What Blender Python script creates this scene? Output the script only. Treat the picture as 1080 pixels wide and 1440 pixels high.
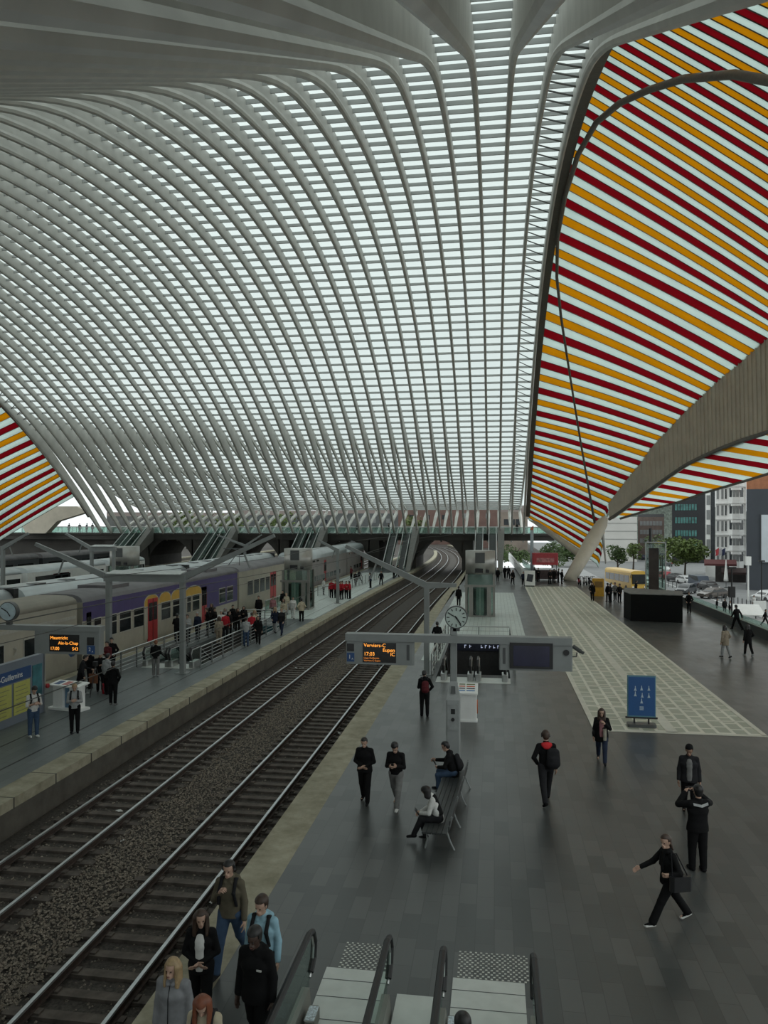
import bpy, math, random
import numpy as np
from mathutils import Vector, Matrix, Euler
R = random.Random(7)
PI = math.pi
SC = bpy.context.scene
COL = SC.collection
for o in list(bpy.data.objects):
    bpy.data.objects.remove(o)

# ---------------------------------------------------------------- camera
CAM_H = 7.4                        # eye height above the platform
YAW = math.atan(155 / 1080)        # looking a little left of the platform direction (+Y)
cd = bpy.data.cameras.new('camera')
cam = bpy.data.objects.new('camera', cd)
COL.objects.link(cam)
cam.location = (0, 0, CAM_H)
cam.rotation_euler = (PI / 2, 0, YAW)
cd.sensor_fit = 'AUTO'; cd.sensor_width = 36.0; cd.lens = 27.0
cd.shift_y = 15 / 1440
cd.clip_start = 0.1; cd.clip_end = 2000
SC.camera = cam
# ---------------------------------------------------------------- overcast sky, exposure
SC.view_settings.view_transform = 'Standard'
SC.view_settings.look = 'None'
SC.view_settings.gamma = 1.0
SC.view_settings.use_curve_mapping = False
SC.view_settings.exposure = 0.1
SKY = 1.24
w = bpy.data.worlds.new('overcast_sky'); SC.world = w; w.use_nodes = True
nt = w.node_tree; nt.nodes.clear()
wo = nt.nodes.new('ShaderNodeOutputWorld'); bg = nt.nodes.new('ShaderNodeBackground')
tc = nt.nodes.new('ShaderNodeTexCoord'); sx = nt.nodes.new('ShaderNodeSeparateXYZ')
cr = nt.nodes.new('ShaderNodeValToRGB'); nz = nt.nodes.new('ShaderNodeTexNoise')
mx = nt.nodes.new('ShaderNodeMix'); mx.data_type = 'RGBA'; mx.blend_type = 'MULTIPLY'; mx.inputs[0].default_value = 0.25
nz.inputs['Scale'].default_value = 2.2; nz.inputs['Detail'].default_value = 5
cr.color_ramp.elements[0].position = 0.0; cr.color_ramp.elements[0].color = (0.80, 0.86, 0.86, 1)
cr.color_ramp.elements[1].position = 0.6; cr.color_ramp.elements[1].color = (0.93, 1.0, 0.985, 1)
nt.links.new(tc.outputs['Generated'], sx.inputs[0]); nt.links.new(sx.outputs['Z'], cr.inputs[0])
nt.links.new(tc.outputs['Generated'], nz.inputs['Vector'])
nt.links.new(cr.outputs[0], mx.inputs[6]); nt.links.new(nz.outputs[0], mx.inputs[7])
nt.links.new(mx.outputs[2], bg.inputs[0]); bg.inputs[1].default_value = SKY * 1.12
nt.links.new(bg.outputs[0], wo.inputs[0])
try:
    SC.cycles.max_bounces = 7; SC.cycles.diffuse_bounces = 4; SC.cycles.glossy_bounces = 3
    SC.cycles.transmission_bounces = 5; SC.cycles.transparent_max_bounces = 14
    SC.cycles.caustics_reflective = False; SC.cycles.caustics_refractive = False
    SC.cycles.sample_clamp_indirect = 4.0
except Exception:
    pass

# ---------------------------------------------------------------- measuring helpers (a pixel of the 1080x1440 view -> a point of the place)
F = 1080.0; HY = 735.0; CT, ST = math.cos(YAW), math.sin(YAW)
def PD(px, py, d):
    a = (px - 540) / F * d
    return Vector((a * CT - d * ST, a * ST + d * CT, CAM_H - (py - HY) * d / F))
def G(px, py, z=0.0):                       # on the level z
    return PD(px, py, F * (CAM_H - z) / (py - HY))
def PX(px, py, X):                          # on the plane x = X
    return PD(px, py, X / ((px - 540) / F * CT - ST))
def PY(px, py, Y):                          # on the plane y = Y
    return PD(px, py, Y / ((px - 540) / F * ST + CT))

# ---------------------------------------------------------------- materials
MATS = {}
def mat(name, rgb, rough=0.6, metal=0.0, var=0.12, scale=6.0, bump=0.0, emit=0.0, spec=0.5):
    if name in MATS: return MATS[name]
    m = bpy.data.materials.new(name); m.use_nodes = True
    n = m.node_tree; b = n.nodes['Principled BSDF']
    b.inputs['Roughness'].default_value = rough; b.inputs['Metallic'].default_value = metal
    b.inputs['Specular IOR Level'].default_value = spec
    t = n.nodes.new('ShaderNodeTexCoord'); z = n.nodes.new('ShaderNodeTexNoise'); r = n.nodes.new('ShaderNodeValToRGB')
    z.inputs['Scale'].default_value = scale; z.inputs['Detail'].default_value = 3
    r.color_ramp.elements[0].position = 0.3; r.color_ramp.elements[1].position = 0.7
    r.color_ramp.elements[0].color = tuple(min(1, c * (1 - var)) for c in rgb) + (1,)
    r.color_ramp.elements[1].color = tuple(min(1, c * (1 + var)) for c in rgb) + (1,)
    n.links.new(t.outputs['Object'], z.inputs['Vector']); n.links.new(z.outputs[0], r.inputs[0])
    n.links.new(r.outputs[0], b.inputs['Base Color'])
    if bump:
        u = n.nodes.new('ShaderNodeBump'); u.inputs['Strength'].default_value = bump; u.inputs['Distance'].default_value = 0.02
        n.links.new(z.outputs[0], u.inputs['Height']); n.links.new(u.outputs[0], b.inputs['Normal'])
    if emit:
        n.links.new(r.outputs[0], b.inputs['Emission Color']); b.inputs['Emission Strength'].default_value = emit
    MATS[name] = m
    return m
def srgb(r, g, b):
    f = lambda c: (c / 255 / 12.92) if c <= 10 else ((c / 255 + 0.055) / 1.055) ** 2.4
    return (f(r), f(g), f(b))
def glass_mat(name, tint, clear=0.85, rough=0.05):
    """thin pane: mostly see-through, with a soft milky part and a faint gloss"""
    if name in MATS: return MATS[name]
    m = bpy.data.materials.new(name); m.use_nodes = True
    n = m.node_tree; n.nodes.clear()
    o = n.nodes.new('ShaderNodeOutputMaterial'); tr = n.nodes.new('ShaderNodeBsdfTransparent'); tl = n.nodes.new('ShaderNodeBsdfTranslucent')
    gl = n.nodes.new('ShaderNodeBsdfGlossy'); m1 = n.nodes.new('ShaderNodeMixShader'); m2 = n.nodes.new('ShaderNodeMixShader')
    t = n.nodes.new('ShaderNodeTexCoord'); z = n.nodes.new('ShaderNodeTexNoise'); r = n.nodes.new('ShaderNodeValToRGB')
    z.inputs['Scale'].default_value = 0.35
    r.color_ramp.elements[0].color = tuple(c * 0.93 for c in tint) + (1,); r.color_ramp.elements[1].color = tuple(tint) + (1,)
    n.links.new(t.outputs['Object'], z.inputs['Vector']); n.links.new(z.outputs[0], r.inputs[0])
    n.links.new(r.outputs[0], tr.inputs[0]); n.links.new(r.outputs[0], tl.inputs[0])
    gl.inputs['Roughness'].default_value = rough; gl.inputs[0].default_value = (0.9, 0.95, 0.95, 1)
    m1.inputs[0].default_value = clear; m2.inputs[0].default_value = 0.05
    n.links.new(tl.outputs[0], m1.inputs[1]); n.links.new(tr.outputs[0], m1.inputs[2])
    n.links.new(m1.outputs[0], m2.inputs[1]); n.links.new(gl.outputs[0], m2.inputs[2]); n.links.new(m2.outputs[0], o.inputs[0])
    MATS[name] = m
    return m
def film_mat(name, rgb, t=0.75):
    """translucent roofing sheet that glows with the sky behind it"""
    if name in MATS: return MATS[name]
    m = bpy.data.materials.new(name); m.use_nodes = True
    n = m.node_tree; n.nodes.clear()
    o = n.nodes.new('ShaderNodeOutputMaterial'); tl = n.nodes.new('ShaderNodeBsdfTranslucent'); df = n.nodes.new('ShaderNodeBsdfDiffuse')
    x = n.nodes.new('ShaderNodeMixShader'); x.inputs[0].default_value = t
    tc_ = n.nodes.new('ShaderNodeTexCoord'); z = n.nodes.new('ShaderNodeTexNoise'); r = n.nodes.new('ShaderNodeValToRGB')
    z.inputs['Scale'].default_value = 0.5; z.inputs['Detail'].default_value = 4
    r.color_ramp.elements[0].color = tuple(c * 0.9 for c in rgb) + (1,); r.color_ramp.elements[1].color = tuple(min(1, c * 1.06) for c in rgb) + (1,)
    n.links.new(tc_.outputs['Object'], z.inputs['Vector']); n.links.new(z.outputs[0], r.inputs[0])
    n.links.new(r.outputs[0], tl.inputs[0]); n.links.new(r.outputs[0], df.inputs[0])
    n.links.new(df.outputs[0], x.inputs[1]); n.links.new(tl.outputs[0], x.inputs[2]); n.links.new(x.outputs[0], o.inputs[0])
    MATS[name] = m
    return m

# ---------------------------------------------------------------- mesh collector
class MB:
    def __init__(s): s.v = []; s.f = []
    def add(s, vs, fs):
        k = len(s.v); s.v += [tuple(p) for p in vs]; s.f += [tuple(i + k for i in q) for q in fs]; return s
    def box(s, a, b):
        (x0, y0, z0), (x1, y1, z1) = a, b
        x0, x1 = min(x0, x1), max(x0, x1); y0, y1 = min(y0, y1), max(y0, y1); z0, z1 = min(z0, z1), max(z0, z1)
        return s.add([(x0,y0,z0),(x1,y0,z0),(x1,y1,z0),(x0,y1,z0),(x0,y0,z1),(x1,y0,z1),(x1,y1,z1),(x0,y1,z1)],
                     [(3,2,1,0),(4,5,6,7),(0,1,5,4),(1,2,6,5),(2,3,7,6),(3,0,4,7)])
    def bbox(s, a, b, c=0.02):               # box with chamfered vertical edges
        (x0, y0, z0), (x1, y1, z1) = a, b
        c = min(c, abs(x1 - x0) / 2.1, abs(y1 - y0) / 2.1)
        pts = [(x0+c,y0),(x1-c,y0),(x1,y0+c),(x1,y1-c),(x1-c,y1),(x0+c,y1),(x0,y1-c),(x0,y0+c)]
        return s.prism(pts, z0, z1)
    def prism(s, pts, z0, z1):
        n = len(pts)
        return s.add([(x, y, z0) for x, y in pts] + [(x, y, z1) for x, y in pts],
                     [tuple(range(n - 1, -1, -1)), tuple(range(n, 2 * n))] + [(i, (i + 1) % n, n + (i + 1) % n, n + i) for i in range(n)])
    def beam(s, p, q, w_, h, up=(0, 0, 1)):
        p, q = Vector(p), Vector(q); d = (q - p).normalized(); u = Vector(up)
        if abs(d.dot(u)) > 0.98: u = Vector((0, 1, 0))
        sd = d.cross(u).normalized() * (w_ / 2); up_ = sd.cross(d).normalized() * (h / 2)
        c = [p - sd - up_, p + sd - up_, p + sd + up_, p - sd + up_, q - sd - up_, q + sd - up_, q + sd + up_, q - sd + up_]
        return s.add(c, [(3,2,1,0),(4,5,6,7),(0,1,5,4),(1,2,6,5),(2,3,7,6),(3,0,4,7)])
    def tube(s, pts, rad, n=8, cap=True, closed=False):
        pts = [Vector(p) for p in pts]; m = len(pts)
        rr = rad if isinstance(rad, (list, tuple)) else [rad] * m
        vs = []; ref = None
        for i, p in enumerate(pts):
            a = pts[(i - 1) % m] if (i > 0 or closed) else p; b = pts[(i + 1) % m] if (i < m - 1 or closed) else p
            d = (b - a).normalized()
            if ref is None:
                ref = Vector((0, 0, 1)) if abs(d.z) < 0.9 else Vector((1, 0, 0))
            e1 = (ref - d * ref.dot(d)).normalized(); ref = e1; e2 = d.cross(e1)
            vs += [p + (e1 * math.cos(2 * PI * k / n) + e2 * math.sin(2 * PI * k / n)) * rr[i] for k in range(n)]
        fs = []
        for i in range(m if closed else m - 1):
            for k in range(n):
                j = (i + 1) % m
                fs.append((i*n+k, i*n+(k+1) % n, j*n+(k+1) % n, j*n+k))
        if cap and not closed:
            fs += [tuple(range(n - 1, -1, -1)), tuple(range((m-1)*n, m*n))]
        return s.add(vs, fs)
    def lathe(s, prof, c=(0, 0, 0), n=20):
        vs = []
        for r, z in prof:
            vs += [(c[0] + r * math.cos(2*PI*k/n), c[1] + r * math.sin(2*PI*k/n), c[2] + z) for k in range(n)]
        m = len(prof)
        fs = [(i*n+k, i*n+(k+1) % n, (i+1)*n+(k+1) % n, (i+1)*n+k) for i in range(m-1) for k in range(n)]
        fs += [tuple(range(n-1, -1, -1)), tuple(range((m-1)*n, m*n))]
        return s.add(vs, fs)
    def ball(s, c, r, n=10):
        rx, ry, rz = r if isinstance(r, (tuple, list)) else (r, r, r)
        prof = [(math.sin(PI*i/n), -math.cos(PI*i/n)) for i in range(n+1)]
        vs = []; k2 = n + 4
        for a, z in prof:
            a = max(a, 0.02)
            vs += [(c[0]+rx*a*math.cos(2*PI*k/k2), c[1]+ry*a*math.sin(2*PI*k/k2), c[2]+rz*z) for k in range(k2)]
        fs = [(i*k2+k, i*k2+(k+1) % k2, (i+1)*k2+(k+1) % k2, (i+1)*k2+k) for i in range(n) for k in range(k2)]
        return s.add(vs, fs)
    def loft(s, A, B, thick=None):           # quad strip between two equal-length polylines
        n = len(A)
        return s.add(list(A) + list(B), [(i, i + 1, n + i + 1, n + i) for i in range(n - 1)])
    def slab(s, A, B, t):                    # strip between polylines with a thickness vector t
        n = len(A); t = Vector(t)
        vs = [Vector(p) for p in A] + [Vector(p) for p in B]; vs += [p + t for p in vs]
        fs = []
        for i in range(n - 1):
            fs += [(i, n+i, n+i+1, i+1), (2*n+i, 2*n+i+1, 3*n+i+1, 3*n+i), (i, i+1, 2*n+i+1, 2*n+i), (n+i, 3*n+i, 3*n+i+1, n+i+1)]
        fs += [(0, 2*n, 3*n, n), (n-1, 2*n-1, 4*n-1, 3*n-1)]
        return s.add(vs, fs)
    def mesh(s, name, smooth=False):
        me = bpy.data.meshes.new(name); me.from_pydata(s.v, [], s.f); me.update()
        if smooth: me.polygons.foreach_set('use_smooth', [True] * len(me.polygons))
        return me
    def build(s, name, m, parent=None, smooth=False, loc=None, rz=None):
        o = bpy.data.objects.new(name, s.mesh(name, smooth)); COL.objects.link(o)
        if m is not None: o.data.materials.append(m)
        if parent is not None: o.parent = parent
        if loc is not None: o.location = loc
        if rz is not None: o.rotation_euler = (0, 0, rz)
        return o
def tag(o, label=None, cat=None, group=None, kind=None):
    if label: o['label'] = label
    if cat: o['category'] = cat
    if group: o['group'] = group
    if kind: o['kind'] = kind
    return o
def empty(name, loc=(0, 0, 0), rz=0.0, label=None, cat=None, group=None, kind=None):
    o = bpy.data.objects.new(name, None); COL.objects.link(o)
    o.location = loc; o.rotation_euler = (0, 0, rz)
    return tag(o, label, cat, group, kind)
KIDS = {}
def kids(o): return [c for c in bpy.data.objects if c.parent == o]
def copy_tree(o, loc=None, rz=None, label=None, group=None, parent=None):
    c = o.copy(); COL.objects.link(c)
    if parent is not None: c.parent = parent
    if loc is not None: c.location = loc
    if rz is not None: c.rotation_euler = (0, 0, rz)
    if label: c['label'] = label
    if group: c['group'] = group
    for ch in kids(o): copy_tree(ch, parent=c)
    return c
def lerp(a, b, t): return a + (b - a) * t
def interp(x, xs, ys): return float(np.interp(x, xs, ys))
def text(name, body, size, loc, rot, m, parent=None, depth=0.004, align='CENTER', label=None):
    cu = bpy.data.curves.new(name, 'FONT'); cu.body = body; cu.size = size; cu.extrude = depth
    cu.align_x = align; cu.align_y = 'CENTER'
    t = bpy.data.objects.new(name, cu); COL.objects.link(t)
    dg = bpy.context.evaluated_depsgraph_get()
    me = bpy.data.meshes.new_from_object(t.evaluated_get(dg))
    bpy.data.objects.remove(t)
    o = bpy.data.objects.new(name, me); COL.objects.link(o); me.materials.clear(); me.materials.append(m)
    o.location = loc; o.rotation_euler = rot
    if parent is not None: o.parent = parent
    if label: o['label'] = label
    return o

PAINT = mat('white_painted_steel', (0.58, 0.57, 0.53), 0.5, 0, 0.10, 0.6)
GREY = mat('grey_painted_steel', (0.20, 0.215, 0.21), 0.45, 0, 0.08, 2)
DGREY = mat('dark_grey_metal', (0.06, 0.065, 0.065), 0.45, 0, 0.1, 3)
BLACK = mat('black_rubber', (0.012, 0.012, 0.013), 0.5, 0, 0.1, 5)
STEEL = mat('brushed_stainless', (0.45, 0.46, 0.45), 0.32, 0.9, 0.08, 3)
CLEAR = glass_mat('clear_green_glass', (0.72, 0.83, 0.79), 0.93)
WHITE = mat('white_lacquer', (0.75, 0.76, 0.74), 0.4, 0, 0.04, 3)
# ================================================================ THE SETTING: ground, platforms, track bed
def tile_mat(name, c1, c2, mortar, w_, l_, ms=0.012, rough=0.32, along_y=True, seed=0.0):
    m = bpy.data.materials.new(name); m.use_nodes = True
    n = m.node_tree; b = n.nodes['Principled BSDF']
    g = n.nodes.new('ShaderNodeNewGeometry'); s = n.nodes.new('ShaderNodeSeparateXYZ'); c = n.nodes.new('ShaderNodeCombineXYZ')
    n.links.new(g.outputs['Position'], s.inputs[0])
    n.links.new(s.outputs['Y' if along_y else 'X'], c.inputs[0]); n.links.new(s.outputs['X' if along_y else 'Y'], c.inputs[1])
    k = n.nodes.new('ShaderNodeTexBrick'); k.inputs['Scale'].default_value = 1
    k.inputs['Brick Width'].default_value = l_; k.inputs['Row Height'].default_value = w_; k.inputs['Mortar Size'].default_value = ms
    k.inputs['Color1'].default_value = c1 + (1,); k.inputs['Color2'].default_value = c2 + (1,); k.inputs['Mortar'].default_value = mortar + (1,)
    k.inputs['Mortar Smooth'].default_value = 0.3; k.offset = 0.37; k.offset_frequency = 2
    n.links.new(c.outputs[0], k.inputs['Vector'])
    z = n.nodes.new('ShaderNodeTexNoise'); z.inputs['Scale'].default_value = 0.6; z.inputs['Detail'].default_value = 6; z.inputs['Roughness'].default_value = 0.65
    n.links.new(g.outputs['Position'], z.inputs['Vector'])
    r = n.nodes.new('ShaderNodeMapRange'); r.inputs[3].default_value = 0.72; r.inputs[4].default_value = 1.3
    n.links.new(z.outputs[0], r.inputs[0])
    x = n.nodes.new('ShaderNodeMix'); x.data_type = 'RGBA'; x.blend_type = 'MULTIPLY'; x.inputs[0].default_value = 1
    n.links.new(k.outputs[0], x.inputs[6]); n.links.new(r.outputs[0], x.inputs[7]); n.links.new(x.outputs[2], b.inputs['Base Color'])
    r2 = n.nodes.new('ShaderNodeMapRange'); r2.inputs[3].default_value = rough - 0.07; r2.inputs[4].default_value = rough + 0.14
    n.links.new(z.outputs[0], r2.inputs[0]); n.links.new(r2.outputs[0], b.inputs['Roughness'])
    u = n.nodes.new('ShaderNodeBump'); u.inputs['Strength'].default_value = 0.12; u.inputs['Distance'].default_value = 0.004; u.invert = True
    n.links.new(k.outputs['Fac'], u.inputs['Height']); n.links.new(u.outputs[0], b.inputs['Normal'])
    return m
def concrete_mat(name, rgb, moss, rough=0.85, sc=1.2):
    m = bpy.data.materials.new(name); m.use_nodes = True
    n = m.node_tree; b = n.nodes['Principled BSDF']; b.inputs['Roughness'].default_value = rough
    g = n.nodes.new('ShaderNodeNewGeometry')
    z = n.nodes.new('ShaderNodeTexNoise'); z.inputs['Scale'].default_value = sc; z.inputs['Detail'].default_value = 8; z.inputs['Roughness'].default_value = 0.7
    r = n.nodes.new('ShaderNodeValToRGB'); r.color_ramp.elements[0].position = 0.35; r.color_ramp.elements[1].position = 0.68
    r.color_ramp.elements[0].color = moss + (1,); r.color_ramp.elements[1].color = rgb + (1,)
    n.links.new(g.outputs['Position'], z.inputs['Vector']); n.links.new(z.outputs[0], r.inputs[0]); n.links.new(r.outputs[0], b.inputs['Base Color'])
    u = n.nodes.new('ShaderNodeBump'); u.inputs['Strength'].default_value = 0.3; u.inputs['Distance'].default_value = 0.02
    n.links.new(z.outputs[0], u.inputs['Height']); n.links.new(u.outputs[0], b.inputs['Normal'])
    return m
SLATE = tile_mat('slate_paving', (0.040, 0.044, 0.043), (0.074, 0.077, 0.074), (0.036, 0.039, 0.038), 0.34, 0.85, 0.008, 0.29)
SLATE2 = tile_mat('slate_paving_island', (0.085, 0.10, 0.10), (0.107, 0.122, 0.121), (0.05, 0.056, 0.058), 0.34, 0.85, 0.008, 0.42)
GLASSFLOOR = tile_mat('glass_block_paving', (0.36, 0.375, 0.30), (0.30, 0.32, 0.25), (0.62, 0.61, 0.52), 0.52, 0.86, 0.07, 0.4)
PALEFLOOR = tile_mat('pale_glass_paving', (0.46, 0.51, 0.48), (0.42, 0.47, 0.44), (0.20, 0.23, 0.22), 0.3, 0.62, 0.012, 0.4)
STONE = concrete_mat('white_stone_band', (0.62, 0.60, 0.52), (0.5, 0.49, 0.42), 0.7)
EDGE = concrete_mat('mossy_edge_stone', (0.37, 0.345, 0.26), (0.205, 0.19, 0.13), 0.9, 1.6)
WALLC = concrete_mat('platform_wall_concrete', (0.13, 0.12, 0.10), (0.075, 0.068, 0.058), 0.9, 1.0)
BALLAST = concrete_mat('ballast_gravel', (0.085, 0.073, 0.062), (0.018, 0.0155, 0.0135), 0.95, 16.0)

def tshift(Y):   # the lines bend gently beyond the platforms' middle
    t_ = min(max((Y - 62) / 60, 0), 1)
    return 0.85 * t_ * t_ * (3 - 2 * t_) - 0.0008 * max(Y - 140, 0) ** 2
YS = [-8, 0, 10, 20, 30, 40, 50, 60, 70, 76, 82, 88, 94, 100, 106, 112, 120, 130, 140, 150, 155, 160, 165, 170, 175, 180, 186, 192, 198, 204, 210, 216, 222, 228, 234, 240, 246, 252, 258]
def strip(x0, x1, z, ys=YS, bend=True):
    m = MB(); sh = tshift if bend else (lambda y: 0)
    m.slab([(x0 + sh(y), y, z) for y in ys], [(x1 + sh(y), y, z) for y in ys], (0, 0, -0.25))
    return m
# ---- ballast bed below everything between the platforms
ground = MB().box((-75, -10, -1.3), (-4.6, 320, -1.08)).build('floor_trackbed', BALLAST); tag(ground, kind='structure')
# ---- main platform floor, pieced around the escalator well (well: x -2.75..0.75, y 36.6..47.5)
WX0, WX1, WY0, WY1 = -2.75, 0.75, 36.6, 47.5
fl = MB()
for a, b in (((-4.42, 11.2, -.3), (17.2, WY0, 0)), ((.72, -8, -.3), (17.2, 11.2, 0)), ((-4.42, -8, -.3), (-2.98, 11.2, 0)), ((-4.42, WY0, -.3), (WX0, WY1, 0)), ((WX1, WY0, -.3), (17.2, WY1, 0)), ((-4.42, WY1, -.3), (17.2, 84, 0)), ((-4.1, 84, -.3), (14, 128, 0))):
    fl.box(a, b)
tag(fl.build('floor', SLATE), kind='structure')
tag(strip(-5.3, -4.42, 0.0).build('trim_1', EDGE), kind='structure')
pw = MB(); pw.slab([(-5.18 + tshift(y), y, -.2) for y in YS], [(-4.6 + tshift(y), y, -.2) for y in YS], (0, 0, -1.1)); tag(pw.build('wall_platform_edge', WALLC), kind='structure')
# pale stone and glass-block bands let into the floor
t = MB()
t.box((3.62, 28.3, 0.0), (9.3, 90.5, 0.012)); tag(t.build('trim_2', GLASSFLOOR), kind='structure')
t = MB()
for x0, x1, y0, y1 in ((3.5, 3.68, 28.2, 90.6), (9.2, 9.38, 28.2, 90.6), (6.02, 6.42, 28.2, 90.6), (3.5, 9.38, 28.1, 28.28)):
    t.box((x0, y0, 0.0), (x1, y1, 0.02))
yy = 28.3
while yy < 90:
    t.box((3.68, yy + 1.72, 0), (9.2, yy + 1.86, 0.018)); yy += 1.86
tag(t.build('trim_3', STONE), kind='structure')
t = MB()
for a, b in (((-3.9, 41.2), (WX0 - .15, 82)), ((WX1 + .15, 41.2), (2.0, 82)), ((WX0 - .15, WY1 + .1), (WX1 + .15, 82))):
    t.box((a[0], a[1], 0), (b[0], b[1], 0.012))
tag(t.build('trim_4', PALEFLOOR), kind='structure')
# tactile studs in front of the near escalators
st = mat('steel_studs', (0.5, 0.5, 0.46), 0.4, 0.6)
for x0, x1 in ((-2.55, -1.75), (-.58, .55)):
    t = MB(); y = 12.55
    k = 0
    while y < 13.35:
        x = x0 + (0.04 if k % 2 else 0)
        while x < x1:
            t.box((x - .018, y - .018, 0), (x + .018, y + .018, .008)); x += .09
        y += .062; k += 1
    tag(t.build('trim_5' if x0 < -2 else 'trim_6', st), kind='structure')
# ---- island platforms to the left
ISL = [(-20.6, -12.8), (-35.9, -28.1), (-51.2, -43.4), (-66.5, -58.7)]
HX0, HX1, HY0, HY1 = -17.9, -15.1, 38.0, 53.5        # escalator well in the first island
for k, (a, b) in enumerate(ISL):
    m = MB()
    if k == 0:
        for p, q in (((a + .5, -8, -.3), (b - .75, HY0, 0)), ((a + .5, HY0, -.3), (HX0, HY1, 0)), ((HX1, HY0, -.3), (b - .75, HY1, 0)), ((a + .5, HY1, -.3), (b - .75, 70, 0)), ((a + .5, 70, -.3), (b - .2, 128, 0))):
            m.box(p, q)
    else:
        m.box((a + .5, -8, -.3), (b - .75, 128, 0))
    tag(m.build('floor_island', SLATE2), kind='structure')
    m = MB()
    sh = tshift if k == 0 else (lambda y: 0)
    m.slab([(b - .78 + sh(y), y, 0.01) for y in YS[:30]], [(b + .02 + sh(y), y, 0.01) for y in YS[:30]], (0, 0, -.28))
    m.slab([(a - .02, y, 0.01) for y in YS[:30]], [(a + .55, y, 0.01) for y in YS[:30]], (0, 0, -.28))
    tag(m.build('trim_island', EDGE), kind='structure')
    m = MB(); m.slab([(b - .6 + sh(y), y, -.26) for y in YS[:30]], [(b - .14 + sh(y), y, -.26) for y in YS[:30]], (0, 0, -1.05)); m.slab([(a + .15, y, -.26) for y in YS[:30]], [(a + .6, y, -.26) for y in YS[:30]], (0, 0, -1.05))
    tag(m.build('wall_island', WALLC), kind='structure')
PIT = mat('dark_well_wall', (0.035, 0.035, 0.035), .7)
for nm, x0, x1, y0, y1 in (('wall_well', WX0, WX1, WY0, WY1), ('wall_well', HX0, HX1, HY0, HY1)):
    m = MB(); z0 = -5.2
    m.box((x0 - .2, y0 - .2, z0), (x0, y1 + .2, -.29)); m.box((x1, y0 - .2, z0), (x1 + .2, y1 + .2, -.29)); m.box((x0, y0 - .2, z0), (x1, y0, -.29)); m.box((x0, y1, z0), (x1, y1 + .2, -.29))
    m.box((x0 - .2, y0 - .2, z0 - .2), (x1 + .2, y1 + .2, z0)); tag(m.build(nm, PIT), kind='structure')
# joints of the island edge stones
m = MB(); y = 3.0
jm = mat('dark_joint', (0.05, 0.05, 0.045), 0.9)
while y < 60:
    m.box((-13.58, y, 0.0), (-12.76, y + .03, 0.014)); m.box((-12.79, y, -.28), (-12.765, y + .03, 0.012)); y += 2.0
tag(m.build('trim_joints', jm), kind='structure')
pl = MB(); pl.box((-19.9, 57.5, 0), (-13.7, 112, 0.012)); tag(pl.build('trim_7', PALEFLOOR), kind='structure')
for k, x in enumerate((-14.6, -16.1)):
    m = MB(); m.box((x - .06, -8, 0), (x + .0, 57.5 if k == 0 else 37, 0.006)); tag(m.build('trim_drain', BLACK), kind='structure')
m = MB(); m.box((-14.63, 57.5, 0.012), (-14.6, 112, 0.018)); m.box((-16.4, 57.5, 0.012), (-16.36, 112, 0.018)); tag(m.build('trim_drain', DGREY), kind='structure')

m = MB(); m.box((-70, -16, 4.5), (9, -1.3, 5.75)); m.box((-70, -1.5, 5.75), (9, -1.42, 6.75)); tag(m.build('floor_footbridge', mat('dark_deck', (.06, .06, .058), .7)), kind='structure')
# ================================================================ railway tracks
RAILM = mat('polished_rail', (0.52, 0.54, 0.55), 0.38, 0.85, 0.06, 4)
RUST = mat('rusty_rail_web', (0.045, 0.03, 0.024), 0.85, 0, 0.3, 12)
SLEEP = mat('weathered_sleeper', (0.088, 0.073, 0.062), 0.9, 0, 0.35, 5)
def track(xc, bend, label, near, y0=-4, y1=300):
    e = empty('railway_track', (xc, 0, -1.08), 0, label, 'railway track', 'tracks between the platforms')
    ys = [y for y in YS if y0 <= y <= y1]
    sh = (lambda y: tshift(y)) if bend else (lambda y: 0)
    for s in (-1, 1):
        x = s * 0.76
        a = MB(); a.slab([(x - .036 + sh(y), y, .28) for y in ys], [(x + .036 + sh(y), y, .28) for y in ys], (0, 0, -.045))
        r = a.build('rail', RAILM, e)
        b = MB(); b.slab([(x - .014 + sh(y), y, .236) for y in ys], [(x + .014 + sh(y), y, .236) for y in ys], (0, 0, -.12))
        b.slab([(x - .07 + sh(y), y, .118) for y in ys], [(x + .07 + sh(y), y, .118) for y in ys], (0, 0, -.02))
        b.build('rail_web', RUST, r)
    if near:
        rest = MB(); y = 6.0; n = 0; base = None
        while y < min(y1, 230):
            if n < 100:
                if base is None:
                    m = MB(); m.bbox((-1.28, -.115, -.06), (1.28, .115, .075), .03)
                    for s in (-1, 1):
                        m.box((s*.76 - .17, -.08, .075), (s*.76 + .17, .08, .115))
                    base = m.build('sleeper', SLEEP, e); o = base
                else:
                    o = base.copy(); COL.objects.link(o); o.parent = e
                o.location = (sh(y) + R.uniform(-.03, .03), y, R.uniform(-.012, .008)); o.rotation_euler = (0, 0, R.uniform(-.012, .012))
            else:
                rest.box((sh(y) - 1.28, y - .13, -.06), (sh(y) + 1.28, y + .13, .095))
            n += 1; y += .62
        tag(rest.build('sleeper_row', SLEEP, e), kind='stuff')
    else:
        rest = MB(); y = 10
        while y < 150:
            rest.box((-1.28, y - .13, -.06), (1.28, y + .13, .095)); y += .62
        tag(rest.build('sleeper_row', SLEEP, e), kind='stuff')
    return e
track(-7.1, True, 'railway track nearest the main platform, its bright rails running to the station end', True)
track(-11.05, True, 'railway track beside the long pale edge of the island platform on the left', True)
track(-22.4, False, 'railway track under the purple train', False, 8, 200)
track(-26.3, False, 'railway track under the silver roofed train', False, 8, 200)
track(-37.7, False, 'railway track under the white train at the far left', False, 8, 200)
track(-53.0, False, 'dark railway track beyond the third island platform at left', False, 8, 200)
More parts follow.
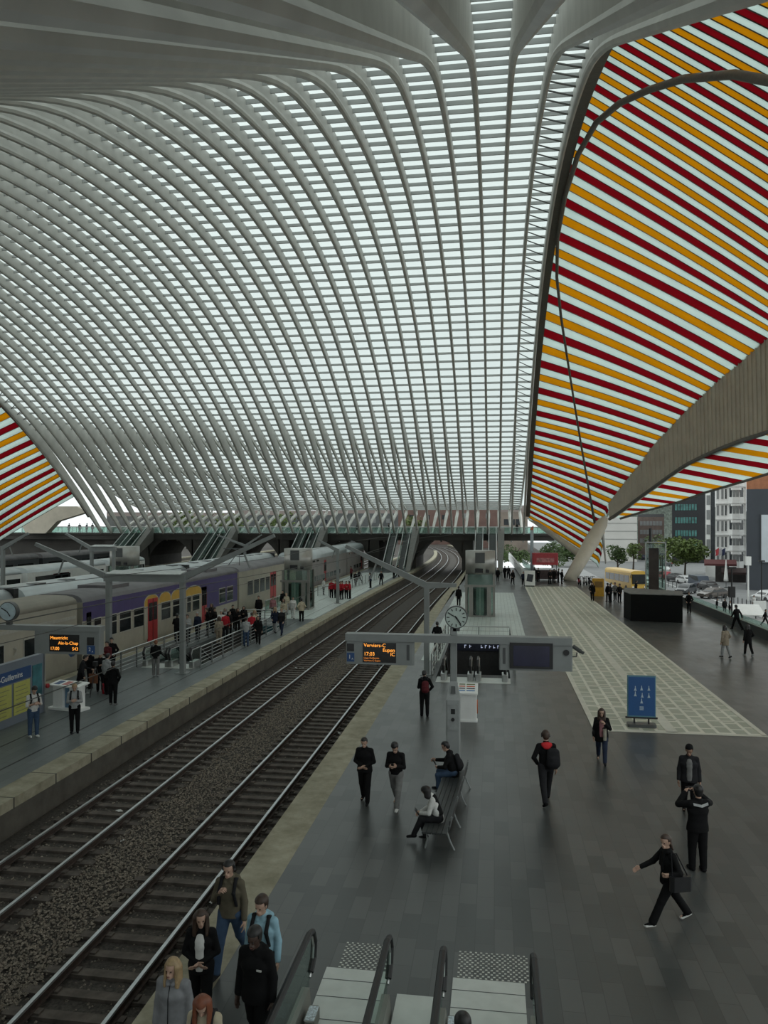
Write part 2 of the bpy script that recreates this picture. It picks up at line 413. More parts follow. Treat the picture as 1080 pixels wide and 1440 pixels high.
# loose ballast stones where the camera can tell them apart
stm = concrete_mat('ballast_stones', (0.36, 0.31, 0.25), (0.04, 0.033, 0.027), 0.95, 13.0)
m = MB()
def stone(m, x, y, z, s):
    o = [Vector((R.uniform(.6, 1)*s*a, R.uniform(.6, 1)*s*b, R.uniform(.5, .9)*s*c)) for a, b, c in ((1,0,0),(0,1,0),(-1,0,0),(0,-1,0),(0,0,1))]
    an = R.uniform(0, 6.3); rot = Matrix.Rotation(an, 3, 'Z')
    m.add([rot @ p + Vector((x, y, z)) for p in o], [(0,1,4),(1,2,4),(2,3,4),(3,0,4)])
for i in range(30000):
    y = 9 + 38 * R.random() ** 1.7
    u = R.random()
    x = R.uniform(-9.95, -8.25) if u < .62 else R.uniform(-12.6, -5.4)
    if -7.9 < x < -6.3 and R.random() < .5: continue
    stone(m, x, y, -1.08 + (0.05 if u < .62 else 0.0), R.uniform(.018, .05))
tag(m.build('ballast_stones', stm), 'loose grey and brown ballast stones lying around the two near tracks', 'gravel', None, 'stuff')
# litter on the tracks
lit = mat('white_litter', (0.6, 0.6, 0.58), 0.7)
for k, (px, py, s, nm, lb) in enumerate([
        (168, 1141, .10, 'paper_scrap', 'white paper strip lying between the rails of the far track'), (172, 1183, .05, 'paper_scrap', 'small white scrap right of the far track near the bottom left'),
        (48, 1264, .05, 'paper_scrap', 'white scrap on the ballast at lower left between the two tracks'), (298, 1268, .09, 'paper_scrap', 'folded white paper beside the right rail, by the man in the olive hoodie'),
        (424, 940, .12, 'paper_scrap', 'white scrap at the far track level with the display sign'), (416, 940, .1, 'plastic_bottle', 'crushed pale bottle beside the far track left of the display sign'),
        (437, 905, .1, 'paper_scrap', 'white scrap on the far track behind the display sign'), (477, 1032, .13, 'plastic_bottle', 'crushed plastic bottle beside the right rail of the near track')]):
    p = G(px, py, -1.0)
    m = MB()
    if nm == 'plastic_bottle':
        m.tube([(-s, 0, .03), (s*.5, 0, .03), (s*.8, 0, .03), (s, 0, .03)], [.035, .035, .018, .014], 8)
    else:
        m.slab([(-s, -s*.4, 0), (0, -s*.5, .04), (s, -s*.3, .01)], [(-s*.9, s*.4, .02), (0, s*.4, .0), (s, s*.5, .03)], (0, 0, .008))
    tag(m.build(nm, lit, None, loc=(p.x, p.y, -1.0), rz=R.uniform(0, 3)), lb, 'litter')
# ================================================================ THE VAULT
NR = 39; PITCH = 1.9; XR = [4.66 - PITCH * i for i in range(NR)]
CF = ([92, 100, 110, 118, 126, 135, 141, 143], [19.95, 16.3, 12.2, 9.2, 6.7, 4.2, 2.9, 2.6])
def canopy(Y): return interp(Y, *CF)
def U(Y):                                    # outer (glass) line, height above the eye
    if Y > 92: h = canopy(Y)
    elif Y < 29: h = canopy(121 - Y)
    else: h = 26.6 - 0.0066 * (Y - 60.5) ** 2
    return h
def smin(a, b, k): 
    h = max(k - abs(a - b), 0) / k
    return min(a, b) - h * h * k / 4
def B(Y):                                    # lower edge of the arch rib
    top = 26.6 - 0.0066 * (Y - 60.5) ** 2 - 1.15
    if Y < 60: return smin(top, 1.0 + .568 * Y, 1.4)
    return smin(top, 12.6 - .682 * (Y - 105), 1.4)
def ribpoly(X, w_):
    """arch rib: deep solid fin at the near foot, slim over the middle, leg down to the far footbridge"""
    ys = [-4, -2, 0, 2, 4] + list(range(6, 100, 2)) + [100, 103, 106, 110, 114, 118, 122, 126.4]
    top, bot = [], []
    for y in ys:
        b = B(y)
        if y < 46: t_ = max(U(y) - .05, b + .5) if y > 0 else b + 1.2 + (y + 4) * 1.2
        elif y > 90: t_ = min(26.55 - 0.0066 * (y - 60.5) ** 2 if y < 97 else 99, U(y) - .05, b + interp(y, [90, 98, 106, 118, 126], [1.1, 1.9, 2.3, 1.7, .8]))
        else: t_ = U(y) - .05
        top.append(t_ + CAM_H); bot.append(b + CAM_H)
    m = MB(); n = len(ys); c = w_ / 2; vs = []
    for i, y in enumerate(ys):               # section: flat sides, rounded lower edge
        r = .16
        wf = interp(y, [25, 50], [.42, 1.0]); r = interp(y, [25, 50], [.22, .16]); cc = c * interp(y, [25, 50], [1.35, 1.0])
        vs += [(X - c*.8, y, top[i]), (X + c*.8, y, top[i]), (X + c*wf, y, bot[i] + r*2.3), (X + cc, y, bot[i] + r*1.3), (X + cc*.75, y, bot[i] + r*.4), (X, y, bot[i]), (X - cc*.75, y, bot[i] + r*.4), (X - cc, y, bot[i] + r*1.3), (X - c*wf, y, bot[i] + r*2.3)]
    fs = [(i*9 + k, i*9 + (k+1) % 9, (i+1)*9 + (k+1) % 9, (i+1)*9 + k) for i in range(n-1) for k in range(9)]
    fs += [tuple(range(8, -1, -1)), tuple(range((n-1)*9, n*9))]
    m.add(vs, fs)
    return m
vault = empty('ceiling_vault', (0, 0, 0), 0, 'huge white ribbed steel and glass vault arching over the tracks', 'roof', None, 'structure')
rb = ribpoly(0, .30).build('arch_rib', PAINT, vault)
# branch that carries the glass on beyond the far footbridge, with its curled lip and strut
bm_ = MB(); by = [90, 93, 97, 101, 105, 110, 115, 120, 125, 130, 135, 139, 142, 143.4]
A_, B_ = [], []
for y in by:
    dpt = interp(y, [90, 100, 137, 143.4], [.3, .55, .6, .25])
    A_.append((-.12, y, U(y) + CAM_H - .05)); B_.append((-.12, y, U(y) + CAM_H - .05 - dpt))
bm_.slab(A_, B_, (.24, 0, 0))
bm_.tube([(0, 143.2, 2.5 + CAM_H), (0, 142.4, 1.7 + CAM_H), (0, 139, .8 + CAM_H), (0, 134, -.9 + CAM_H), (0, 131.5, -1.85 + CAM_H)], [.16, .3, .3, .22, .16], 6)
br = bm_.build('canopy_branch', PAINT, vault)
for i in range(NR):
    for src in (rb, br):
        o = src if i == 0 else src.copy()
        if i: COL.objects.link(o); o.parent = vault
        o.location = (XR[i], 0, 0)
# purlins at equal steps along the outer line
ys_f = np.arange(-20, 143.2, .05); hs_f = np.array([U(y) for y in ys_f])
al = np.concatenate([[0], np.cumsum(np.hypot(np.diff(ys_f), np.diff(hs_f)))])
PST = 1.55; npur = int(al[-1] / PST)
PY_ = [float(np.interp(k * PST, al, ys_f)) for k in range(npur + 1)]
PUR = mat('grey_purlin_steel', (0.42, 0.43, 0.42), 0.5, 0, 0.08, 1)
for k, y in enumerate(PY_):
    if y < 4: continue
    s = (U(y + .2) - U(y - .2)) / .4; L = math.hypot(1, s); nrm = Vector((0, -s / L, 1 / L))
    dn = .25
    p = Vector((0, y, U(y) + CAM_H)) - nrm * (dn / 2 + .06)
    m = MB(); m.beam((XR[-1], p.y, p.z), (XR[0], p.y, p.z), dn, .1, up=(0, 1 / L, s / L))
    m.build('purlin', PUR, vault)
# diagonal wind bracing in the bay next to each long edge
BRC = mat('dark_bracing_rod', (0.09, 0.09, 0.085), 0.5, 0.3)
for (xa, xb) in ((XR[0], XR[1]), (XR[-1], XR[-2])):
    m = MB()
    for k in range(len(PY_) - 1):
        if PY_[k] < 26: continue
        y0, y1 = PY_[k], PY_[k + 1]
        m.beam((xb, y0, U(y0) + CAM_H - .35), (xa, y1, U(y1) + CAM_H - .35), .07, .07)
    m.build('wind_bracing', BRC, vault)
ROOFGLASS = glass_mat('roof_glass', (0.71, 0.755, 0.74), 0.87)
m = MB(); gy = [y for y in np.arange(-20, 143.3, 1.0)]
m.loft([(XR[-1] - .4, y, U(y) + CAM_H + .02) for y in gy], [(XR[0] + .4, y, U(y) + CAM_H + .02) for y in gy])
m.build('roof_glazing', ROOFGLASS, vault)

# ================================================================ STRIPED SIDE CANOPIES
FW = film_mat('white_translucent_sheet', (0.75, 0.83, 0.80), .82)
FY = film_mat('yellow_translucent_sheet', (0.74, 0.455, 0.042), .80)
FR = film_mat('red_translucent_sheet', (0.42, 0.048, 0.075), .80)
BEAMC = concrete_mat('beige_painted_beam', (0.60, 0.55, 0.45), (0.48, 0.44, 0.36), 0.6, .5)
d_st = [33.3, 36.5, 39.9, 43.6, 47.7, 52.2, 57.2, 62.9, 69, 74.6, 80.3, 86.6, 92.4, 97.3, 101.5, 105.1, 108.1, 110.8, 113.2, 115.6, 117.8, 119.8, 121.8]
RS = [d * 1.01 + .65 for d in d_st]          # where the red sheets leave the edge arch
for _ in range(6): RS.insert(0, RS[0] - 3.1)
e_px = [(1075, 480), (1041, 511), (1011, 535), (985, 560), (962, 581), (939, 606), (918, 627), (901, 652), (883, 673), (867, 694), (851, 715), (848, 735), (846, 755), (843, 775), (838, 795)]
l_px = [(1085, 606), (1050, 617), (1015, 630), (985, 643), (960, 655), (935, 671), (915, 686), (897, 698), (879, 711), (863, 723), (849, 733)]
e_Ys = RS[-15:]
def amap(Y): return Y if Y >= 69 else 69 + 36 * (1 - math.exp(-(69 - Y) / 30))
def yend(Y): return interp(Y, [0, 80, e_Ys[-5], e_Ys[-1]], [0, 80, 107, 111])
EP = [PY(px, py, yend(Y)) for (px, py), Y in zip(e_px, e_Ys)]
LP = [PX(px, py, EP[k].x + .15) for k, (px, py) in enumerate(l_px)]
KY = [61.0] + [p.y for p in EP[:11]]
KX = [EP[0].x + .5] + [p.x for p in EP[:11]]; KZ = [EP[0].z + .8] + [p.z for p in EP[:11]]
LZ = [LP[0].z + .7] + [p.z for p in LP]
def endpt(Ys):
    if Ys <= e_Ys[10]:
        y = yend(Ys); a = amap(y)
        return Vector((interp(a, KY, KX), y, interp(a, KY, KZ)))
    k = interp(Ys, e_Ys[10:], list(range(10, 15))); i = min(int(k), 13)
    return EP[i].lerp(EP[i + 1], k - i)
def startpt(Ys):
    return Vector((5.4, Ys, 26.5 - 0.0066 * (Ys - 60.5) ** 2 + CAM_H))
def mir(p, flip):
    p = Vector(p)
    return Vector((-62.88 - p.x, p.y, p.z)) if flip else p
def slatcurve(Ys, drop=0, n=9):
    a, b = startpt(Ys), endpt(Ys) - Vector((0, 0, drop)); c = []
    for i in range(n):
        t_ = i / (n - 1); p = a.lerp(b, t_)
        L = (b - a).length
        p.z += .012 * L * math.sin(PI * t_)
        if t_ > .9: p.z -= (t_ - .9) / .1 * .0
        c.append(p)
    c.append(b + Vector((.28, 0, -.55))); return c
GAPSH = mat('shadow_gap_dark', (0.075, 0.07, 0.06), .6)  # dark tubes stand in for the shadow gaps between sheets, and cover sky leaks
def side_canopy(flip):
    e = empty('striped_canopy', (0, 0, 0), 0, 'red, yellow and white striped side canopy ' + ('low at the far left edge' if flip else 'sweeping up on the right of the vault'), 'canopy')
    seq = [FR, FW, FY, FW]
    nm = {FR: 'red_sheet', FW: 'white_sheet', FY: 'yellow_sheet'}
    for k in range(len(RS) - 1):
        for q in range(4):
            u0 = lerp(RS[k], RS[k+1], (q - .5 + .03) / 4); u1 = lerp(RS[k], RS[k+1], (q + .5 - .03) / 4)
            if flip and (u0 < 66 or u0 > 118): continue
            A = [mir(p, flip) for p in slatcurve(u0, 3.4 if flip else 0)]; Bc = [mir(p, flip) for p in slatcurve(u1, 3.4 if flip else 0)]
            m = MB(); m.slab(A, Bc, (0, 0, .07)); o = m.build(nm[seq[q]], seq[q], e, True)
            um = lerp(RS[k], RS[k+1], (q + .5) / 4); m = MB(); m.tube([mir(p, flip) + Vector((0, 0, -.01)) for p in slatcurve(um, 3.4 if flip else 0)], .03, 4); m.build('shadow_gap', GAPSH, e)
    # edge arch beam
    ys = list(np.arange(24, 124, 2))
    m = MB(); m.slab([mir((4.88, y, startpt(y).z - .1), flip) for y in ys], [mir((5.5, y, startpt(y).z - .15), flip) for y in ys], (0, 0, -.5))
    m.build('edge_beam', mat('brown_grey_beam', (0.16, 0.145, 0.12), .6), e)
    # deep beige beam that gathers the sheets
    yy_ = [15 + .0] + list(np.linspace(15.5, 106.5, 46)); top, bot = [], []
    for y in yy_:
        a = min(amap(y), KY[-1])
        x = interp(a, KY, KX)
        top.append((x, y, interp(a, KY, KZ) + .1)); bot.append((x + .15, y, interp(a, KY, LZ)))
    m = MB(); m.slab([mir(p, flip) for p in top], [mir(p, flip) for p in bot], (-.5 if flip else .5, 0, 0))
    bb = m.build('fascia_beam', BEAMC, e)
    m = MB()                                   # the ribs that pleat the beam
    for j in range(2, 45):
        for f in (0, .5):
            p0 = Vector(top[j]).lerp(Vector(top[j+1]), f); p1 = Vector(bot[j]).lerp(Vector(bot[j+1]), f)
            m.beam(mir(p0 + Vector((-.02, 0, 0)), flip), mir(p1 + Vector((-.02, 0, 0)), flip), .2, .12)
    m.build('beam_pleat', BEAMC, bb)
    m = MB(); m.tube([mir(p, flip) for p in bot], .22, 6); m.build('beam_edge', mat('grey_beam_edge', (.13, .125, .11), .6), bb)
    # outer wing
    rs = [(1112, 596), (1059, 616), (1006, 640), (960, 659), (925, 680), (897, 698), (876, 714), (858, 727)]
    re_ = [(1260, 610), (1179, 635), (1108, 657), (1047, 676), (992, 692), (953, 706), (915, 716), (872, 729)]
    S, E_ = [], []
    lpx = [p[0] for p in l_px][::-1]
    for (a, b), (c, d) in zip(rs, re_):
        X = interp(a, lpx, [p.x for p in LP][::-1]); s = PX(a, b, X + .3); S.append(s); E_.append(PY(c, d, s.y))
    S = [p - (q - p).normalized() * .35 for p, q in zip(S, E_)]
    S = [Vector((S[0].x + .3, 122 - S[0].y, S[0].z))] + S; E_ = [Vector((E_[0].x + .3, 122 - E_[0].y, E_[0].z))] + E_
    S = [Vector((p.x, 122 - p.y, p.z)) for p in S[:1:-1]] + S; E_ = [Vector((p.x, 122 - p.y, p.z)) for p in E_[:1:-1]] + E_
    for k in range(len(S) - 1):
        for q in range(4):
            f0, f1 = (q + .03) / 4, (q + .97) / 4
            a0, a1 = S[k].lerp(S[k+1], f0), S[k].lerp(S[k+1], f1); b0, b1 = E_[k].lerp(E_[k+1], f0), E_[k].lerp(E_[k+1], f1)
            m = MB(); m.slab([mir(a0, flip), mir(b0, flip)], [mir(a1, flip), mir(b1, flip)], (0, 0, .07))
            m.build('outer_' + nm[seq[q]], seq[q], e)
    m = MB(); m.tube([mir(p, flip) for p in E_], .2, 6); m.build('outer_edge', mat('grey_beam_edge', (.13, .125, .11), .6), e)
    # secondary arch: found where the sight lines meet the sheets
    pts = [(1080, 70), (1020, 84), (963, 100), (915, 116), (870, 133), (838, 157), (815, 185), (790, 260), (779, 340), (779, 370), (788, 440), (797, 497), (806, 555), (816, 617), (826, 675), (836, 733)]
    U_, V_ = np.meshgrid(np.linspace(RS[0], RS[-1], 240), np.linspace(0, 1, 80), indexing='ij')
    grid = []
    for a in np.linspace(RS[0], RS[-1], 240):
        s0, e0 = startpt(a), endpt(a)
        grid.append([tuple(s0.lerp(e0, v) + Vector((0, 0, .012 * (e0 - s0).length * math.sin(PI * v)))) for v in np.linspace(0, 1, 80)])
    gr = np.array(grid).reshape(-1, 3)
    dd = -gr[:, 0] * ST + gr[:, 1] * CT; aa = gr[:, 0] * CT + gr[:, 1] * ST
    gx = 540 + F * aa / dd; gyy = HY - F * (gr[:, 2] - CAM_H) / dd
    path = []
    for px, py in pts:
        w_ = (gx - px) ** 2 + (gyy - py) ** 2; w_[dd < 8] = 1e9
        p = Vector(gr[int(np.argmin(w_))]); p.z -= .3; path.append(mir(p, flip))
    path.insert(0, mir(path[0] if False else (14.5, 15.5, 12.5), flip))
    sm = path[:]
    for _ in range(2):
        sm = [sm[0]] + [(sm[i-1] + sm[i] * 2 + sm[i+1]) / 4 for i in range(1, len(sm) - 1)] + [sm[-1]]
    if not flip:
        m = MB(); m.tube(sm, [.19] * 8 + [.18, .16, .15, .14, .13, .13, .13, .14, .18], 8); m.build('stay_arch', mat('brown_grey_beam', (0.16, 0.145, 0.12), .6), e, True)
    if flip:                                   # broad foot of the left canopy standing on the footbridge
        o_ = [(-40, 702), (60, 712), (108, 712), (122, 720), (80, 733), (64, 750), (36, 750), (30, 737), (-40, 722)]
        A = [PY(px, py, 123.4) for px, py in o_]; n_ = len(A); m = MB()
        m.add(A + [p + Vector((0, 1.5, 0)) for p in A], [tuple(range(n_)), tuple(range(2*n_ - 1, n_ - 1, -1))] + [(i, n_ + i, n_ + (i+1) % n_, (i+1) % n_) for i in range(n_)]); m.build('leaning_foot', BEAMC, e)
        m = MB(); m.tube([PY(-30, 600, 117), PY(0, 640, 118.5), PY(22, 680, 120.5), PY(44, 722, 123)], .14, 6); m.build('stay_arch', mat('brown_grey_beam', (0.16, 0.145, 0.12), .6), e)
        return e
    # leaning foot and its strut to the footbridge
    base = G(800, 817); head = PY(846, 737, 106.5)
    m = MB(); m.tube([mir(p, flip) for p in (base, base.lerp(head, .3), base.lerp(head, .7), head, head + Vector((.6, .6, .9)))], [.8, .85, 1.0, .8, .35], 10)
    m.build('leaning_foot', BEAMC, e, True)
    mid = base.lerp(head, .42); tgt = PY(744, 728, 125)
    m = MB(); m.tube([mir(p, flip) for p in (mid, mid.lerp(tgt, .5), tgt)], [.55, .4, .3], 8)
    if not flip: m.build('strut', BEAMC, e, True)
    q1 = PY(852, 792, 112)
    m = MB(); m.tube([mir(p, flip) for p in (head, q1)], [.25, .12], 6); m.build('end_stay', PAINT, e)
    return e
side_canopy(False)
side_canopy(True)

# ================================================================ FAR FOOTBRIDGE
BRD = mat('dark_bridge_concrete', (0.05, 0.047, 0.042), .8, 0, .2, .5)
fb = empty('footbridge', (0, 0, 0), 0, 'dark footbridge crossing all tracks at the far end with glass parapet', 'footbridge')
m = MB(); m.box((-92, 125, 4.5), (9.5, 140, 5.55)); m.box((-92, 124.8, 5.3), (9.5, 125.2, 5.62)); m.build('deck', BRD, fb)
m = MB()
for (xa, xb) in [(-5.1, -12.9), (-20.4, -28.3), (-35.7, -43.6), (-51, -59)]:   # arched soffits over each pair of tracks
    n = 14; up, lo = [], []
    for i in range(n + 1):
        t_ = i / n; x = lerp(xa, xb, t_); up.append((x, 125.3, 4.6)); lo.append((x, 125.3, 4.55 - 3.2 * abs(2 * t_ - 1) ** 2.4))
    m.slab(up, lo, (0, 13.5, 0))
for x in (-4.3, -13.6, -19.7, -29, -35, -44.3, -50.3, -59.7, -66):
    m.box((x - .9, 125.3, -1.1), (x + .9, 139, 4.6))
m.box((-92, 126, -1.4), (-66.5, 138, 4.6)); m.build('pier_arches', BRD, fb)
m = MB(); m.box((-92, 125.0, 5.55), (9.5, 125.03, 6.6)); m.box((-92, 139.6, 5.55), (9.5, 139.63, 6.6)); m.build('glass_parapet', CLEAR, fb)
m = MB(); m.tube([(-92, 125, 6.65), (9.5, 125, 6.65)], .05, 6); m.tube([(-92, 139.6, 6.65), (9.5, 139.6, 6.65)], .05, 6)
x = -92
while x < 9.5:
    m.box((x, 124.98, 5.55), (x + .05, 125.06, 6.65)); m.box((x, 139.58, 5.55), (x + .05, 139.66, 6.65)); x += 1.9
m.build('handrail', STEEL, fb)
# ================================================================ TRAINS
CREAM = concrete_mat('weathered_cream_paint', (0.40, 0.375, 0.30), (0.32, 0.30, 0.245), .5, .8)
PURP = mat('purple_livery', (0.062, 0.045, 0.15), .4, 0, .15, 1)
YEL = mat('yellow_livery', (0.50, 0.30, 0.04), .45, 0, .1, 2)
REDP = mat('red_door_paint', (0.36, 0.018, 0.022), .45, 0, .12, 2)
SILV = mat('silver_roof_paint', (0.42, 0.46, 0.47), .35, .1, .12, .6)
ROOFG = mat('brown_grey_train_roof', (0.13, 0.125, 0.13), .7, 0, .2, 1)
ROOFB = concrete_mat('beige_train_roof', (0.27, 0.25, 0.20), (0.20, 0.185, 0.15), .7, .7)
WIN = mat('dark_train_window', (0.016, 0.019, 0.02), .12, 0, .2, 3)
WFR = mat('pale_window_frame', (0.42, 0.41, 0.36), .4, .2)
UNDER = mat('sooty_underframe', (0.014, 0.013, 0.012), .9)
M6G = mat('grey_double_decker_paint', (0.25, 0.235, 0.225), .45, 0, .1, 1)
def carbody(h0, h1, crown, wd=1.42, n=8):
    """section outline of a carriage (x, z), flat sides and a rounded roof; returns side part and roof part"""
    side = [(-wd, h0), (-wd, h1), (wd, h1), (wd, h0)]
    roof = []
    for k in range(n + 1):
        a = PI * k / n
        roof.append((-(wd + .01) * math.copysign(abs(math.cos(a)) ** .55, math.cos(a)), h1 + (crown - h1) * math.sin(a) ** .8))
    return side, roof
def ext(m, sec, y0, y1, taper=0.0):
    n = len(sec)
    vs = [(x * (1 - taper), y0, z - taper * (z - 1) * .6) for x, z in sec] + [(x, y0 + taper * 6, z) for x, z in sec] + [(x, y1, z) for x, z in sec]
    fs = [(i, (i+1) % n, k*n + n + (i+1) % n, k*n + n + i) if k == 0 else (n + i, n + (i+1) % n, 2*n + (i+1) % n, 2*n + i) for k in (0, 1) for i in range(n)]
    fs += [tuple(range(n-1, -1, -1)), tuple(range(2*n, 3*n))]
    return m.add(vs, fs)
def carriage(tr, y0, y1, body, roofm, h1=3.28, crown=3.72, taper=0.0, roofbits=None, h0=-.15):
    side, roof = carbody(h0, h1, crown)
    m = MB(); ext(m, side, y0 + .25, y1 - .25, taper); c = m.build('carriage', body, tr)
    m = MB(); ext(m, roof, y0 + .25, y1 - .25, taper); m.build('roof', roofm, c, True)
    m = MB(); m.box((-1.2, y0 + .6, -.78), (1.2, y1 - .6, h0 + .02))
    for b in (y0 + 4.2, y1 - 4.2):
        for dy in (-1.25, 1.25):
            for s in (-1, 1):
                m.add(*wheel(s * .76, b + dy, -.35, .44))
    m.build('undercarriage', UNDER, c)
    m = MB(); m.box((-.75, y1 - .27, .1), (.75, y1 + .27, 2.7)); m.build('gangway', BLACK, c)
    return c
def wheel(x, y, z, r, w_=.13, n=14):
    vs = [(x + s * w_ / 2, y + r * math.cos(2*PI*k/n), z + r * math.sin(2*PI*k/n)) for s in (-1, 1) for k in range(n)]
    return vs, [tuple(range(n-1, -1, -1)), tuple(range(n, 2*n))] + [(k, (k+1) % n, n + (k+1) % n, n + k) for k in range(n)]
XS = 1.42
def win(c, ya, yb, z0=1.22, z1=2.28, fr=WFR, bar=True):
    m = MB(); m.box((XS, ya - .06, z0 - .06), (XS + .03, yb + .06, z1 + .06)); w_ = m.build('window', fr, c)
    m = MB()
    if bar:
        m.box((XS + .02, ya, z0), (XS + .045, yb, z0 + .66)); m.box((XS + .02, ya, z0 + .73), (XS + .045, yb, z1))
    else: m.box((XS + .02, ya, z0), (XS + .045, yb, z1))
    return m
def windows(c, lst, **k):
    for ya, yb in lst:
        m = win(c, ya, yb, **k); m.build('window_pane', WIN, c)
def door(c, ya, yb, m_=REDP, z0=.12, z1=2.72, out=.02):
    m = MB(); m.box((XS - .02, ya, z0), (XS + out, yb, z1)); d = m.build('door', m_, c)
    m = MB(); yc = (ya + yb) / 2; w_ = (yb - ya)
    m.box((XS, ya + w_*.08, z0 + 1.25), (XS + out + .02, yc - w_*.06, z1 - .25)); m.box((XS, yc + w_*.06, z0 + 1.25), (XS + out + .02, yb - w_*.08, z1 - .25))
    m.box((XS, yc - .015, z0), (XS + out + .015, yc + .015, z1)); m.build('door_glass', WIN, c)
def ty(px, xs): return PX(px, 900, xs).y      # where a sight line meets the train side
xt = -22.4; xf = xt + XS
t1 = empty('train', (xt, 0, 0), 0, 'old electric train with purple middle carriage and red doors at the island platform', 'train')
yA, yB, yC = ty(112, xf), ty(335, xf), ty(417, xf)
c = carriage(t1, yA - 25, yA, CREAM, ROOFB, taper=0)
windows(c, [(yA - 9.2, yA - 7.9), (yA - 7.5, yA - 6.2), (yA - 4.7, yA - 3.7), (yA - 11.5, yA - 10.3), (yA - 13.5, yA - 12.2)], z0=1.35, z1=2.1, bar=False)
m = MB(); m.box((XS, yA - 24, 2.55), (XS + .03, yA - .4, 2.7)); m.build('waist_stripe', WFR, c)
text('class_number', '2', .5, (XS + .06, yA - 5.4, 1.7), (PI/2, 0, PI/2), WFR, c, .01)
c = carriage(t1, yA, yB, CREAM, ROOFG)
m = MB(); m.box((XS, yA + .3, 2.32), (XS + .02, yB - .3, 3.27)); ys_e = ty(291, xf); m.box((XS, ys_e, 1.0), (XS + .02, yB - .3, 2.33)); m.build('purple_band', PURP, c)
# yellow arches round the windows and the middle doors
def arch(m, ya, yb, zt, out, ins=0.0):
    n = 12; r = (yb - ya) / 2
    pts = [(ya + ins, .75)] + [((ya + yb) / 2 - (r - ins) * math.cos(PI * k / n), zt + (math.sin(PI * k / n) - .0) * (.5 - ins)) for k in range(n + 1)] + [(yb - ins, .75)]
    vs = [(XS + .0, y, z) for y, z in pts] + [(XS + out, y, z) for y, z in pts]; q = len(pts)
    m.add(vs, [tuple(range(q, 2*q))] + [(i, (i+1) % q, q + (i+1) % q, q + i) for i in range(q)])
prs = [(202, 223), (223, 240), (240, 259), (259, 283)]
m = MB(); m2 = MB()
for a, b in prs:
    arch(m, ty(a, xf), ty(b, xf), 2.5, .028); arch(m2, ty(a, xf), ty(b, xf), 2.5, .034, .07)
m.build('pale_outline', WFR, c); m2.build('yellow_arch', YEL, c)
m = MB(); m.box((XS, ty(202, xf), .3), (XS + .04, ty(283, xf), 2.3)); m.build('cream_panel', CREAM, c)
XS_ = XS; XS = XS + .035
windows(c, [(ty(a, xf), ty(b, xf)) for a, b in ((226, 238), (242, 252.5), (262, 267), (270, 279))])
door(c, ty(207, xf), ty(220.5, xf)); XS = XS_
windows(c, [(ty(a, xf), ty(b, xf)) for a, b in ((132, 141), (155, 163), (168, 183), (188, 201), (308, 316), (319, 327))])
door(c, ty(283, xf), ty(290.5, xf)); door(c, ty(121, xf), ty(128, xf), CREAM)
c = carriage(t1, yB, yC, CREAM, ROOFG)
windows(c, [(ty(a, xf), ty(b, xf)) for a, b in ((348, 355), (357, 363.5), (365.5, 371.5), (373.5, 378.5))], z0=1.15, z1=2.35, bar=False)
door(c, ty(380, xf), ty(388, xf))
for k, (y, h) in enumerate(((yA + 4, .0), (yA + 12, 0), (yB - 6, 0))):
    m = MB(); m.box((-1.0, y, 3.66), (1.0, y + 2.2, 3.86)); m.build('roof_box', ROOFG, c)
m = MB(); m.tube([(-.5, yB + 3, 3.7), (0, yB + 4.4, 4.9), (.5, yB + 3, 3.7)], .04, 5); m.tube([(-.8, yB + 2.6, 5.15), (.8, yB + 2.6, 5.15)], .04, 5); m.tube([(0, yB + 4.4, 4.9), (0, yB + 2.6, 5.15)], .04, 5); m.build('pantograph', DGREY, c)
# double-decker coaches standing further along the same track
t2 = empty('train', (-22.4, 0, 0), 0, 'grey double-decker coaches behind the glass lift on the island platform', 'train')
for k in range(2):
    y0 = yC + 2.2 + 26.4 * k
    c = carriage(t2, y0, y0 + (26.2 if k == 0 else 14.5), M6G, SILV, 3.1, 4.15)
    windows(c, [(y0 + 5 + 2.4 * j, y0 + 6.8 + 2.4 * j) for j in range(7 if k == 0 else 3)], z0=.45, z1=1.05, fr=M6G, bar=False)
    for j in range(4 if k == 0 else 6):
        m = MB(); ya = y0 + 1.2 + 2.0 * j
        m.add([(1.44, ya, 2.75), (1.44, ya + 1.2, 2.75), (1.36, ya + 1.2, 3.5), (1.36, ya, 3.5), (1.3, ya, 2.75), (1.3, ya + 1.2, 2.75), (1.2, ya + 1.2, 3.5), (1.2, ya, 3.5)], [(0,1,2,3),(7,6,5,4),(0,4,5,1),(3,2,6,7),(1,5,6,2),(0,3,7,4)])
        m.build('upper_window', WIN, c)
    door(c, y0 + 11.2, y0 + 12.5, REDP)
# silver-roofed train on the next track
t3 = empty('train', (-26.3, 0, 0), 0, 'train with a pale silver roof, between the purple train and the second island', 'train')
yN = 36.4
BODYD = mat('dark_blue_grey_side', (0.05, 0.055, 0.06), .4)
for k, (a, b) in enumerate(((yN - 24, yN + 1), (yN + 1.4, yN + 24), (yN + 24.4, yN + 49))):
    c = carriage(t3, a, b, WHITE if k != 0 else CREAM, SILV, 3.1, 3.95)
    windows(c, [(a + 2 + 1.9 * j, a + 3.5 + 1.9 * j) for j in range(11)], z0=1.5, z1=2.4, fr=BODYD, bar=False)
    m = MB(); m.box((XS, a + .4, 2.5), (XS + .03, b - .4, 3.05)); m.build('dark_cantrail', BODYD, c)
    for j in range(7):
        if R.random() < .75:
            m = MB(); y = a + 2.2 + 3.1 * j; m.bbox((.15, y, 3.72), (.8, y + 1.0, 3.96), .05); m.build('roof_hatch', BODYD, c)
    m = MB(); m.box((-1.4, b - .35, 1), (1.4, b + .05, 3.93)); m.build('gangway_ring', BLACK, c)
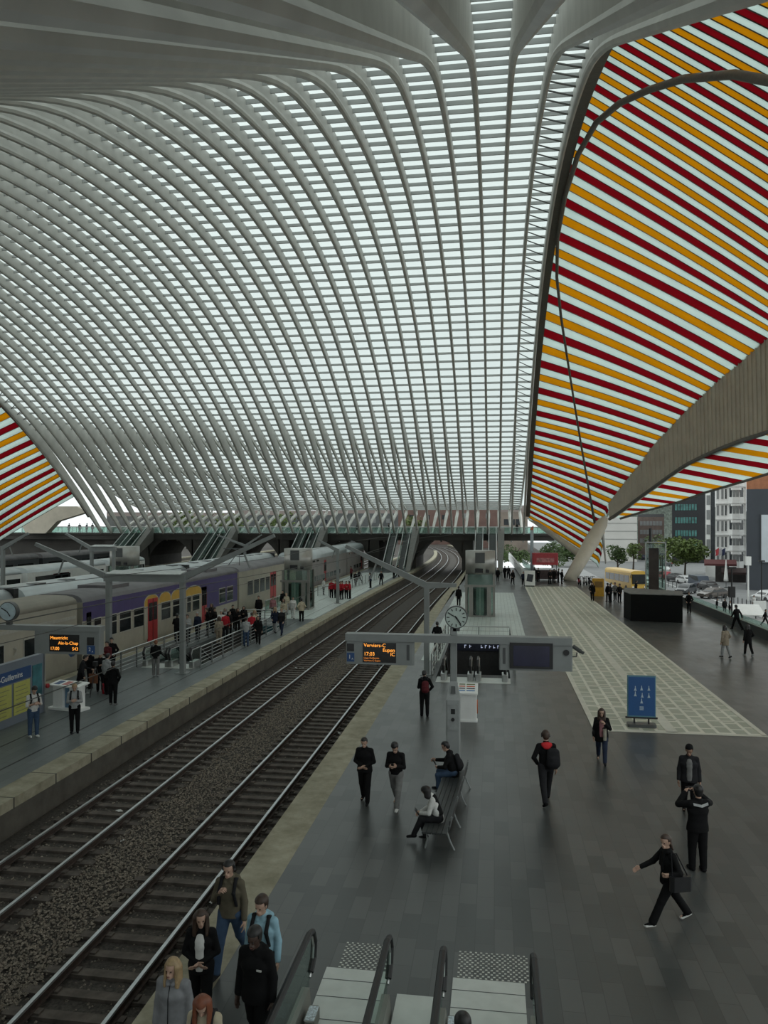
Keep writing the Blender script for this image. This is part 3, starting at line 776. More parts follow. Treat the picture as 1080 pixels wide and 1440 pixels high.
# white train with dark window bands at far left
t4 = empty('train', (-41.6, 0, 0), 0, 'white train with long dark window bands and one red door at far left', 'train')
xf4 = -41.6 + XS
for a, b in ((ty(-90, xf4), ty(33, xf4)), (ty(36.5, xf4), ty(150, xf4)), (ty(151, xf4) + .3, ty(205, xf4))):
    c = carriage(t4, a, b, WHITE, SILV, 3.0, 3.5)
    L = b - a
    for f0, f1 in (((.06, .72) if a < 40 else (.1, .50)), (.78, .95)):
        m = MB(); m.box((XS, a + L * f0, 1.75), (XS + .04, a + L * f1, 2.62)); m.build('window_band', WIN, c)
    if a > 50 and b < 82: door(c, ty(75, xf4), ty(97, xf4), REDP, .4, 2.7)
t5 = empty('train', (-57.0, 0, 0), 0, 'dark roofed train standing beyond the white one at far left', 'train')
for a, b in ((62, 88), (88.3, 113)):
    c = carriage(t5, a, b, BODYD, ROOFG, 3.0, 3.6)
    for j in range(6):
        m = MB(); m.box((XS, a + 1.5 + 4 * j, 1.6), (XS + .04, a + 4.5 + 4 * j, 2.5)); m.build('window_pane', WIN, c)
# ================================================================ FURNITURE OF THE PLATFORMS
AMB = mat('amber_led', (1.0, 0.36, 0.05), .5, 0, .02, 3, 0, 1.1)
AMBD = mat('dim_amber_led', (0.75, 0.24, 0.04), .5, 0, .02, 3, 0, .6)
SCR = mat('black_led_panel', (0.006, 0.006, 0.006), .25)
BLUE = mat('blue_sign', (0.012, 0.055, 0.17), .4, 0, .05, 2)
FRONT = (PI / 2, 0, 0)
# ---- the display post on the main platform
PYD = PD(637, 1090, 22.4).y; pc = PD(637, 1090, 22.4).x
post = empty('display_post', (pc, PYD, 0), 0, 'grey steel platform post carrying a clock and two hanging display boxes', 'display post')
m = MB(); m.bbox((-.2, 0, 0), (.2, .42, 2.22), .03); m.add([(-.2,0,2.22),(.2,0,2.22),(.2,.42,2.22),(-.2,.42,2.22),(-.1,.26,2.72),(.1,.26,2.72),(.1,.42,2.72),(-.1,.42,2.72)], [(0,1,5,4),(1,2,6,5),(2,3,7,6),(3,0,4,7),(4,5,6,7)])
m.build('pillar', mat('light_grey_pillar', (.27, .285, .28), .45, 0, .08, 2), post)
m = MB(); m.box((-.165, -.012, 1.35), (.165, .0, 2.1)); o = m.build('speaker_panel', mat('mid_grey_panel', (.26, .275, .27), .4), post)
m = MB(); m.box((-.06, -.02, 1.82), (.06, -.01, 1.97)); m.lathe([(.05, 0), (.05, .02)], (0, 0, 0), 12); m.v = [(x, y, z) for x, y, z in m.v[:8]] + [(x, -.02 - z, 1.66 + y) for x, y, z in m.v[8:]]
m.build('speaker_grille', BLACK, o)
m = MB(); m.add([(-.07,.07,2.4),(.07,.07,2.4),(.055,.17,2.6),(-.055,.17,2.6),(-.07,.04,2.4),(.07,.04,2.4),(.055,.14,2.6),(-.055,.14,2.6)], [(4,5,6,7),(0,3,2,1),(0,1,5,4),(2,3,7,6)]); m.build('vent_slot', DGREY, o)
m = MB(); m.bbox((-.1, .26, 2.7), (.1, .42, 4.3), .02); m.build('upper_post', GREY, post)
def wx(px): return PY(px, 900, PYD).x - pc
def wz(py, px=640): return PY(px, py, PYD).z
m = MB(); m.bbox((wx(484), .12, wz(902, 485)), (wx(805.5), .5, wz(892, 485)), .02); m.build('crossbar', GREY, post)
# left box: led board
xl0, xl1 = wx(485), wx(581)
zt, zb = wz(901, 530), wz(936, 530)
m = MB(); m.bbox((xl0, .16, zb), (xl1, .46, zt), .03); bx_ = m.build('display_box', GREY, post)
sx0, sx1, sz1, sz0 = wx(509), wx(556), wz(905, 532), wz(933, 532)
m = MB(); m.box((sx0, .145, sz0), (sx1, .17, sz1)); m.build('led_screen', SCR, bx_)
hh = sz1 - sz0; ww = sx1 - sx0
for body, f, h_, al, mm in (('Verviers-C', .86, .15, 'LEFT', AMB), ('Eupen', .63, .15, 'RIGHT', AMB), ('17:03', .42, .15, 'LEFT', AMB), ('IC', .42, .15, 'RIGHT', AMB), ('Liège-Guillemins', .22, .07, 'LEFT', AMBD), ('Verviers-C Eupen', .09, .07, 'LEFT', AMBD)):
    text('led_text', body, h_, ((sx0 + .03) if al == 'LEFT' else (sx1 - .03), .142, sz0 + hh * f), FRONT, mm, bx_, .002, al)
m = MB(); m.box((wx(486.5), .15, wz(917, 490)), (wx(496.5), .17, wz(906, 490))); m.build('dark_window', SCR, bx_)
m = MB(); m.box((wx(486.5), .145, wz(931.5, 490)), (wx(497), .17, wz(919, 490))); o = m.build('class_sign', BLUE, bx_)
text('class_text', '1', .17, (wx(490.5), .142, wz(925, 490)), FRONT, WHITE, bx_, .002); text('class_text', 'A', .08, (wx(494.3), .142, wz(927.5, 490)), FRONT, WHITE, bx_, .002)
m = MB(); m.box((wx(571), .15, wz(930, 575)), (wx(575), .165, wz(908, 575))); m.build('side_slot', DGREY, bx_)
m = MB(); m.box((wx(528), .2, zb - .06), (wx(531), .3, zb)); m.box((wx(533), .2, zb - .06), (wx(536), .3, zb)); m.build('mount_foot', BLACK, bx_)
# right box: dark monitor
xr0, xr1 = wx(702), wx(806)
m = MB(); m.bbox((xr0, .16, wz(945, 760)), (xr1, .46, wz(902, 760)), .03); bx_ = m.build('display_box', GREY, post)
m = MB(); m.bbox((wx(717), .1, wz(941.5, 745)), (wx(778), .18, wz(905, 745)), .01); o = m.build('monitor', BLACK, bx_)
m = MB(); m.box((wx(722), .09, wz(938, 745)), (wx(773), .102, wz(909, 745))); m.build('monitor_screen', mat('dim_violet_screen', (.016, .016, .04), .2, 0, .3, 1.5), bx_)
m = MB(); m.lathe([(.085, 0), (.085, .03)], (0, 0, 0), 16); m.v = [(wx(797) + x, .15 - z, wz(919, 797) + y) for x, y, z in m.v]; m.build('speaker_hole', BLACK, bx_)
m = MB(); m.box((wx(707), .15, wz(935, 710)), (wx(711), .165, wz(912, 710))); m.build('side_slot', DGREY, bx_)
m = MB(); m.tube([(wx(806), .3, wz(926, 806)), (wx(812), .3, wz(926, 812)), (wx(813), .3, wz(920, 812))], .02, 6); m.tube([(wx(807.5), .25, wz(911, 806)), (wx(817), .1, wz(917, 816))], .06, 10); m.tube([(wx(817), .1, wz(917, 816)), (wx(821), .05, wz(919, 820))], .045, 10); m.build('camera', DGREY, post)
# clock
cz = wz(869.5, 641); cx = wx(641)
def disc(m, x, y, z, r, t, n=36):
    vs = [(x + r*math.cos(2*PI*k/n), y + s, z + r*math.sin(2*PI*k/n)) for s in (0, t) for k in range(n)]
    return m.add(vs, [tuple(range(n)), tuple(range(2*n-1, n-1, -1))] + [(k, n+k, n+(k+1) % n, (k+1) % n) for k in range(n)])
FACE = mat('clock_face', (0.40, 0.47, 0.43), .4, 0, .03)
m = MB(); disc(m, cx, .22, cz, .335, .2); m.box((cx - .1, .26, 4.2), (cx + .1, .42, cz - .28)); ck = m.build('clock', DGREY, post)
m = MB(); disc(m, cx, .205, cz, .305, .03); m.build('clock_face', FACE, ck)
m = MB()
for k in range(12):
    a = PI / 6 * k; L = .07 if k % 3 else .085
    p = Vector((cx + .28*math.sin(a), .2, cz + .28*math.cos(a))); q = Vector((cx + (.28-L)*math.sin(a), .2, cz + (.28-L)*math.cos(a)))
    m.beam(p, q, .026, .012, (0, 1, 0))
m.build('hour_mark', BLACK, ck)
for nm, an, L, w_ in (('minute_hand', 300, .265, .026), ('hour_hand', 145, .235, .034)):
    a = math.radians(an); m = MB(); m.beam((cx - .05*math.sin(a), .19, cz - .05*math.cos(a)), (cx + L*math.sin(a), .19, cz + L*math.cos(a)), w_, .012, (0, 1, 0)); m.build(nm, BLACK, ck)
# ---- display post of the island platform, mostly cut off by the frame
Y2 = 24.6
p0 = PY(137, 890, Y2); px0 = p0.x - 4.6
ip = empty('display_post', (px0, Y2, 0), 0, 'display post on the left island platform with amber lettered train board', 'display post')
def w2(px): return PY(px, 900, Y2).x - px0
def z2(py, px=70): return PY(px, py, Y2).z
m = MB(); m.bbox((-.2, 0, 0), (.2, .42, 2.2), .03); m.bbox((-.1, .2, 2.2), (.1, .4, z2(886) + .2), .02); m.build('pillar', GREY, ip)
m = MB(); m.bbox((-.4, .12, z2(888)), (w2(138), .5, z2(881)), .02); m.build('crossbar', GREY, ip)
m = MB(); m.bbox((w2(44), .16, z2(920.5)), (w2(137), .46, z2(887)), .03); bx_ = m.build('display_box', GREY, ip)
m = MB(); a0, a1, b1, b0 = w2(66), w2(108), z2(893), z2(917); m.box((a0, .145, b0), (a1, .17, b1)); m.build('led_screen', SCR, bx_)
for body, f, al in (('Maastricht', .80, 'LEFT'), ('Aix-la-Chap', .50, 'RIGHT'), ('17:00', .17, 'LEFT'), ('S43', .17, 'RIGHT')):
    text('led_text', body, .155, ((a0 + .03) if al == 'LEFT' else (a1 - .03), .142, lerp(b0, b1, f)), FRONT, AMB, bx_, .002, al)
m = MB(); m.box((w2(119), .15, z2(907)), (w2(129), .17, z2(896))); m.build('dark_window', SCR, bx_)
m = MB(); m.box((w2(119), .145, z2(919.5)), (w2(130), .17, z2(907.5))); m.build('class_sign', BLUE, bx_)
text('class_text', '2', .17, (w2(123), .142, z2(913)), FRONT, WHITE, bx_, .002); text('class_text', 'A', .08, (w2(127), .142, z2(916)), FRONT, WHITE, bx_, .002)
m = MB(); m.add([(w2(91), .2, z2(920)), (w2(99), .2, z2(920)), (w2(95), .2, z2(925)), (w2(91), .4, z2(920)), (w2(99), .4, z2(920)), (w2(95), .4, z2(925))], [(0,2,1),(3,4,5),(0,3,5,2),(1,2,5,4),(0,1,4,3)]); m.build('arrow_mark', BLUE, bx_)
c0 = PY(5, 861, Y2); m = MB(); disc(m, c0.x - px0, .22, c0.z, .335, .2); m.box((c0.x - px0 - .08, .24, z2(884)), (c0.x - px0 + .08, .4, c0.z - .2)); ck = m.build('clock', DGREY, ip)
m = MB(); disc(m, c0.x - px0, .205, c0.z, .305, .03); m.build('clock_face', mat('pale_blue_clock_face', (.38, .47, .50), .4), ck)
m = MB()
for an, L in ((300, .26), (145, .2)):
    a = math.radians(an); m.beam((c0.x - px0, .19, c0.z), (c0.x - px0 + L*math.sin(a), .19, c0.z + L*math.cos(a)), .03, .012, (0, 1, 0))
m.build('clock_hands', BLACK, ck)
# ---- information wall with timetables
nd = G(62, 1001); wxx = nd.x
iw = empty('information_wall', (wxx, nd.y, 0), 0, 'grey information wall with blue station name header and yellow timetables at far left', 'information wall')
IWM = mat('blue_grey_panel', (0.15, 0.175, 0.21), .4, 0, .05, 1)
m = MB(); m.bbox((-.22, -8, 0), (0, 0, 2.3), .02); m.build('panel', IWM, iw)
def iy(px): return PX(px, 960, wxx).y - nd.y
def iz(py, px): return PX(px, py, wxx).z
m = MB(); m.box((0, -7.6, 1.55), (.02, iy(43), 2.0)); o = m.build('header_board', BLUE, iw)
text('station_name', 'Liège-Guillemins', .3, (.03, iy(24) + .3, 1.76), (PI/2, 0, PI/2), WHITE, iw, .003, 'RIGHT')
TT = mat('yellow_timetable', (0.42, 0.42, 0.10), .5, 0, .06, 5)
for k in range(5):
    y1 = iy(41.5) - k * 1.12; m = MB(); m.box((0, y1 - .98, .32), (.025, y1, 1.5)); o = m.build('timetable', TT, iw)
    m = MB()
    for j in range(7): m.box((.02, y1 - .9, .42 + .15 * j), (.03, y1 - R.uniform(.1, .4), .445 + .15 * j))
    m.build('timetable_lines', mat('faded_print', (.2, .2, .1), .6), o)
m = MB(); m.box((0, iy(58.5), .75), (.02, iy(45.5), 1.95)); m.build('picture_poster', mat('teal_picture', (0.03, 0.16, 0.19), .4, 0, .5, 1.5), iw)
m = MB(); m.box((-.02, -.03, 0), (.04, .03, 2.32)); m.build('edge_strip', STEEL, iw)
m = MB(); m.lathe([(.09, 0), (.09, .07)], (0, 0, 0), 14); m.v = [(.04 + z, .12 + x, 1.0 + y) for x, y, z in m.v]; m.build('red_button', REDP, iw)
# ---- white information table
g = G(97, 997)
tb = empty('information_table', (g.x, g.y, 0), math.radians(-12), 'white counter with printed leaflets on the island platform beside the information wall', 'counter')
m = MB(); m.add([(-.75,-.3,.92),(.75,-.3,.92),(.75,.3,1.0),(-.75,.3,1.0),(-.75,-.3,.98),(.75,-.3,.98),(.75,.3,1.06),(-.75,.3,1.06)], [(3,2,1,0),(4,5,6,7),(0,1,5,4),(1,2,6,5),(2,3,7,6),(3,0,4,7)]); m.build('top', WHITE, tb)
m = MB(); m.bbox((-.62, -.22, .08), (-.1, .22, .93)); m.bbox((.2, -.22, .08), (.62, .22, .93)); m.build('cabinet', WHITE, tb)
m = MB(); m.box((-.1, -.1, .08), (.2, .2, .93)); m.build('blue_panel', mat('pale_blue_panel', (.12, .22, .33), .4), tb)
m = MB(); m.bbox((-.8, -.32, 0), (.8, .32, .08), .04); m.build('foot', WHITE, tb)
for k, (x, mm) in enumerate(((-.45, BLUE), (-.05, mat('salmon_print', (.45, .14, .12), .5)), (.35, DGREY))):
    m = MB(); m.add([(x-.14,-.2,.995),(x+.14,-.2,.995),(x+.14,.2,1.05),(x-.14,.2,1.05)], [(0,1,2,3)]); m.build('leaflet', mm, tb)
# ---- advertising lectern behind the display post
g = G(658, 1014)
ad = empty('leaflet_stand', (g.x, g.y, 0), 0, 'white information stand with rows of coloured bars right behind the display post', 'information stand')
m = MB(); m.bbox((-.32, -.12, 0), (.33, .12, 1.05), .03); m.bbox((-.36, -.16, 0), (.36, .18, .07), .03); m.build('cabinet', WHITE, ad)
m = MB(); m.add([(-.37,-.2,1.02),(.37,-.2,1.02),(.37,.22,1.32),(-.37,.22,1.32),(-.37,-.2,1.08),(.37,-.2,1.08),(.37,.22,1.38),(-.37,.22,1.38)], [(3,2,1,0),(4,5,6,7),(0,1,5,4),(1,2,6,5),(2,3,7,6),(3,0,4,7)]); tp = m.build('sloped_top', WHITE, ad)
for k, cc in enumerate(((.06, .2, .45), (.02, .03, .06), (.55, .12, .05), (.12, .16, .05))):
    f = .2 + .2 * k; y = -.2 + .42 * f; z = 1.085 + .3 * f
    m = MB(); m.add([(-.05,y,z),(.26,y,z),(.26,y+.04,z+.03),(-.05,y+.04,z+.03),(-.33,y,z),(-.1,y,z),(-.1,y+.04,z+.03),(-.33,y+.04,z+.03)], [(0,1,2,3),(4,5,6,7)]); m.build('colour_bar', mat('bar_ink_%d' % k, cc, .5), tp)
m = MB(); m.lathe([(.2, 0), (.2, .04)], (0, 0, 0), 20); m.v = [(.33 + z, y * .5, .55 + x * 1.3) for x, y, z in m.v]; m.build('orange_side_disc', mat('orange_plastic', (.55, .17, .08), .5), ad)
# ---- blue information sign on the pale floor band
g = G(902, 1022)
bs = empty('information_sign', (g.x, g.y, 0), math.radians(-2), 'blue free-standing sign with white pictograms at the end of the pale floor band', 'sign')
k_ = g.y * .99 / F
m = MB(); m.bbox((-.5, -.22, 0), (.5, .22, .12), .06); m.build('weighted_base', DGREY, bs)
m = MB(); m.box((-.28, -.02, .1), (-.22, .02, .45)); m.box((.22, -.02, .1), (.28, .02, .45)); m.box((-.56, -.03, .3), (.56, .03, .36)); m.build('stand_leg', BLACK, bs)
m = MB(); m.bbox((-.5, -.035, .36), (.5, .035, 1.86), .02); m.build('frame', mat('pale_teal_frame', (.10, .22, .27), .35), bs)
m = MB(); m.box((-.46, -.05, .41), (.46, -.03, 1.81)); pnl = m.build('blue_board', mat('bright_blue_board', (0.02, 0.085, 0.24), .35, 0, .05, 2), bs)
for (x, z) in ((-.22, 1.4), (0, 1.42), (.25, 1.42), (-.22, 1.2), (.02, 1.16), (.25, 1.16), (0, .95)):
    m = MB(); m.add([(x-.04,-.055,z-.07),(x+.04,-.055,z-.07),(x,-.055,z+.06)], [(0,1,2)]); m.box((x-.012, -.057, z - .09), (x+.012, -.052, z+.08)); m.box((x-.05, -.057, z - .09), (x+.05, -.052, z-.075)); m.build('pictogram', mat('pale_pictogram', (.45, .55, .62), .5), pnl)
m = MB()
for z in (.62, .67, .72): m.box((-.07, -.057, z), (.07, -.052, z + .025))
m.build('text_lines', mat('pale_pictogram', (.45, .55, .62), .5), pnl)
# ---- bench
g0, g1 = G(606, 1192), G(634, 1108)
dirv = (g1 - g0); L = dirv.length + .5
bn = empty('bench', ((g0.x + g1.x) / 2 + .12, (g0.y + g1.y) / 2, 0), math.atan2(-dirv.x, dirv.y), 'dark slatted bench on the platform with two people sitting on it', 'bench')
BEN = mat('dark_bench_slat', (0.03, 0.034, 0.034), .5, 0, .15, 4)
m = MB()
for k in range(5): m.bbox((-.3 + .115 * k, -L/2, .40), (-.2 + .115 * k, L/2, .44), .01)
m.build('seat', BEN, bn)
m = MB()
for k in range(2): m.bbox((.3 + .02 * k, -L/2, .50 + .13 * k), (.33 + .02 * k, L/2, .6 + .13 * k), .01)
m.build('back_rail', BEN, bn)
for y in (-L/2 + .2, -L/6, L/6, L/2 - .2):
    m = MB(); m.tube([(-.25, y, 0), (-.2, y, .2), (-.22, y, .4), (.25, y, .4), (.3, y, .5), (.36, y, .75)], .022, 6); m.tube([(.42, y, 0), (.32, y, .2), (.25, y, .4)], .022, 6); m.build('leg', GREY, bn)
# ---- platform gantries with their raking arms
def arm(m, p, q, w0=.26, w1=.14):
    p, q = Vector(p), Vector(q); d = (q - p).normalized(); u = Vector((0, 0, 1)); s = d.cross(u).normalized(); up = s.cross(d)
    vs = []
    for c, w_ in ((p, w0), (q, w1)):
        vs += [c + s*w_*.5 - up*w_*.6, c + s*w_*.5 + up*w_*.6, c - s*w_*.5 + up*w_*.6, c - s*w_*.5 - up*w_*.6]
    m.add(vs, [(0,1,5,4),(1,2,6,5),(2,3,7,6),(3,0,4,7),(3,2,1,0),(4,5,6,7)])
GYC = 36.5
def gantry(posts, ends, Y, zt, label, group=None):
    e = empty('catenary_mast', ((posts[0] + posts[-1]) / 2, Y, 0), 0, label, 'catenary mast', group); x0 = (posts[0] + posts[-1]) / 2
    for x in posts:
        m = MB(); m.bbox((x - x0 - .13, -.13, 0), (x - x0 + .13, .13, zt), .03); m.box((x - x0 - .3, -.3, 0), (x - x0 + .3, .3, .03)); m.build('post', GREY, e)
    if len(posts) > 1:
        m = MB(); m.bbox((posts[0] - x0 - .2, -.2, zt - .35), (posts[1] - x0 + .2, .2, zt + .02), .03); m.build('crossbeam', GREY, e)
        m = MB(); m.add([(posts[0]-x0, -.35, zt+.02),(posts[1]-x0,-.35,zt+.02),(posts[1]-x0,.5,zt+.14),(posts[0]-x0,.5,zt+.14),(posts[0]-x0, -.35, zt+.06),(posts[1]-x0,-.35,zt+.06),(posts[1]-x0,.5,zt+.18),(posts[0]-x0,.5,zt+.18)], [(3,2,1,0),(4,5,6,7),(0,1,5,4),(1,2,6,5),(2,3,7,6),(3,0,4,7)]); m.build('lamp_panel', mat('pale_grey_panel', (.42, .44, .43), .4), e)
    for (xs, xe, ze) in ends:
        m = MB(); arm(m, (xs - x0, 0, zt - .15), (xe - x0, 0, ze)); m.build('arm', GREY, e)
        s = 1 if xe > xs else -1; mx_ = xe - s * 1.6; mz = lerp(ze, zt, 1.6 / abs(xe - xs) if abs(xe - xs) > 1.6 else 1)
        if ze > zt:
            m = MB(); m.tube([(mx_ - x0, 0, mz), (mx_ - x0 + s*.35, 0, mz - .9)], .05, 6); m.build('registration_arm', GREY, e)
    return e
gx = lambda px, Y: PY(px, 800, Y).x
gantry([gx(600, 37.4)], [(gx(600, 37.4), gx(486, 37.4), PY(486, 768, 37.4).z), (gx(600, 37.4), gx(642, 37.4), PY(642, 823, 37.4).z)], 37.4, PY(600, 819, 37.4).z, 'grey catenary mast on the main platform just left of the clock')
gantry([gx(153, 36), gx(257, 36)], [(gx(153, 36), gx(50, 36), PY(50, 765, 36).z), (gx(257, 36), gx(386, 36), PY(386, 753, 36).z)], 36, PY(205, 808, 36).z, 'two legged catenary mast on the near island beside the purple train')
Yg = 69
gantry([gx(475, Yg)], [(gx(475, Yg), gx(448, Yg), PY(448, 760, Yg).z)], Yg, PY(475, 772, Yg).z, 'slim catenary mast on the island behind the metal lift drum')
Yg = 62
gantry([gx(129, Yg), gx(160, Yg)], [(gx(129, Yg), gx(92, Yg), PY(92, 750, Yg).z)], Yg, PY(129, 769, Yg).z, 'catenary mast on the second island left of the far lift drum')
Yg = 52
gantry([gx(4, Yg)], [(gx(4, Yg), gx(40, Yg), PY(40, 750, Yg).z)], Yg, PY(4, 768, Yg).z, 'catenary mast at the very left edge of the view')
Yg = 98
gantry([gx(345, Yg)], [(gx(345, Yg), gx(305, Yg), PY(305, 752, Yg).z), (gx(345, Yg), gx(368, Yg), PY(368, 752, Yg).z)], Yg, PY(345, 766, Yg).z, 'distant catenary mast between the footbridge escalators')
# contact wires
m_w = mat('copper_wire', (.05, .05, .045), .5, .5)
for x, nm in ((-7.1, 'over the near track'), (-11.05, 'over the track by the long pale edge')):
    e = empty('contact_wire', (x, 0, 0), 0, 'pair of thin overhead wires strung ' + nm, 'overhead wire')
    m = MB(); m.tube([(0, 4, 4.66), (0, 37, 4.66), (0, 70, 4.66), (.3, 120, 4.66)], .009, 4); m.build('contact_cable', m_w, e)
    m = MB()
    pts = [(tshift(y), y, 5.6 + .35 * abs(math.cos(PI * (y - 4) / 66))) for y in range(4, 121, 6)]; m.tube(pts, .009, 4); m.build('messenger_cable', m_w, e)
# ---- lifts: glass shaft with metal drum on top
LGL = glass_mat('lift_glass', (0.66, 0.76, 0.72), .9)
LST = mat('lift_steel', (0.24, 0.235, 0.215), .4, .6, .1, 1.2)
def rrect(w_, d_, r, n=5):
    pts = []
    for cx_, cy_, a0 in ((w_/2-r, d_/2-r, 0), (-w_/2+r, d_/2-r, 90), (-w_/2+r, -d_/2+r, 180), (w_/2-r, -d_/2+r, 270)):
        for k in range(n+1):
            a = math.radians(a0 + 90*k/n); pts.append((cx_ + r*math.cos(a), cy_ + r*math.sin(a)))
    return pts
def lift(px, pyb, pyt, wpx, label, zsplit=3.35, gz=0):
    b = G(px, pyb); d = F * CAM_H / (pyb - HY); w_ = wpx * d / F
    ht = PD(px, pyt, d).z
    e = empty('lift', (b.x, b.y + w_/2, 0), 0, label, 'lift', 'glass lifts between footbridge and platforms')
    m = MB(); m.prism(rrect(w_, w_, w_*.47, 9), zsplit, ht); o = m.build('metal_drum', mat('ribbed_lift_drum', (.36, .355, .33), .38, .55, .12, 1.5), e, True)
    m = MB(); m.box((-w_*.16, -w_/2 - .02, ht - .95), (w_*.16, -w_/2 + .2, ht - .12)); m.build('dark_grille', DGREY, o)
    m = MB(); m.box((-w_*.17, -w_/2 - .02, zsplit + .12), (w_*.1, -w_/2 + .2, zsplit + .45)); m.box((w_*.2, -w_/2 + .02, zsplit + .12), (w_*.3, -w_/2 + .2, zsplit + .35)); m.build('indicator', BLACK, o)
    m = MB(); m.prism(rrect(w_*.97, w_*.97, w_*.3, 5), .12, zsplit); m.build('glass_shaft', LGL, e)
    m = MB()
    for s in (-1, 1):
        m.box((s*w_*.46 - .09, -w_*.4, 0), (s*w_*.46 + .09, -w_*.28, zsplit)); m.box((s*w_*.3 - .16, -w_*.5, 0), (s*w_*.3 + .16, -w_*.42, zsplit - .9)); m.box((s*w_*.46 - .09, w_*.3, 0), (s*w_*.46 + .09, w_*.4, zsplit))
    m.box((-w_*.52, -w_*.52, zsplit - 1.0), (w_*.52, -w_*.44, zsplit - .82)); m.prism(rrect(w_*1.02, w_*1.02, w_*.3, 5), -.0, .14)
    m.build('shaft_frame', LST, e)
    m = MB(); m.box((-w_*.13, -w_*.47, .14), (w_*.13, -w_*.45, zsplit - 1.02)); m.box((-.03, -w_*.49, .14), (.03, -w_*.44, zsplit - 1.02)); m.build('lift_door', mat('green_lift_door', (.17, .24, .205), .3), e)
    m = MB(); m.box((-w_*.28, -w_*.3, .2), (w_*.28, w_*.3, 2.2)); m.build('cabin', mat('dim_cabin', (.05, .07, .06), .6), e)
    return e
lift(675, 868, 775, 42, 'glass lift on the main platform with ribbed metal drum, nearest to the clock')
lift(414.5, 858, 772, 40, 'glass lift with metal drum on the island platform beside the crowd')
lift(166, 847, 769, 40, 'metal lift drum of the second island, seen above the silver train roof')
# ---- escalators coming down from the footbridge
def far_escalator(xc, label):
    e = empty('escalator', (xc, 124.3, 0), 0, label, 'escalator', 'escalators of the far footbridge')
    top, bot, L = 5.55, 0.0, 10.2
    for s in (-1.05, 1.05):
        m = MB(); m.box((s - .55, -L, 0), (s + .55, -L - 1.2, .06))
        m.add([(s-.5, 0, top), (s+.5, 0, top), (s+.5, -L, .05), (s-.5, -L, .05), (s-.5, 0, top - .7), (s+.5, 0, top - .7), (s+.5, -L, -.0), (s-.5, -L, .0)], [(0,1,2,3),(7,6,5,4),(0,3,7,4),(1,5,6,2)])
        m.build('step_band', mat('dark_escalator_step', (.035, .037, .037), .5), e)
        for q in (-.58, .58):
            m = MB(); m.add([(s+q-.03, 0, top), (s+q+.03, 0, top), (s+q+.03, -L, 0), (s+q-.03, -L, 0), (s+q-.03, 0, top + 1), (s+q+.03, 0, top + 1), (s+q+.03, -L, 1), (s+q-.03, -L, 1)], [(0,3,7,4),(1,5,6,2),(4,7,6,5),(0,1,2,3),(2,6,7,3),(0,4,5,1)])
            b = m.build('balustrade', CLEAR, e)
            m = MB(); m.tube([(s+q, .4, top + 1), (s+q, 0, top + 1), (s+q, -L, 1.0), (s+q, -L - .8, .95), (s+q, -L - .95, .6)], .07, 6); m.build('handrail', STEEL, b)
    m = MB(); m.add([(1.8, .2, top + 1.1), (2.9, .2, top + 1.1), (2.5, -L, .2), (1.85, -L, .2), (1.8, .2, top - 1.2), (2.9, .2, top - 1.2), (2.5, -L, -.0), (1.85, -L, 0)], [(0,1,2,3),(7,6,5,4),(0,3,7,4),(1,5,6,2),(2,6,7,3),(0,4,5,1)])
    m.build('side_girder', mat('grey_girder', (.2, .2, .185), .6), e)
far_escalator(-1.3, 'escalator pair coming down to the main platform behind its lift')
far_escalator(-15.0, 'escalator pair coming down to the near island behind the double-decker coaches')
far_escalator(-30.2, 'escalator pair behind the island lift drum, third from the left')
far_escalator(-45.6, 'escalator pair coming down above the silver train roof, second from the left')
far_escalator(-60.6, 'escalator pair coming down above the left lift drum, leftmost of five')
# ---- escalators in front, rising towards the camera
def balustrade(e, x, y0, y1, name='balustrade'):
    """level newel at y1 (far end), level to y0 then rising 30 degrees towards the viewer"""
    yk = y0; ye = 2.6; rise = (yk - ye) * math.tan(math.radians(30))
    path = [(x, ye, .98 + rise), (x, yk + .25, 1.0), (x, y1 - .35, 1.0), (x, y1 - .12, .93), (x, y1 - .0, .72), (x, y1 - .06, .48), (x, y1 - .25, .36)]
    m = MB(); m.add([(x - .012, y, z) for _, y, z in path] + [(x - .012, y1 - .3, .06), (x - .012, yk, .06), (x - .012, ye, .06 + rise)], [tuple(range(len(path) + 3))])
    b = m.build(name, CLEAR, e)
    m = MB()
    n = len(path); tn = []
    m.tube(path, .042, 8); m.v = [(x + (q - x) * 1.25, y, z) for q, y, z in m.v]
    m.build('handrail', BLACK, b)
    off = .06
    m = MB(); m.tube([(x, y - (.05 if k > 2 else 0), z - off) for k, (_, y, z) in enumerate(path)], .022, 6); m.build('rail_trim', STEEL, b)
    m = MB()
    for s in (-.09, .09):
        pass
    m.add([(x - .09, y1 - .55, 0), (x + .09, y1 - .55, 0), (x + .09, yk, 0), (x - .09, yk, 0), (x - .06, y1 - .55, .3), (x + .06, y1 - .55, .3), (x + .06, yk, .3), (x - .06, yk, .3),
           (x - .09, ye, rise), (x + .09, ye, rise), (x - .06, ye, rise + .3), (x + .06, ye, rise + .3)],
          [(0,1,5,4),(1,2,6,5),(4,5,6,7),(3,0,4,7),(2,9,11,6),(8,3,7,10),(7,6,11,10),(8,9,2,3),(8,10,11,9)]); m.build('skirt', LST, b)
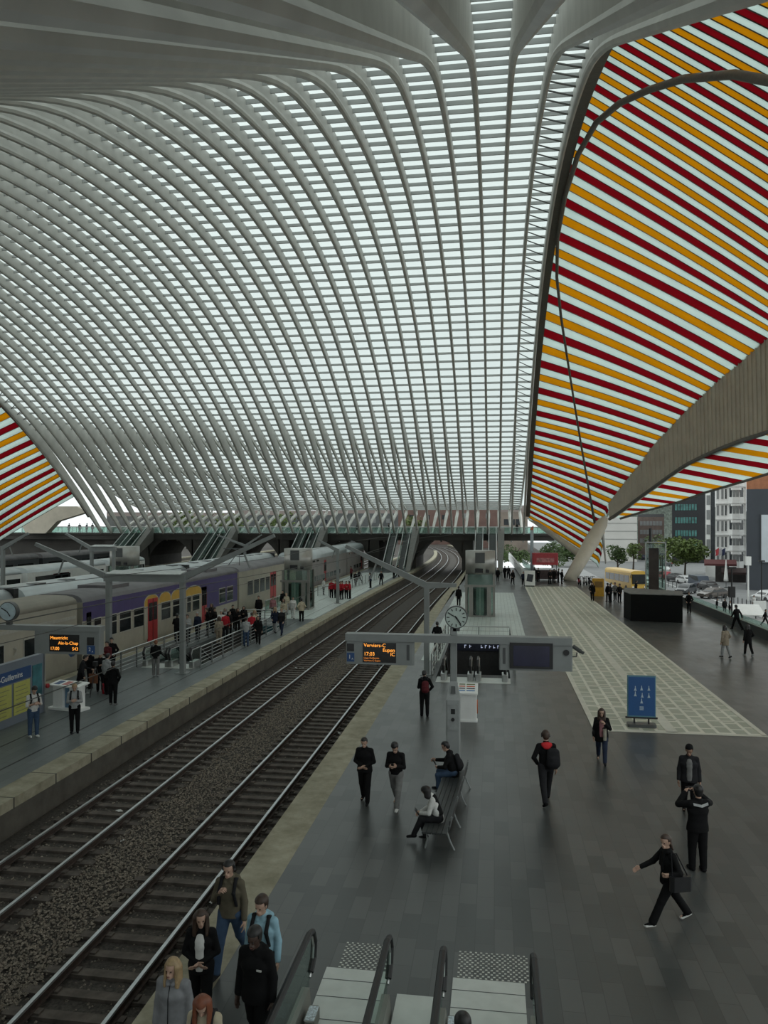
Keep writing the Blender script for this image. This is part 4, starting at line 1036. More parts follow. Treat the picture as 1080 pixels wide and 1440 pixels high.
def escalator(x0, x1, ynew, label):
    e = empty('escalator', (0, 0, 0), 0, label, 'escalator', 'escalators in the foreground')
    yk = 9.1
    for x in (x0, x1): balustrade(e, x, yk, ynew)
    m = MB(); m.box((x0 + .1, yk - .1, .0), (x1 - .1, 12.48, .03)); pl_ = m.build('landing_plate', mat('pale_steel_plate', (.5, .52, .49), .42, .35, .06, 4), e)
    m = MB()
    for q in (10.6, 11.15, 11.7, 12.15): m.box((x0 + .1, q, .025), (x1 - .1, q + .012, .034))
    m.build('plate_joint', DGREY, pl_)
    m = MB(); n = 17
    for k in range(n):
        y = yk - .1 - .4 * k; z = max(0, .2 * (k - 1)); m.box((x0 + .12, y - .4, z - .2), (x1 - .12, y, z + .0))
    m.build('step', mat('grey_escalator_step', (.1, .1, .1), .5), e)
    return e
E1 = escalator(-2.85, -1.62, 12.0, 'left escalator at the bottom of the view')
E2 = escalator(-.76, .58, 11.8, 'right escalator at the bottom of the view')
m = MB(); m.box((-1.5, 11.0, 0), (-.88, 11.9, .045)); tag(m.build('floor_cover', mat('pale_steel_plate', (.5, .52, .49), .42, .35, .06, 4)), 'pale steel floor cover between the two foreground escalators', 'floor cover')
# control boxes with printed stickers by the newels
for x, y, nm in ((-2.68, 11.0, 'left'), (-.62, 11.05, 'right')):
    m = MB(); m.bbox((x - .05, y - .2, .0), (x + .11, y + .2, .2), .03); e = tag(m.build('control_box', LST), 'small steel control box with stickers beside the %s foreground escalator' % nm, 'control box')
    m = MB(); m.box((x - .04, y - .17, .2), (x + .1, y + .17, .206))
    m.build('sticker', mat('pale_sticker', (.5, .56, .6), .5, 0, .5, 30), e)
# ---- escalator well of the main platform, behind the display post
e = empty('escalator', (0, 0, 0), 0, 'escalators sinking into the floor opening behind the display post', 'escalator')
def well_bal(x, y0):
    path = [(x, y0 + 1.1, .98), (x, y0 + .15, .98), (x, y0, .75), (x, y0 + .12, .4)]
    far = (x, y0 + 9.5, .98 - 8.2 * math.tan(math.radians(30)))
    m = MB(); m.add([(x - .012, q[1], q[2]) for q in reversed(path)] + [(x - .012, far[1], far[2]), (x - .012, far[1], far[2] - .95), (x - .012, y0 + 1.0, .0), (x - .012, y0 + .2, .0)], [tuple(range(8))]); b = m.build('balustrade', CLEAR, e)
    m = MB(); m.tube([far] + path, .06, 8); m.build('handrail', BLACK, b)
    m = MB(); m.tube([(x + .05, q[1] + .05, q[2] - .05) for q in [Vector(far)] + [Vector(p) for p in path]], .03, 6); m.build('rail_trim', STEEL, b)
    m = MB(); m.bbox((x - .14, y0 + .15, 0), (x + .14, y0 + 1.0, .32), .05); m.build('newel_base', STEEL, b)
for x in (-2.35, -1.1, -.75, .5): well_bal(x, WY0 - .75)
for x0, x1 in ((-2.25, -1.2), (-.65, .4)):
    m = MB()
    for k in range(18):
        y = WY0 + .25 + .45 * k; z = -.02 - .26 * max(0, k - 1); m.box((x0, y, z - .3), (x1, y + .45, z))
    m.build('step', mat('dark_step', (.02, .02, .02), .6), e)
m = MB(); m.box((-2.7, WY0 - 1.0, 0), (.75, WY0 + .25, .02)); m.build('landing_plate', mat('pale_steel_plate', (.5, .52, .49), .42, .35, .06, 4), e)
m = MB(); m.box((WX0 + .02, WY1 - .1, -.45), (WX1 - .02, WY1 - .01, .12)); fs = tag(m.build('direction_board', mat('deep_blue_board', (.012, .014, .03), .4)), 'dark board with small white lettering on the far rim of the floor opening', 'sign')
LET = mat('soft_white_letters', (.6, .65, .8), .5, 0, .02, 1, 0, .3)
for k, x in enumerate((-1.75, -1.45, -.75, -.5, -.25, 0.0, .25)):      # the lettering is too small to read in the photograph
    m = MB(); m.box((x - .06, WY1 - .12, -.28), (x - .02, WY1 - .1, -.1)); m.box((x - .06, WY1 - .12, -.14 - .06 * (k % 3)), (x + .06, WY1 - .1, -.10 - .06 * (k % 3))); m.build('board_lettering', LET, fs)
m = MB(); m.box((WX0 - .1, WY1 - .1, .12), (WX1 + .1, WY1 + .3, .2)); tag(m.build('trim_8', STONE), kind='structure')
def railing(name, pts, label, h=1.0, bars=3, mm=None, group=None, glass=False):
    e = empty(name, (pts[0][0], pts[0][1], 0), 0, label, 'railing', group); o = Vector((pts[0][0], pts[0][1], 0))
    P_ = [Vector((p[0], p[1], p[2] if len(p) > 2 else 0)) - o for p in pts]
    m = MB(); m.tube([p + Vector((0, 0, h)) for p in P_], .035, 6); m.build('top_rail', STEEL, e)
    if glass:
        for a, b in zip(P_[:-1], P_[1:]):
            m = MB(); m.beam(a + Vector((0, 0, h*.5)), b + Vector((0, 0, h*.5)), .015, h*.85); m.build('glass_panel', CLEAR, e)
    else:
        m = MB()
        for k in range(bars): m.tube([p + Vector((0, 0, h * (k + .6) / (bars + .6))) for p in P_], .016, 5)
        m.build('lower_rail', STEEL, e)
    for a, b in zip(P_[:-1], P_[1:]):
        n = max(1, round((b - a).length / 1.6))
        for k in range(n + (1 if b == P_[-1] else 0)):
            p = a.lerp(b, k / n); m = MB(); m.box((p.x - .03, p.y - .03, p.z), (p.x + .03, p.y + .03, p.z + h)); m.build('post', GREY, e)
    return e
railing('railing', [(WX0 - .25, WY0 + .4), (WX0 - .25, WY1 + .5)], 'steel railing along the left side of the floor opening behind the clock', 1.05)
railing('railing', [(WX0 - .1, WY1 + .55), (WX1 + .2, WY1 + .55), (WX1 + .25, WY0 + 1.2)], 'low steel railing round the right side of the floor opening', .95)
# ---- the opening in the island platform with its railings and escalators
railing('railing', [(HX1 + .25, HY0 - .5), (HX1 + .25, HY1 + .3)], 'steel railing on the track side of the island stair opening', 1.05, 5)
railing('railing', [(HX0 - .25, HY1 + .3), (HX0 - .25, HY0 - 5.8)], 'long steel railing on the train side of the island stair opening', 1.05, 5)
railing('railing', [(HX0 - .1, HY1 + .5), (HX1 + .1, HY1 + .5)], 'short railing across the far end of the island stair opening, in front of the crowd', 1.05, 5)
e = empty('escalator', (0, 0, 0), 0, 'escalators sinking into the island platform between steel railings', 'escalator')
for x in (-17.75, -16.55, -16.4, -15.25): well_bal(x, HY0 - .9)
for x0, x1 in ((-17.6, -16.65), (-16.3, -15.35)):
    m = MB()
    for k in range(18):
        y = HY0 + .25 + .45 * k; z = -.02 - .26 * max(0, k - 1); m.box((x0, y, z - .3), (x1, y + .45, z))
    m.build('step', mat('dark_step', (.02, .02, .02), .6), e)
m = MB(); m.box((HX0 + .05, HY0 - 1.0, 0), (HX1 - .05, HY0 + .25, .02)); m.build('landing_plate', mat('pale_steel_plate', (.5, .52, .49), .42, .35, .06, 4), e)
m = MB(); m.box((HX0 + .02, HY1 - .12, -.5), (HX1 - .02, HY1 - .03, .0)); tag(m.build('direction_board', mat('teal_board', (.03, .09, .10), .4)), 'teal board on the far rim of the island stair opening', 'sign')
railing('railing', [(-18.6, 66.5), (-18.6, 61)], 'glazed railing beside the lift on the island platform', 1.0, 3, glass=True)
railing('railing', [(G(447, 838).x, G(447, 838).y), (G(462, 838).x, G(462, 838).y), (G(530, 815).x, G(530, 815).y)], 'railing behind the people in red vests on the island platform', 1.0, 8)
# ---- black hoarding block on the forecourt side
k0, k1, k2 = G(877, 868), G(887, 873), G(960, 876)
m = MB(); top = 2.0
back = 3.4
m.prism([(k1.x, k1.y), (k2.x, k2.y), (k2.x + .7, k2.y + back), (k0.x + .6, k0.y + back), (k0.x, k0.y)], 0, top); kb = tag(m.build('hoarding_block', mat('matt_black_panel', (.0045, .005, .005), .8, 0, .1, 2, 0, 0, .15)), 'large matt black boxed enclosure standing on the right of the platform', 'enclosure')
m = MB(); m.prism([(k1.x - .03, k1.y - .03), (k2.x + .05, k2.y - .03), (k2.x + .75, k2.y + back + .03), (k0.x + .57, k0.y + back + .03), (k0.x - .04, k0.y)], top, top + .05); m.build('top_cover', mat('grey_block_cover', (.10, .105, .10), .6, 0, .4, 3), kb)
# ---- low parapet along the forecourt
m = MB(); m.bbox((16.95, 44, 0), (17.25, 86, .62), .02); pp = tag(m.build('parapet', mat('dark_parapet', (.045, .05, .05), .35)), 'low dark parapet along the right edge of the platform above the street', 'parapet')
m = MB(); m.box((16.93, 44, .62), (17.28, 86, .66)); m.build('coping', LST, pp)
m = MB(); m.box((17.1, 44, .66), (17.12, 72, .98)); m.build('glass_strip', CLEAR, pp)
# ---- white advertising panel, pole and scooters at the far end
g = G(745, 825)
m = MB(); m.bbox((-.6, -.15, .15), (.6, .15, 1.85), .05); av = m.build('advertising_panel', WHITE, loc=(g.x, g.y, 0)); tag(av, 'white advertising panel with a dark picture at the far end of the pale floor', 'advertising panel')
m = MB(); m.add([(-.4,-.16,.65),(.28,-.16,.55),(.42,-.16,1.4),(-.25,-.16,1.5)], [(0,1,2,3)]); m.build('picture', mat('dark_poster', (.03, .035, .045), .4, 0, .5, 4), av)
m = MB(); m.box((-.5, -.12, 0), (.5, .12, .15)); m.build('plinth', DGREY, av)
g = G(748, 812); 
fp = empty('flag_pole', (g.x, g.y, 0), 0, 'pale blue pole with a small orange and white emblem at its top', 'pole')
zt_ = PD(748, 742, F * CAM_H / (812 - HY)).z
m = MB(); m.lathe([(.22, 0), (.22, zt_)], (0, 0, 0), 14); m.build('pole', mat('pale_blue_pole', (.36, .42, .46), .4), fp, True)
m = MB(); m.add([(-.3,-.25,zt_-.3),(.2,-.25,zt_-.3),(.2,-.25,zt_+.3),(-.05,-.25,zt_+.1)], [(0,1,2,3)]); m.build('emblem', mat('orange_emblem', (.55, .16, .06), .5), fp)
# ================================================================ THE STREET AND THE TOWN
ASPH = concrete_mat('street_asphalt', (0.20, 0.205, 0.205), (0.155, 0.16, 0.16), .85, .3)
PAVE = tile_mat('street_paving', (0.27, 0.275, 0.265), (0.22, 0.225, 0.22), (.15, .15, .15), .6, .6, .01, .6)
ZS = -3.3
m = MB(); m.box((14.1, -20, ZS - .2), (260, 420, ZS)); tag(m.build('floor_street', ASPH), kind='structure')
m = MB(); m.box((-260, 190, -1.9), (14.1, 520, -1.5)); tag(m.build('floor_yard', BALLAST), kind='structure')
m = MB(); m.box((-200, -20, -1.9), (-66.6, 190, -1.4)); tag(m.build('floor_verge', ASPH), kind='structure')
m = MB(); m.box((17.3, 20, ZS), (29, 100, ZS + .12)); m.box((17.3, 20, ZS - .01), (17.2, 86, -.05)); tag(m.build('floor_forecourt', PAVE), kind='structure')
m = MB(); m.box((16.6, 20, ZS), (17.2, 90, -.31)); m.box((13.6, 84.01, ZS), (14.1, 128, -.31)); tag(m.build('wall_forecourt', WALLC), kind='structure')
m = MB()
for k in range(14):
    a = PD(845 + 6 * k, 799 + .4 * k, 130 - 1.5 * k)
    m.box((20 + .6 * k, 118 + 5 * k, ZS), (20.15 + .6 * k, 121 + 5 * k, ZS + .01))
m.box((30, 60, ZS), (30.15, 160, ZS + .01)); tag(m.build('trim_lane', WHITE), kind='structure')
FAC = mat('white_facade', (0.78, 0.785, 0.77), .7, 0, .05, .3)
WINB = mat('dark_window_pane', (.03, .035, .04), .2, 0, .3, 2)
CURT = mat('pale_curtain_pane', (.22, .23, .23), .4, 0, .1, 2)
def at(px, py, d): return PD(px, py, d)
def block(name, px0, px1, pyt, d, depth, m_, label, cat='building', zb=ZS):
    a = at(px0, pyt, d); v = Vector((a.x, a.y, 0)).normalized(); u = Vector((v.y, -v.x, 0)); r1 = at(px1, pyt, d)
    L = -(a.x * r1.y - a.y * r1.x) / (u.x * r1.y - u.y * r1.x)
    e = empty(name, (a.x, a.y, 0), math.atan2(u.y, u.x), label, cat)
    m = MB(); m.box((0, 0, zb), (L, depth, a.z)); m.build('wall', m_, e)
    return e, L, a.z
def wins(e, x0, x1, nx, z0, z1, nz, w_, h, m_=WINB, y=0, fr=None, name='window'):
    for i in range(nx):
        for j in range(nz):
            xc = lerp(x0, x1, (i + .5) / nx); zc = lerp(z0, z1, (j + .5) / nz)
            m = MB(); m.box((xc - w_/2, y - .05, zc - h/2), (xc + w_/2, y + .02, zc + h/2)); o = m.build(name, fr or m_, e)
            if fr:
                m = MB(); m.box((xc - w_/2 + .12, y - .07, zc - h/2 + .1), (xc - .05, y, zc + h/2 - .1)); m.box((xc + .05, y - .07, zc - h/2 + .1), (xc + w_/2 - .12, y, zc + h/2 - .1)); m.build('pane', m_, o)
# dark gable with hoarding at the right edge
e, L, zt = block('gable_house', 1049.5, 1130, 688, 122, 12, mat('dark_blue_grey_render', (.055, .063, .075), .8, 0, .08, .4), 'dark grey gable wall with a white billboard at the right edge')
a = at(1071, 724, 122); b = at(1071, 790, 122)
x0 = L * (1071 - 1049.5) / 80.5
m = MB(); m.box((x0, -.25, b.z), (x0 + 5, -.05, a.z)); bb = m.build('billboard', mat('pale_billboard', (.55, .6, .64), .5, 0, .06, .4), e); m = MB(); m.box((x0 - .12, -.28, b.z - .12), (x0, -.02, a.z + .12)); m.build('billboard_frame', DGREY, bb)
m = MB(); m.box((0, 1.5, zt), (L, 11, zt + 4)); m.build('brick_upper_storey', mat('terracotta_brick', (.36, .15, .075), .8, 0, .12, 2), e)
# white apartment house with rounded bays
e, L, zt = block('apartment_house', 1006, 1049.2, 660, 139, 9, FAC, 'white apartment house with a stack of rounded bay windows')
s = L / 43.5
fl_z = [at(1035, y, 139).z for y in (672, 694, 717, 739, 761, 783)]
for z in fl_z:
    xc = 30 * s; r = 11 * s
    pts = [(xc - r, 0), (xc - r*.55, -1.3), (xc + r*.35, -1.3), (xc + r, 0)]
    m = MB(); m.prism(pts, z - 2.3, z - .75); bay = m.build('bay_parapet', FAC, e, False)
    m = MB(); m.prism([(lerp(xc, x, .96), y * .92) for x, y in pts], z - .75, z + .02); m.build('bay_glazing', FAC, bay)
    def facet(p, q, f0, f1, mm):
        a_, b_ = Vector((lerp(p[0], q[0], f0), lerp(p[1], q[1], f0) * .92 - .06)), Vector((lerp(p[0], q[0], f1), lerp(p[1], q[1], f1) * .92 - .06))
        m = MB(); m.add([(a_.x, a_.y, z - .7), (b_.x, b_.y, z - .7), (b_.x, b_.y, z + .95), (a_.x, a_.y, z + .95)], [(0, 1, 2, 3)]); m.add([(a_.x, a_.y + .1, z - .7), (b_.x, b_.y + .1, z - .7), (b_.x, b_.y + .1, z + .95), (a_.x, a_.y + .1, z + .95)], [(3, 2, 1, 0)]); m.build('window', mm, bay)
    m = MB(); m.prism(pts, z + .98, z + 1.15); m.build('bay_lintel', FAC, bay)
    m = MB(); m.prism([(lerp(xc, x, .93), y * .85) for x, y in pts], z, z + 1.0); m.build('bay_core', FAC, bay)
    facet(pts[0], pts[1], .2, .85, WINB); facet(pts[1], pts[2], .06, .46, CURT); facet(pts[1], pts[2], .54, .94, CURT); facet(pts[2], pts[3], .15, .8, WINB)
    for xx, w_ in ((3.5, 3.0), (10, 3.2), (15, 2.0)):
        m = MB(); m.box((xx * s - w_*s/2, -.06, z - 1.0), (xx * s + w_*s/2, .02, z + .8)); m.build('window', WINB if xx > 12 else CURT, e)
    m = MB(); m.box((0, -.25, z + 1.05), (L, .05, z + 1.25)); m.build('cornice', FAC, e)
zs = at(1020, 815, 113).z
m = MB(); m.box((0, -.15, ZS), (L, .1, ZS + 3.2)); m.build('shop_front', mat('dark_shop_front', (.035, .03, .028), .4, 0, .4, 1.5), e)
# white neighbour with big bands and the dark slot beside it
e, L, zt = block('office_house', 992, 1005.6, 688, 152, 14, FAC, 'plain white house with banded facade left of the apartment house')
for k in range(4):
    z = zt - 1.2 - 2.9 * k; m = MB(); m.box((.2, -.08, z - 1.9), (L - .9, .02, z)); m.build('window_band', CURT, e)
m = MB(); m.box((L - .8, -.12, ZS + 3), (L, .02, zt - .3)); m.build('dark_slot', WINB, e)
# dark glass block
e, L, zt = block('glass_office', 945, 993, 690, 205, 14, mat('black_cladding', (.013, .015, .018), .5, 0, .1, .5), 'dark office block with teal glazing strips behind the large tree')
for k in range(5):
    z = zt - .2 - 3.45 * k; m = MB(); n = 7
    m.box((.6, -.1, z - 1.6), (L * .74, .02, z)); bnd = m.build('window_band', mat('teal_office_glass', (.06, .17, .16), .2, 0, .45, .8), e)
    m = MB()
    for j in range(9): m.box((.6 + L * .082 * j, -.14, z - 1.6), (.75 + L * .082 * j, -.05, z))
    m.build('mullion', BLACK, bnd)
# long pale building and brick building
e, L, zt = block('concrete_building', 800, 896, 727, 215, 20, mat('pale_panel_concrete', (.55, .54, .51), .8, 0, .06, .2), 'long pale concrete building behind the leaning canopy foot')
for k in range(3):
    m = MB(); m.box((0, -.08, zt - 1.8 - 2.2 * k), (L, 0, zt - 1.65 - 2.2 * k)); m.build('panel_joint', mat('grey_joint', (.28, .28, .27), .8), e)
e, L, zt = block('brick_building', 897, 934, 727, 225, 18, mat('brown_brick', (.16, .12, .105), .85, 0, .15, 1), 'brown brick building with rows of small windows beside the pale one')
wins(e, .5, L - .5, 7, zt - 8.2, zt - .6, 3, .75, 1.3, CURT)
m = MB(); m.box((0, 0, zt), (L, 14, zt + .8)); m.build('roof', mat('slate_roof', (.09, .09, .095), .8), e)
# distant town behind the footbridge
for k, (p0, p1, py, d, cc, lb) in enumerate((
        (560, 643, 716, 300, (.16, .10, .085), 'row of reddish brick houses far behind the footbridge, right of centre'), (640, 702, 713, 270, (.17, .105, .09), 'brick house row far behind the bridge, above the lift drum'),
        (699, 742, 720, 240, (.24, .20, .17), 'small beige house far behind the right end of the footbridge'), (470, 562, 722, 330, (.11, .12, .12), 'grey shed far behind the middle of the footbridge'),
        (330, 473, 724, 360, (.10, .11, .11), 'long dark shed far behind the footbridge at left of centre'), (150, 332, 726, 390, (.12, .125, .12), 'long low hall far behind the footbridge on the left'))):
    e, L, zt = block('town_house', p0, p1, py, d, 15, mat('town_wall_%d' % k, cc, .9, 0, .2, .3), lb, 'building', -2)
    wins(e, 2, L - 2, max(3, int(L / 6)), zt - 5.5, zt - .8, 1, 1.6, 1.8, CURT if k % 2 else WINB)
    m = MB(); m.add([(0, 0, zt), (L, 0, zt), (L, 15, zt), (0, 15, zt), (0, 7.5, zt + 2.2), (L, 7.5, zt + 2.2)], [(0,1,5,4),(2,3,4,5),(1,2,5),(3,0,4)]); m.build('roof', mat('dark_tiles', (.10, .075, .065), .8), e)
# ---- trees
BARK = mat('brown_bark', (.05, .04, .03), .9, 0, .3, 6)
def leafmat(nm, c): return mat(nm, c, .7, 0, .45, .9)
LV = [leafmat('dark_green_leaves', (.05, .085, .022)), leafmat('mid_green_leaves', (.085, .125, .028)), leafmat('yellow_green_leaves', (.20, .18, .035))]
def tree(px0, px1, pyt, d, zb, label, lv=0, n=1500, name='tree', group='trees along the street'):
    c = PD((px0 + px1) / 2, 800, d); rx = (px1 - px0) / 2 * d / F; zt = PD(px0, pyt, d).z
    e = empty(name, (c.x, c.y, zb), 0, label, 'tree', group); H_ = zt - zb
    m = MB(); m.tube([(0, 0, 0), (.1, 0, H_*.3), (0, .1, H_*.6), (.1, 0, H_*.8)], [.22, .17, .12, .05], 7)
    for k in range(5):
        a = k * 1.3; m.tube([(0, 0, H_*(.3 + .06*k)), (rx*.5*math.cos(a), rx*.5*math.sin(a), H_*(.5 + .07*k))], [.09, .03], 5)
    m.build('trunk', BARK, e)
    cl = [(R.uniform(-.55, .55)*rx, R.uniform(-.55, .55)*rx, H_*R.uniform(.42, .8), R.uniform(.3, .5)*rx) for _ in range(11)]
    m = MB(); vs, fs = [], []
    for k in range(n):
        x, y, z, r = cl[k % 11]; u = R.uniform(-1, 1); a = R.uniform(0, 2*PI); q = math.sqrt(1 - u*u); rr = r * (R.uniform(.65, 1.0)); zz = .85 if H_ > rx else .6
        p = Vector((x + rr*q*math.cos(a), y + rr*q*math.sin(a), z + rr*u*zz)); s = R.uniform(.16, .34) * max(.8, rx / 4)
        t_ = Vector((R.uniform(-1, 1), R.uniform(-1, 1), R.uniform(-.6, .6))).normalized(); b = t_.cross(Vector((R.uniform(-1, 1), R.uniform(-1, 1), R.uniform(-1, 1)))).normalized()
        i = len(vs); vs += [p - t_*s, p - b*s*.6, p + t_*s, p + b*s*.6]; fs.append((i, i+1, i+2, i+3))
    m.v, m.f = [tuple(v) for v in vs], fs; m.build('foliage', LV[lv], e)
tree(928, 998, 752, 150, ZS, 'big rounded street tree in front of the dark glass office', 1, 3400)
tree(850, 886, 762, 150, ZS, 'dark green tree right of the leaning canopy foot', 0)
tree(876, 905, 758, 175, ZS, 'smaller tree left of the advertising column', 1)
tree(903, 938, 748, 190, ZS, 'tree in front of the brown brick building', 0)
tree(915, 942, 752, 165, ZS, 'yellowing tree just right of the advertising column', 2, 900)
tree(752, 800, 757, 150, ZS, 'dark tree seen under the canopy strut, right of the blue pole', 0)
tree(700, 750, 760, 165, ZS, 'dark tree left of the pale blue pole', 0)
tree(775, 845, 765, 185, ZS, 'tree behind the leaning canopy foot', 0)
for k, (a, b, t, lb) in enumerate(((225, 300, 712, 'green trees far beyond the footbridge at left, first of the row'), (290, 365, 716, 'tree far beyond the footbridge left of the escalators'), (360, 430, 721, 'tree far beyond the footbridge above the island lift'), (560, 610, 722, 'bushy tree far beyond the footbridge near the middle'))):
    tree(a, b, t, 260, -1.6, lb, 1, 700, 'tree', 'trees beyond the footbridge')
# hill on the horizon at right
m = MB(); n = 30
pts = [PD(780 + 12 * k, 728 - 16 * math.sin(PI * min(1, max(0, (k - 2) / 26))) - 3 * math.sin(k), 420) for k in range(n)]
m.slab(pts, [Vector((p.x, p.y, -4)) for p in pts], (0, 60, 0)); tag(m.build('hill', leafmat('hazy_hill_green', (.10, .12, .10))), kind='structure')
# ---- advertising column beside the black enclosure
c = PD(922, 800, 74)
ac = empty('advertising_column', (c.x, c.y, ZS), math.radians(-14), 'tall slim advertising column with a glass frame behind the black enclosure', 'advertising column')
zt = PD(922, 762, 74).z - ZS
m = MB(); m.box((-.95, -.3, 0), (-.85, .3, zt)); m.box((.85, -.3, 0), (.95, .3, zt)); m.box((-.95, -.3, zt - .12), (.95, .3, zt)); m.build('frame', STEEL, ac)
m = MB(); m.box((-.62, -.2, 1.2), (.3, .2, zt - .6)); o = m.build('column_body', mat('dark_column_print', (.035, .026, .022), .35, 0, .7, .8), ac)
m = MB(); m.box((-.85, -.02, 1.2), (.85, .02, zt - .2)); m.build('glass_pane', CLEAR, ac)
m = MB(); m.tube([(-.5, .3, zt - .8), (-.5, .3, zt + 1.3)], .13, 8); m.build('mast', BLACK, ac)
# ---- bus
YB = mat('yellow_bus_paint', (.55, .33, .03), .35, 0, .05, 1)
def bus(px, py, d, rz, label):
    p = PD(px, py, d)
    e = empty('bus', (p.x, p.y, ZS), rz, label, 'bus'); Lb, W, H_ = 10.5, 2.5, 3.25
    sec = [(-W/2, .35), (-W/2, 2.9), (-W/2 + .15, 3.15), (-W/2 + .5, H_), (W/2 - .5, H_), (W/2 - .15, 3.15), (W/2, 2.9), (W/2, .35)]
    m = MB(); n = len(sec)
    m.add([(x, 0 + (.25 if z > 2 else 0), z) for x, z in sec] + [(x, Lb, z) for x, z in sec], [tuple(range(n-1, -1, -1)), tuple(range(n, 2*n))] + [(i, (i+1) % n, n + (i+1) % n, n + i) for i in range(n)]); m.build('body', YB, e)
    m = MB(); m.box((-1.1, -.06, 1.3), (1.1, .3, 2.75)); m.build('windscreen', WIN, e)
    for s in (-1, 1):
        for k in range(5):
            y = .9 + 1.9 * k; m = MB(); m.box((s*(W/2) - .03, y, 1.45), (s*(W/2) + .03, y + 1.7, 2.5)); m.build('side_window', WIN, e)
        for y in (2.0, 7.8):
            m = MB(); m.add(*wheel(s * 1.12, y, .48, .48, .28)); m.build('wheel', BLACK, e)
        m = MB(); m.box((s*.95 - .18, -.04, .7), (s*.95 + .18, .05, .9)); m.build('headlight', WHITE, e)
        m = MB(); m.tube([(s*1.2, .1, 2.8), (s*1.45, -.2, 2.6), (s*1.45, -.2, 2.2)], .06, 5); m.build('mirror', BLACK, e)
    m = MB(); m.box((-1.2, -.05, .38), (1.2, .1, .6)); m.build('bumper', DGREY, e)
bus(899, 830, 118, math.radians(14), 'yellow coach parked at the kerb left of the advertising column')
# ---- cars
def carpaint(nm, c): return mat(nm, c, .3, .1, .03, 2)
def car(px, py, rz, paint, label, van=False, zz=ZS):
    p = G(px, py, zz); e = empty('van' if van else 'car', (p.x, p.y, zz), rz, label, 'van' if van else 'car', 'cars on the street')
    L_, W = (4.9, 1.95) if van else (4.3, 1.78)
    if van: prof = [(-2.4, .35), (-2.45, .95), (-1.6, 1.15), (-1.1, 1.95), (2.3, 2.0), (2.4, 1.1), (2.4, .35)]; gl = [(-1.5, 1.18), (-1.02, 1.85), (2.2, 1.88), (2.3, 1.18)]
    else: prof = [(-2.1, .3), (-2.15, .72), (-1.2, .92), (-.45, 1.42), (1.1, 1.46), (1.95, 1.0), (2.12, .8), (2.1, .3)]; gl = [(-1.1, .95), (-.42, 1.37), (1.02, 1.4), (1.8, .98)]
    m = MB(); n = len(prof)
    def wv(z): return W/2 * (1 if z < 1.0 else (.86 if not van else .93))
    m.add([(y_s * wv(z), y, z) for y_s in (-1, 1) for y, z in prof], [tuple(range(n)), tuple(range(2*n-1, n-1, -1))] + [(i, n + i, n + (i+1) % n, (i+1) % n) for i in range(n)]); m.build('body', paint, e)
    q = len(gl)
    for s in (-1, 1):
        m = MB(); m.add([(s*(wv(z) + .012 if z > 1.0 else W/2*.985 + .012), y, z) for y, z in gl], [tuple(range(q)) if s < 0 else tuple(range(q-1, -1, -1))]); m.build('side_window', WIN, e)
        for y in (-1.3, 1.3):
            m = MB(); m.add(*wheel(s * (W/2 - .09), y, .32, .33, .2)); m.build('wheel', BLACK, e)
        m = MB(); m.box((s*W*.38 - .14, -2.17, .6), (s*W*.38 + .14, -2.05, .75)); m.build('headlight', WHITE, e)
        m = MB(); m.box((s*W*.4 - .12, 2.05, .75), (s*W*.4 + .12, 2.16 if not van else 2.43, .92)); m.build('tail_light', REDP, e)
    m = MB(); (ya, za), (yb, zb) = gl[0], gl[1]; m.add([(-W*.4, ya - .06, za + .03), (W*.4, ya - .06, za + .03), (W*.36, yb - .06, zb), (-W*.36, yb - .06, zb)], [(0, 1, 2, 3)]); (ya, za), (yb, zb) = gl[3], gl[2]; m.add([(-W*.4, ya + .08, za + .05), (W*.4, ya + .08, za + .05), (W*.36, yb + .08, zb + .02), (-W*.36, yb + .08, zb + .02)], [(3, 2, 1, 0)]); m.build('windscreen', WIN, e)
    return e
KB = carpaint('black_car_paint', (.012, .012, .014)); KW = carpaint('white_car_paint', (.55, .56, .56)); KR = carpaint('red_car_paint', (.28, .02, .03)); KG = carpaint('grey_car_paint', (.09, .095, .1)); KBR = carpaint('brown_grey_car_paint', (.10, .085, .075)); KBL = carpaint('dark_blue_paint', (.03, .045, .07))
rr = math.radians
car(1003, 841, rr(-62), KBR, 'brown grey hatchback side-on in front of the dark gable')
car(965, 834.5, rr(-35), KG, 'dark grey car next to the brown one, near the white parasol')
car(1079, 845, rr(-62), KW, 'white car cut off at the right edge of the view')
car(984, 826, rr(10), KBL, 'dark blue van facing the station behind the bollards', True)
car(997, 830, rr(10), KB, 'black car beside the dark blue van')
car(965, 821, rr(15), KW, 'white car facing the station left of the dark blue van')
car(951, 818, rr(20), KB, 'black car between the red car and the white one')
car(934, 814, rr(185), KR, 'red car seen from behind under the big tree')
car(933, 806, rr(185), KW, 'white car just behind the red one')
car(907, 824, rr(10), KW, 'white car right of the yellow coach')
car(916, 800, rr(185), KB, 'dark car up the street, first behind the column')
car(905, 787, rr(185), KBL, 'blue car far up the street in the gap of the trees')
car(938, 796, rr(180), KG, 'grey car far up the street behind the white and red cars')
# ---- bollards
bol = MB(); bol.lathe([(.06, 0), (.06, .9), (.045, .98), (.0, 1.0)], (0, 0, 0), 8); b0 = None
A_, B_ = G(932, 823, ZS), G(1062, 857, ZS)
for k in range(24):
    f = k / 23; p = A_.lerp(B_, f ** .8)
    if b0 is None: b0 = bol.build('bollard', DGREY); tag(b0, 'slim dark street bollard in the long row in front of the parked cars', 'bollard', 'row of street bollards'); o = b0
    else: o = b0.copy(); COL.objects.link(o)
    o.location = (p.x, p.y, ZS)
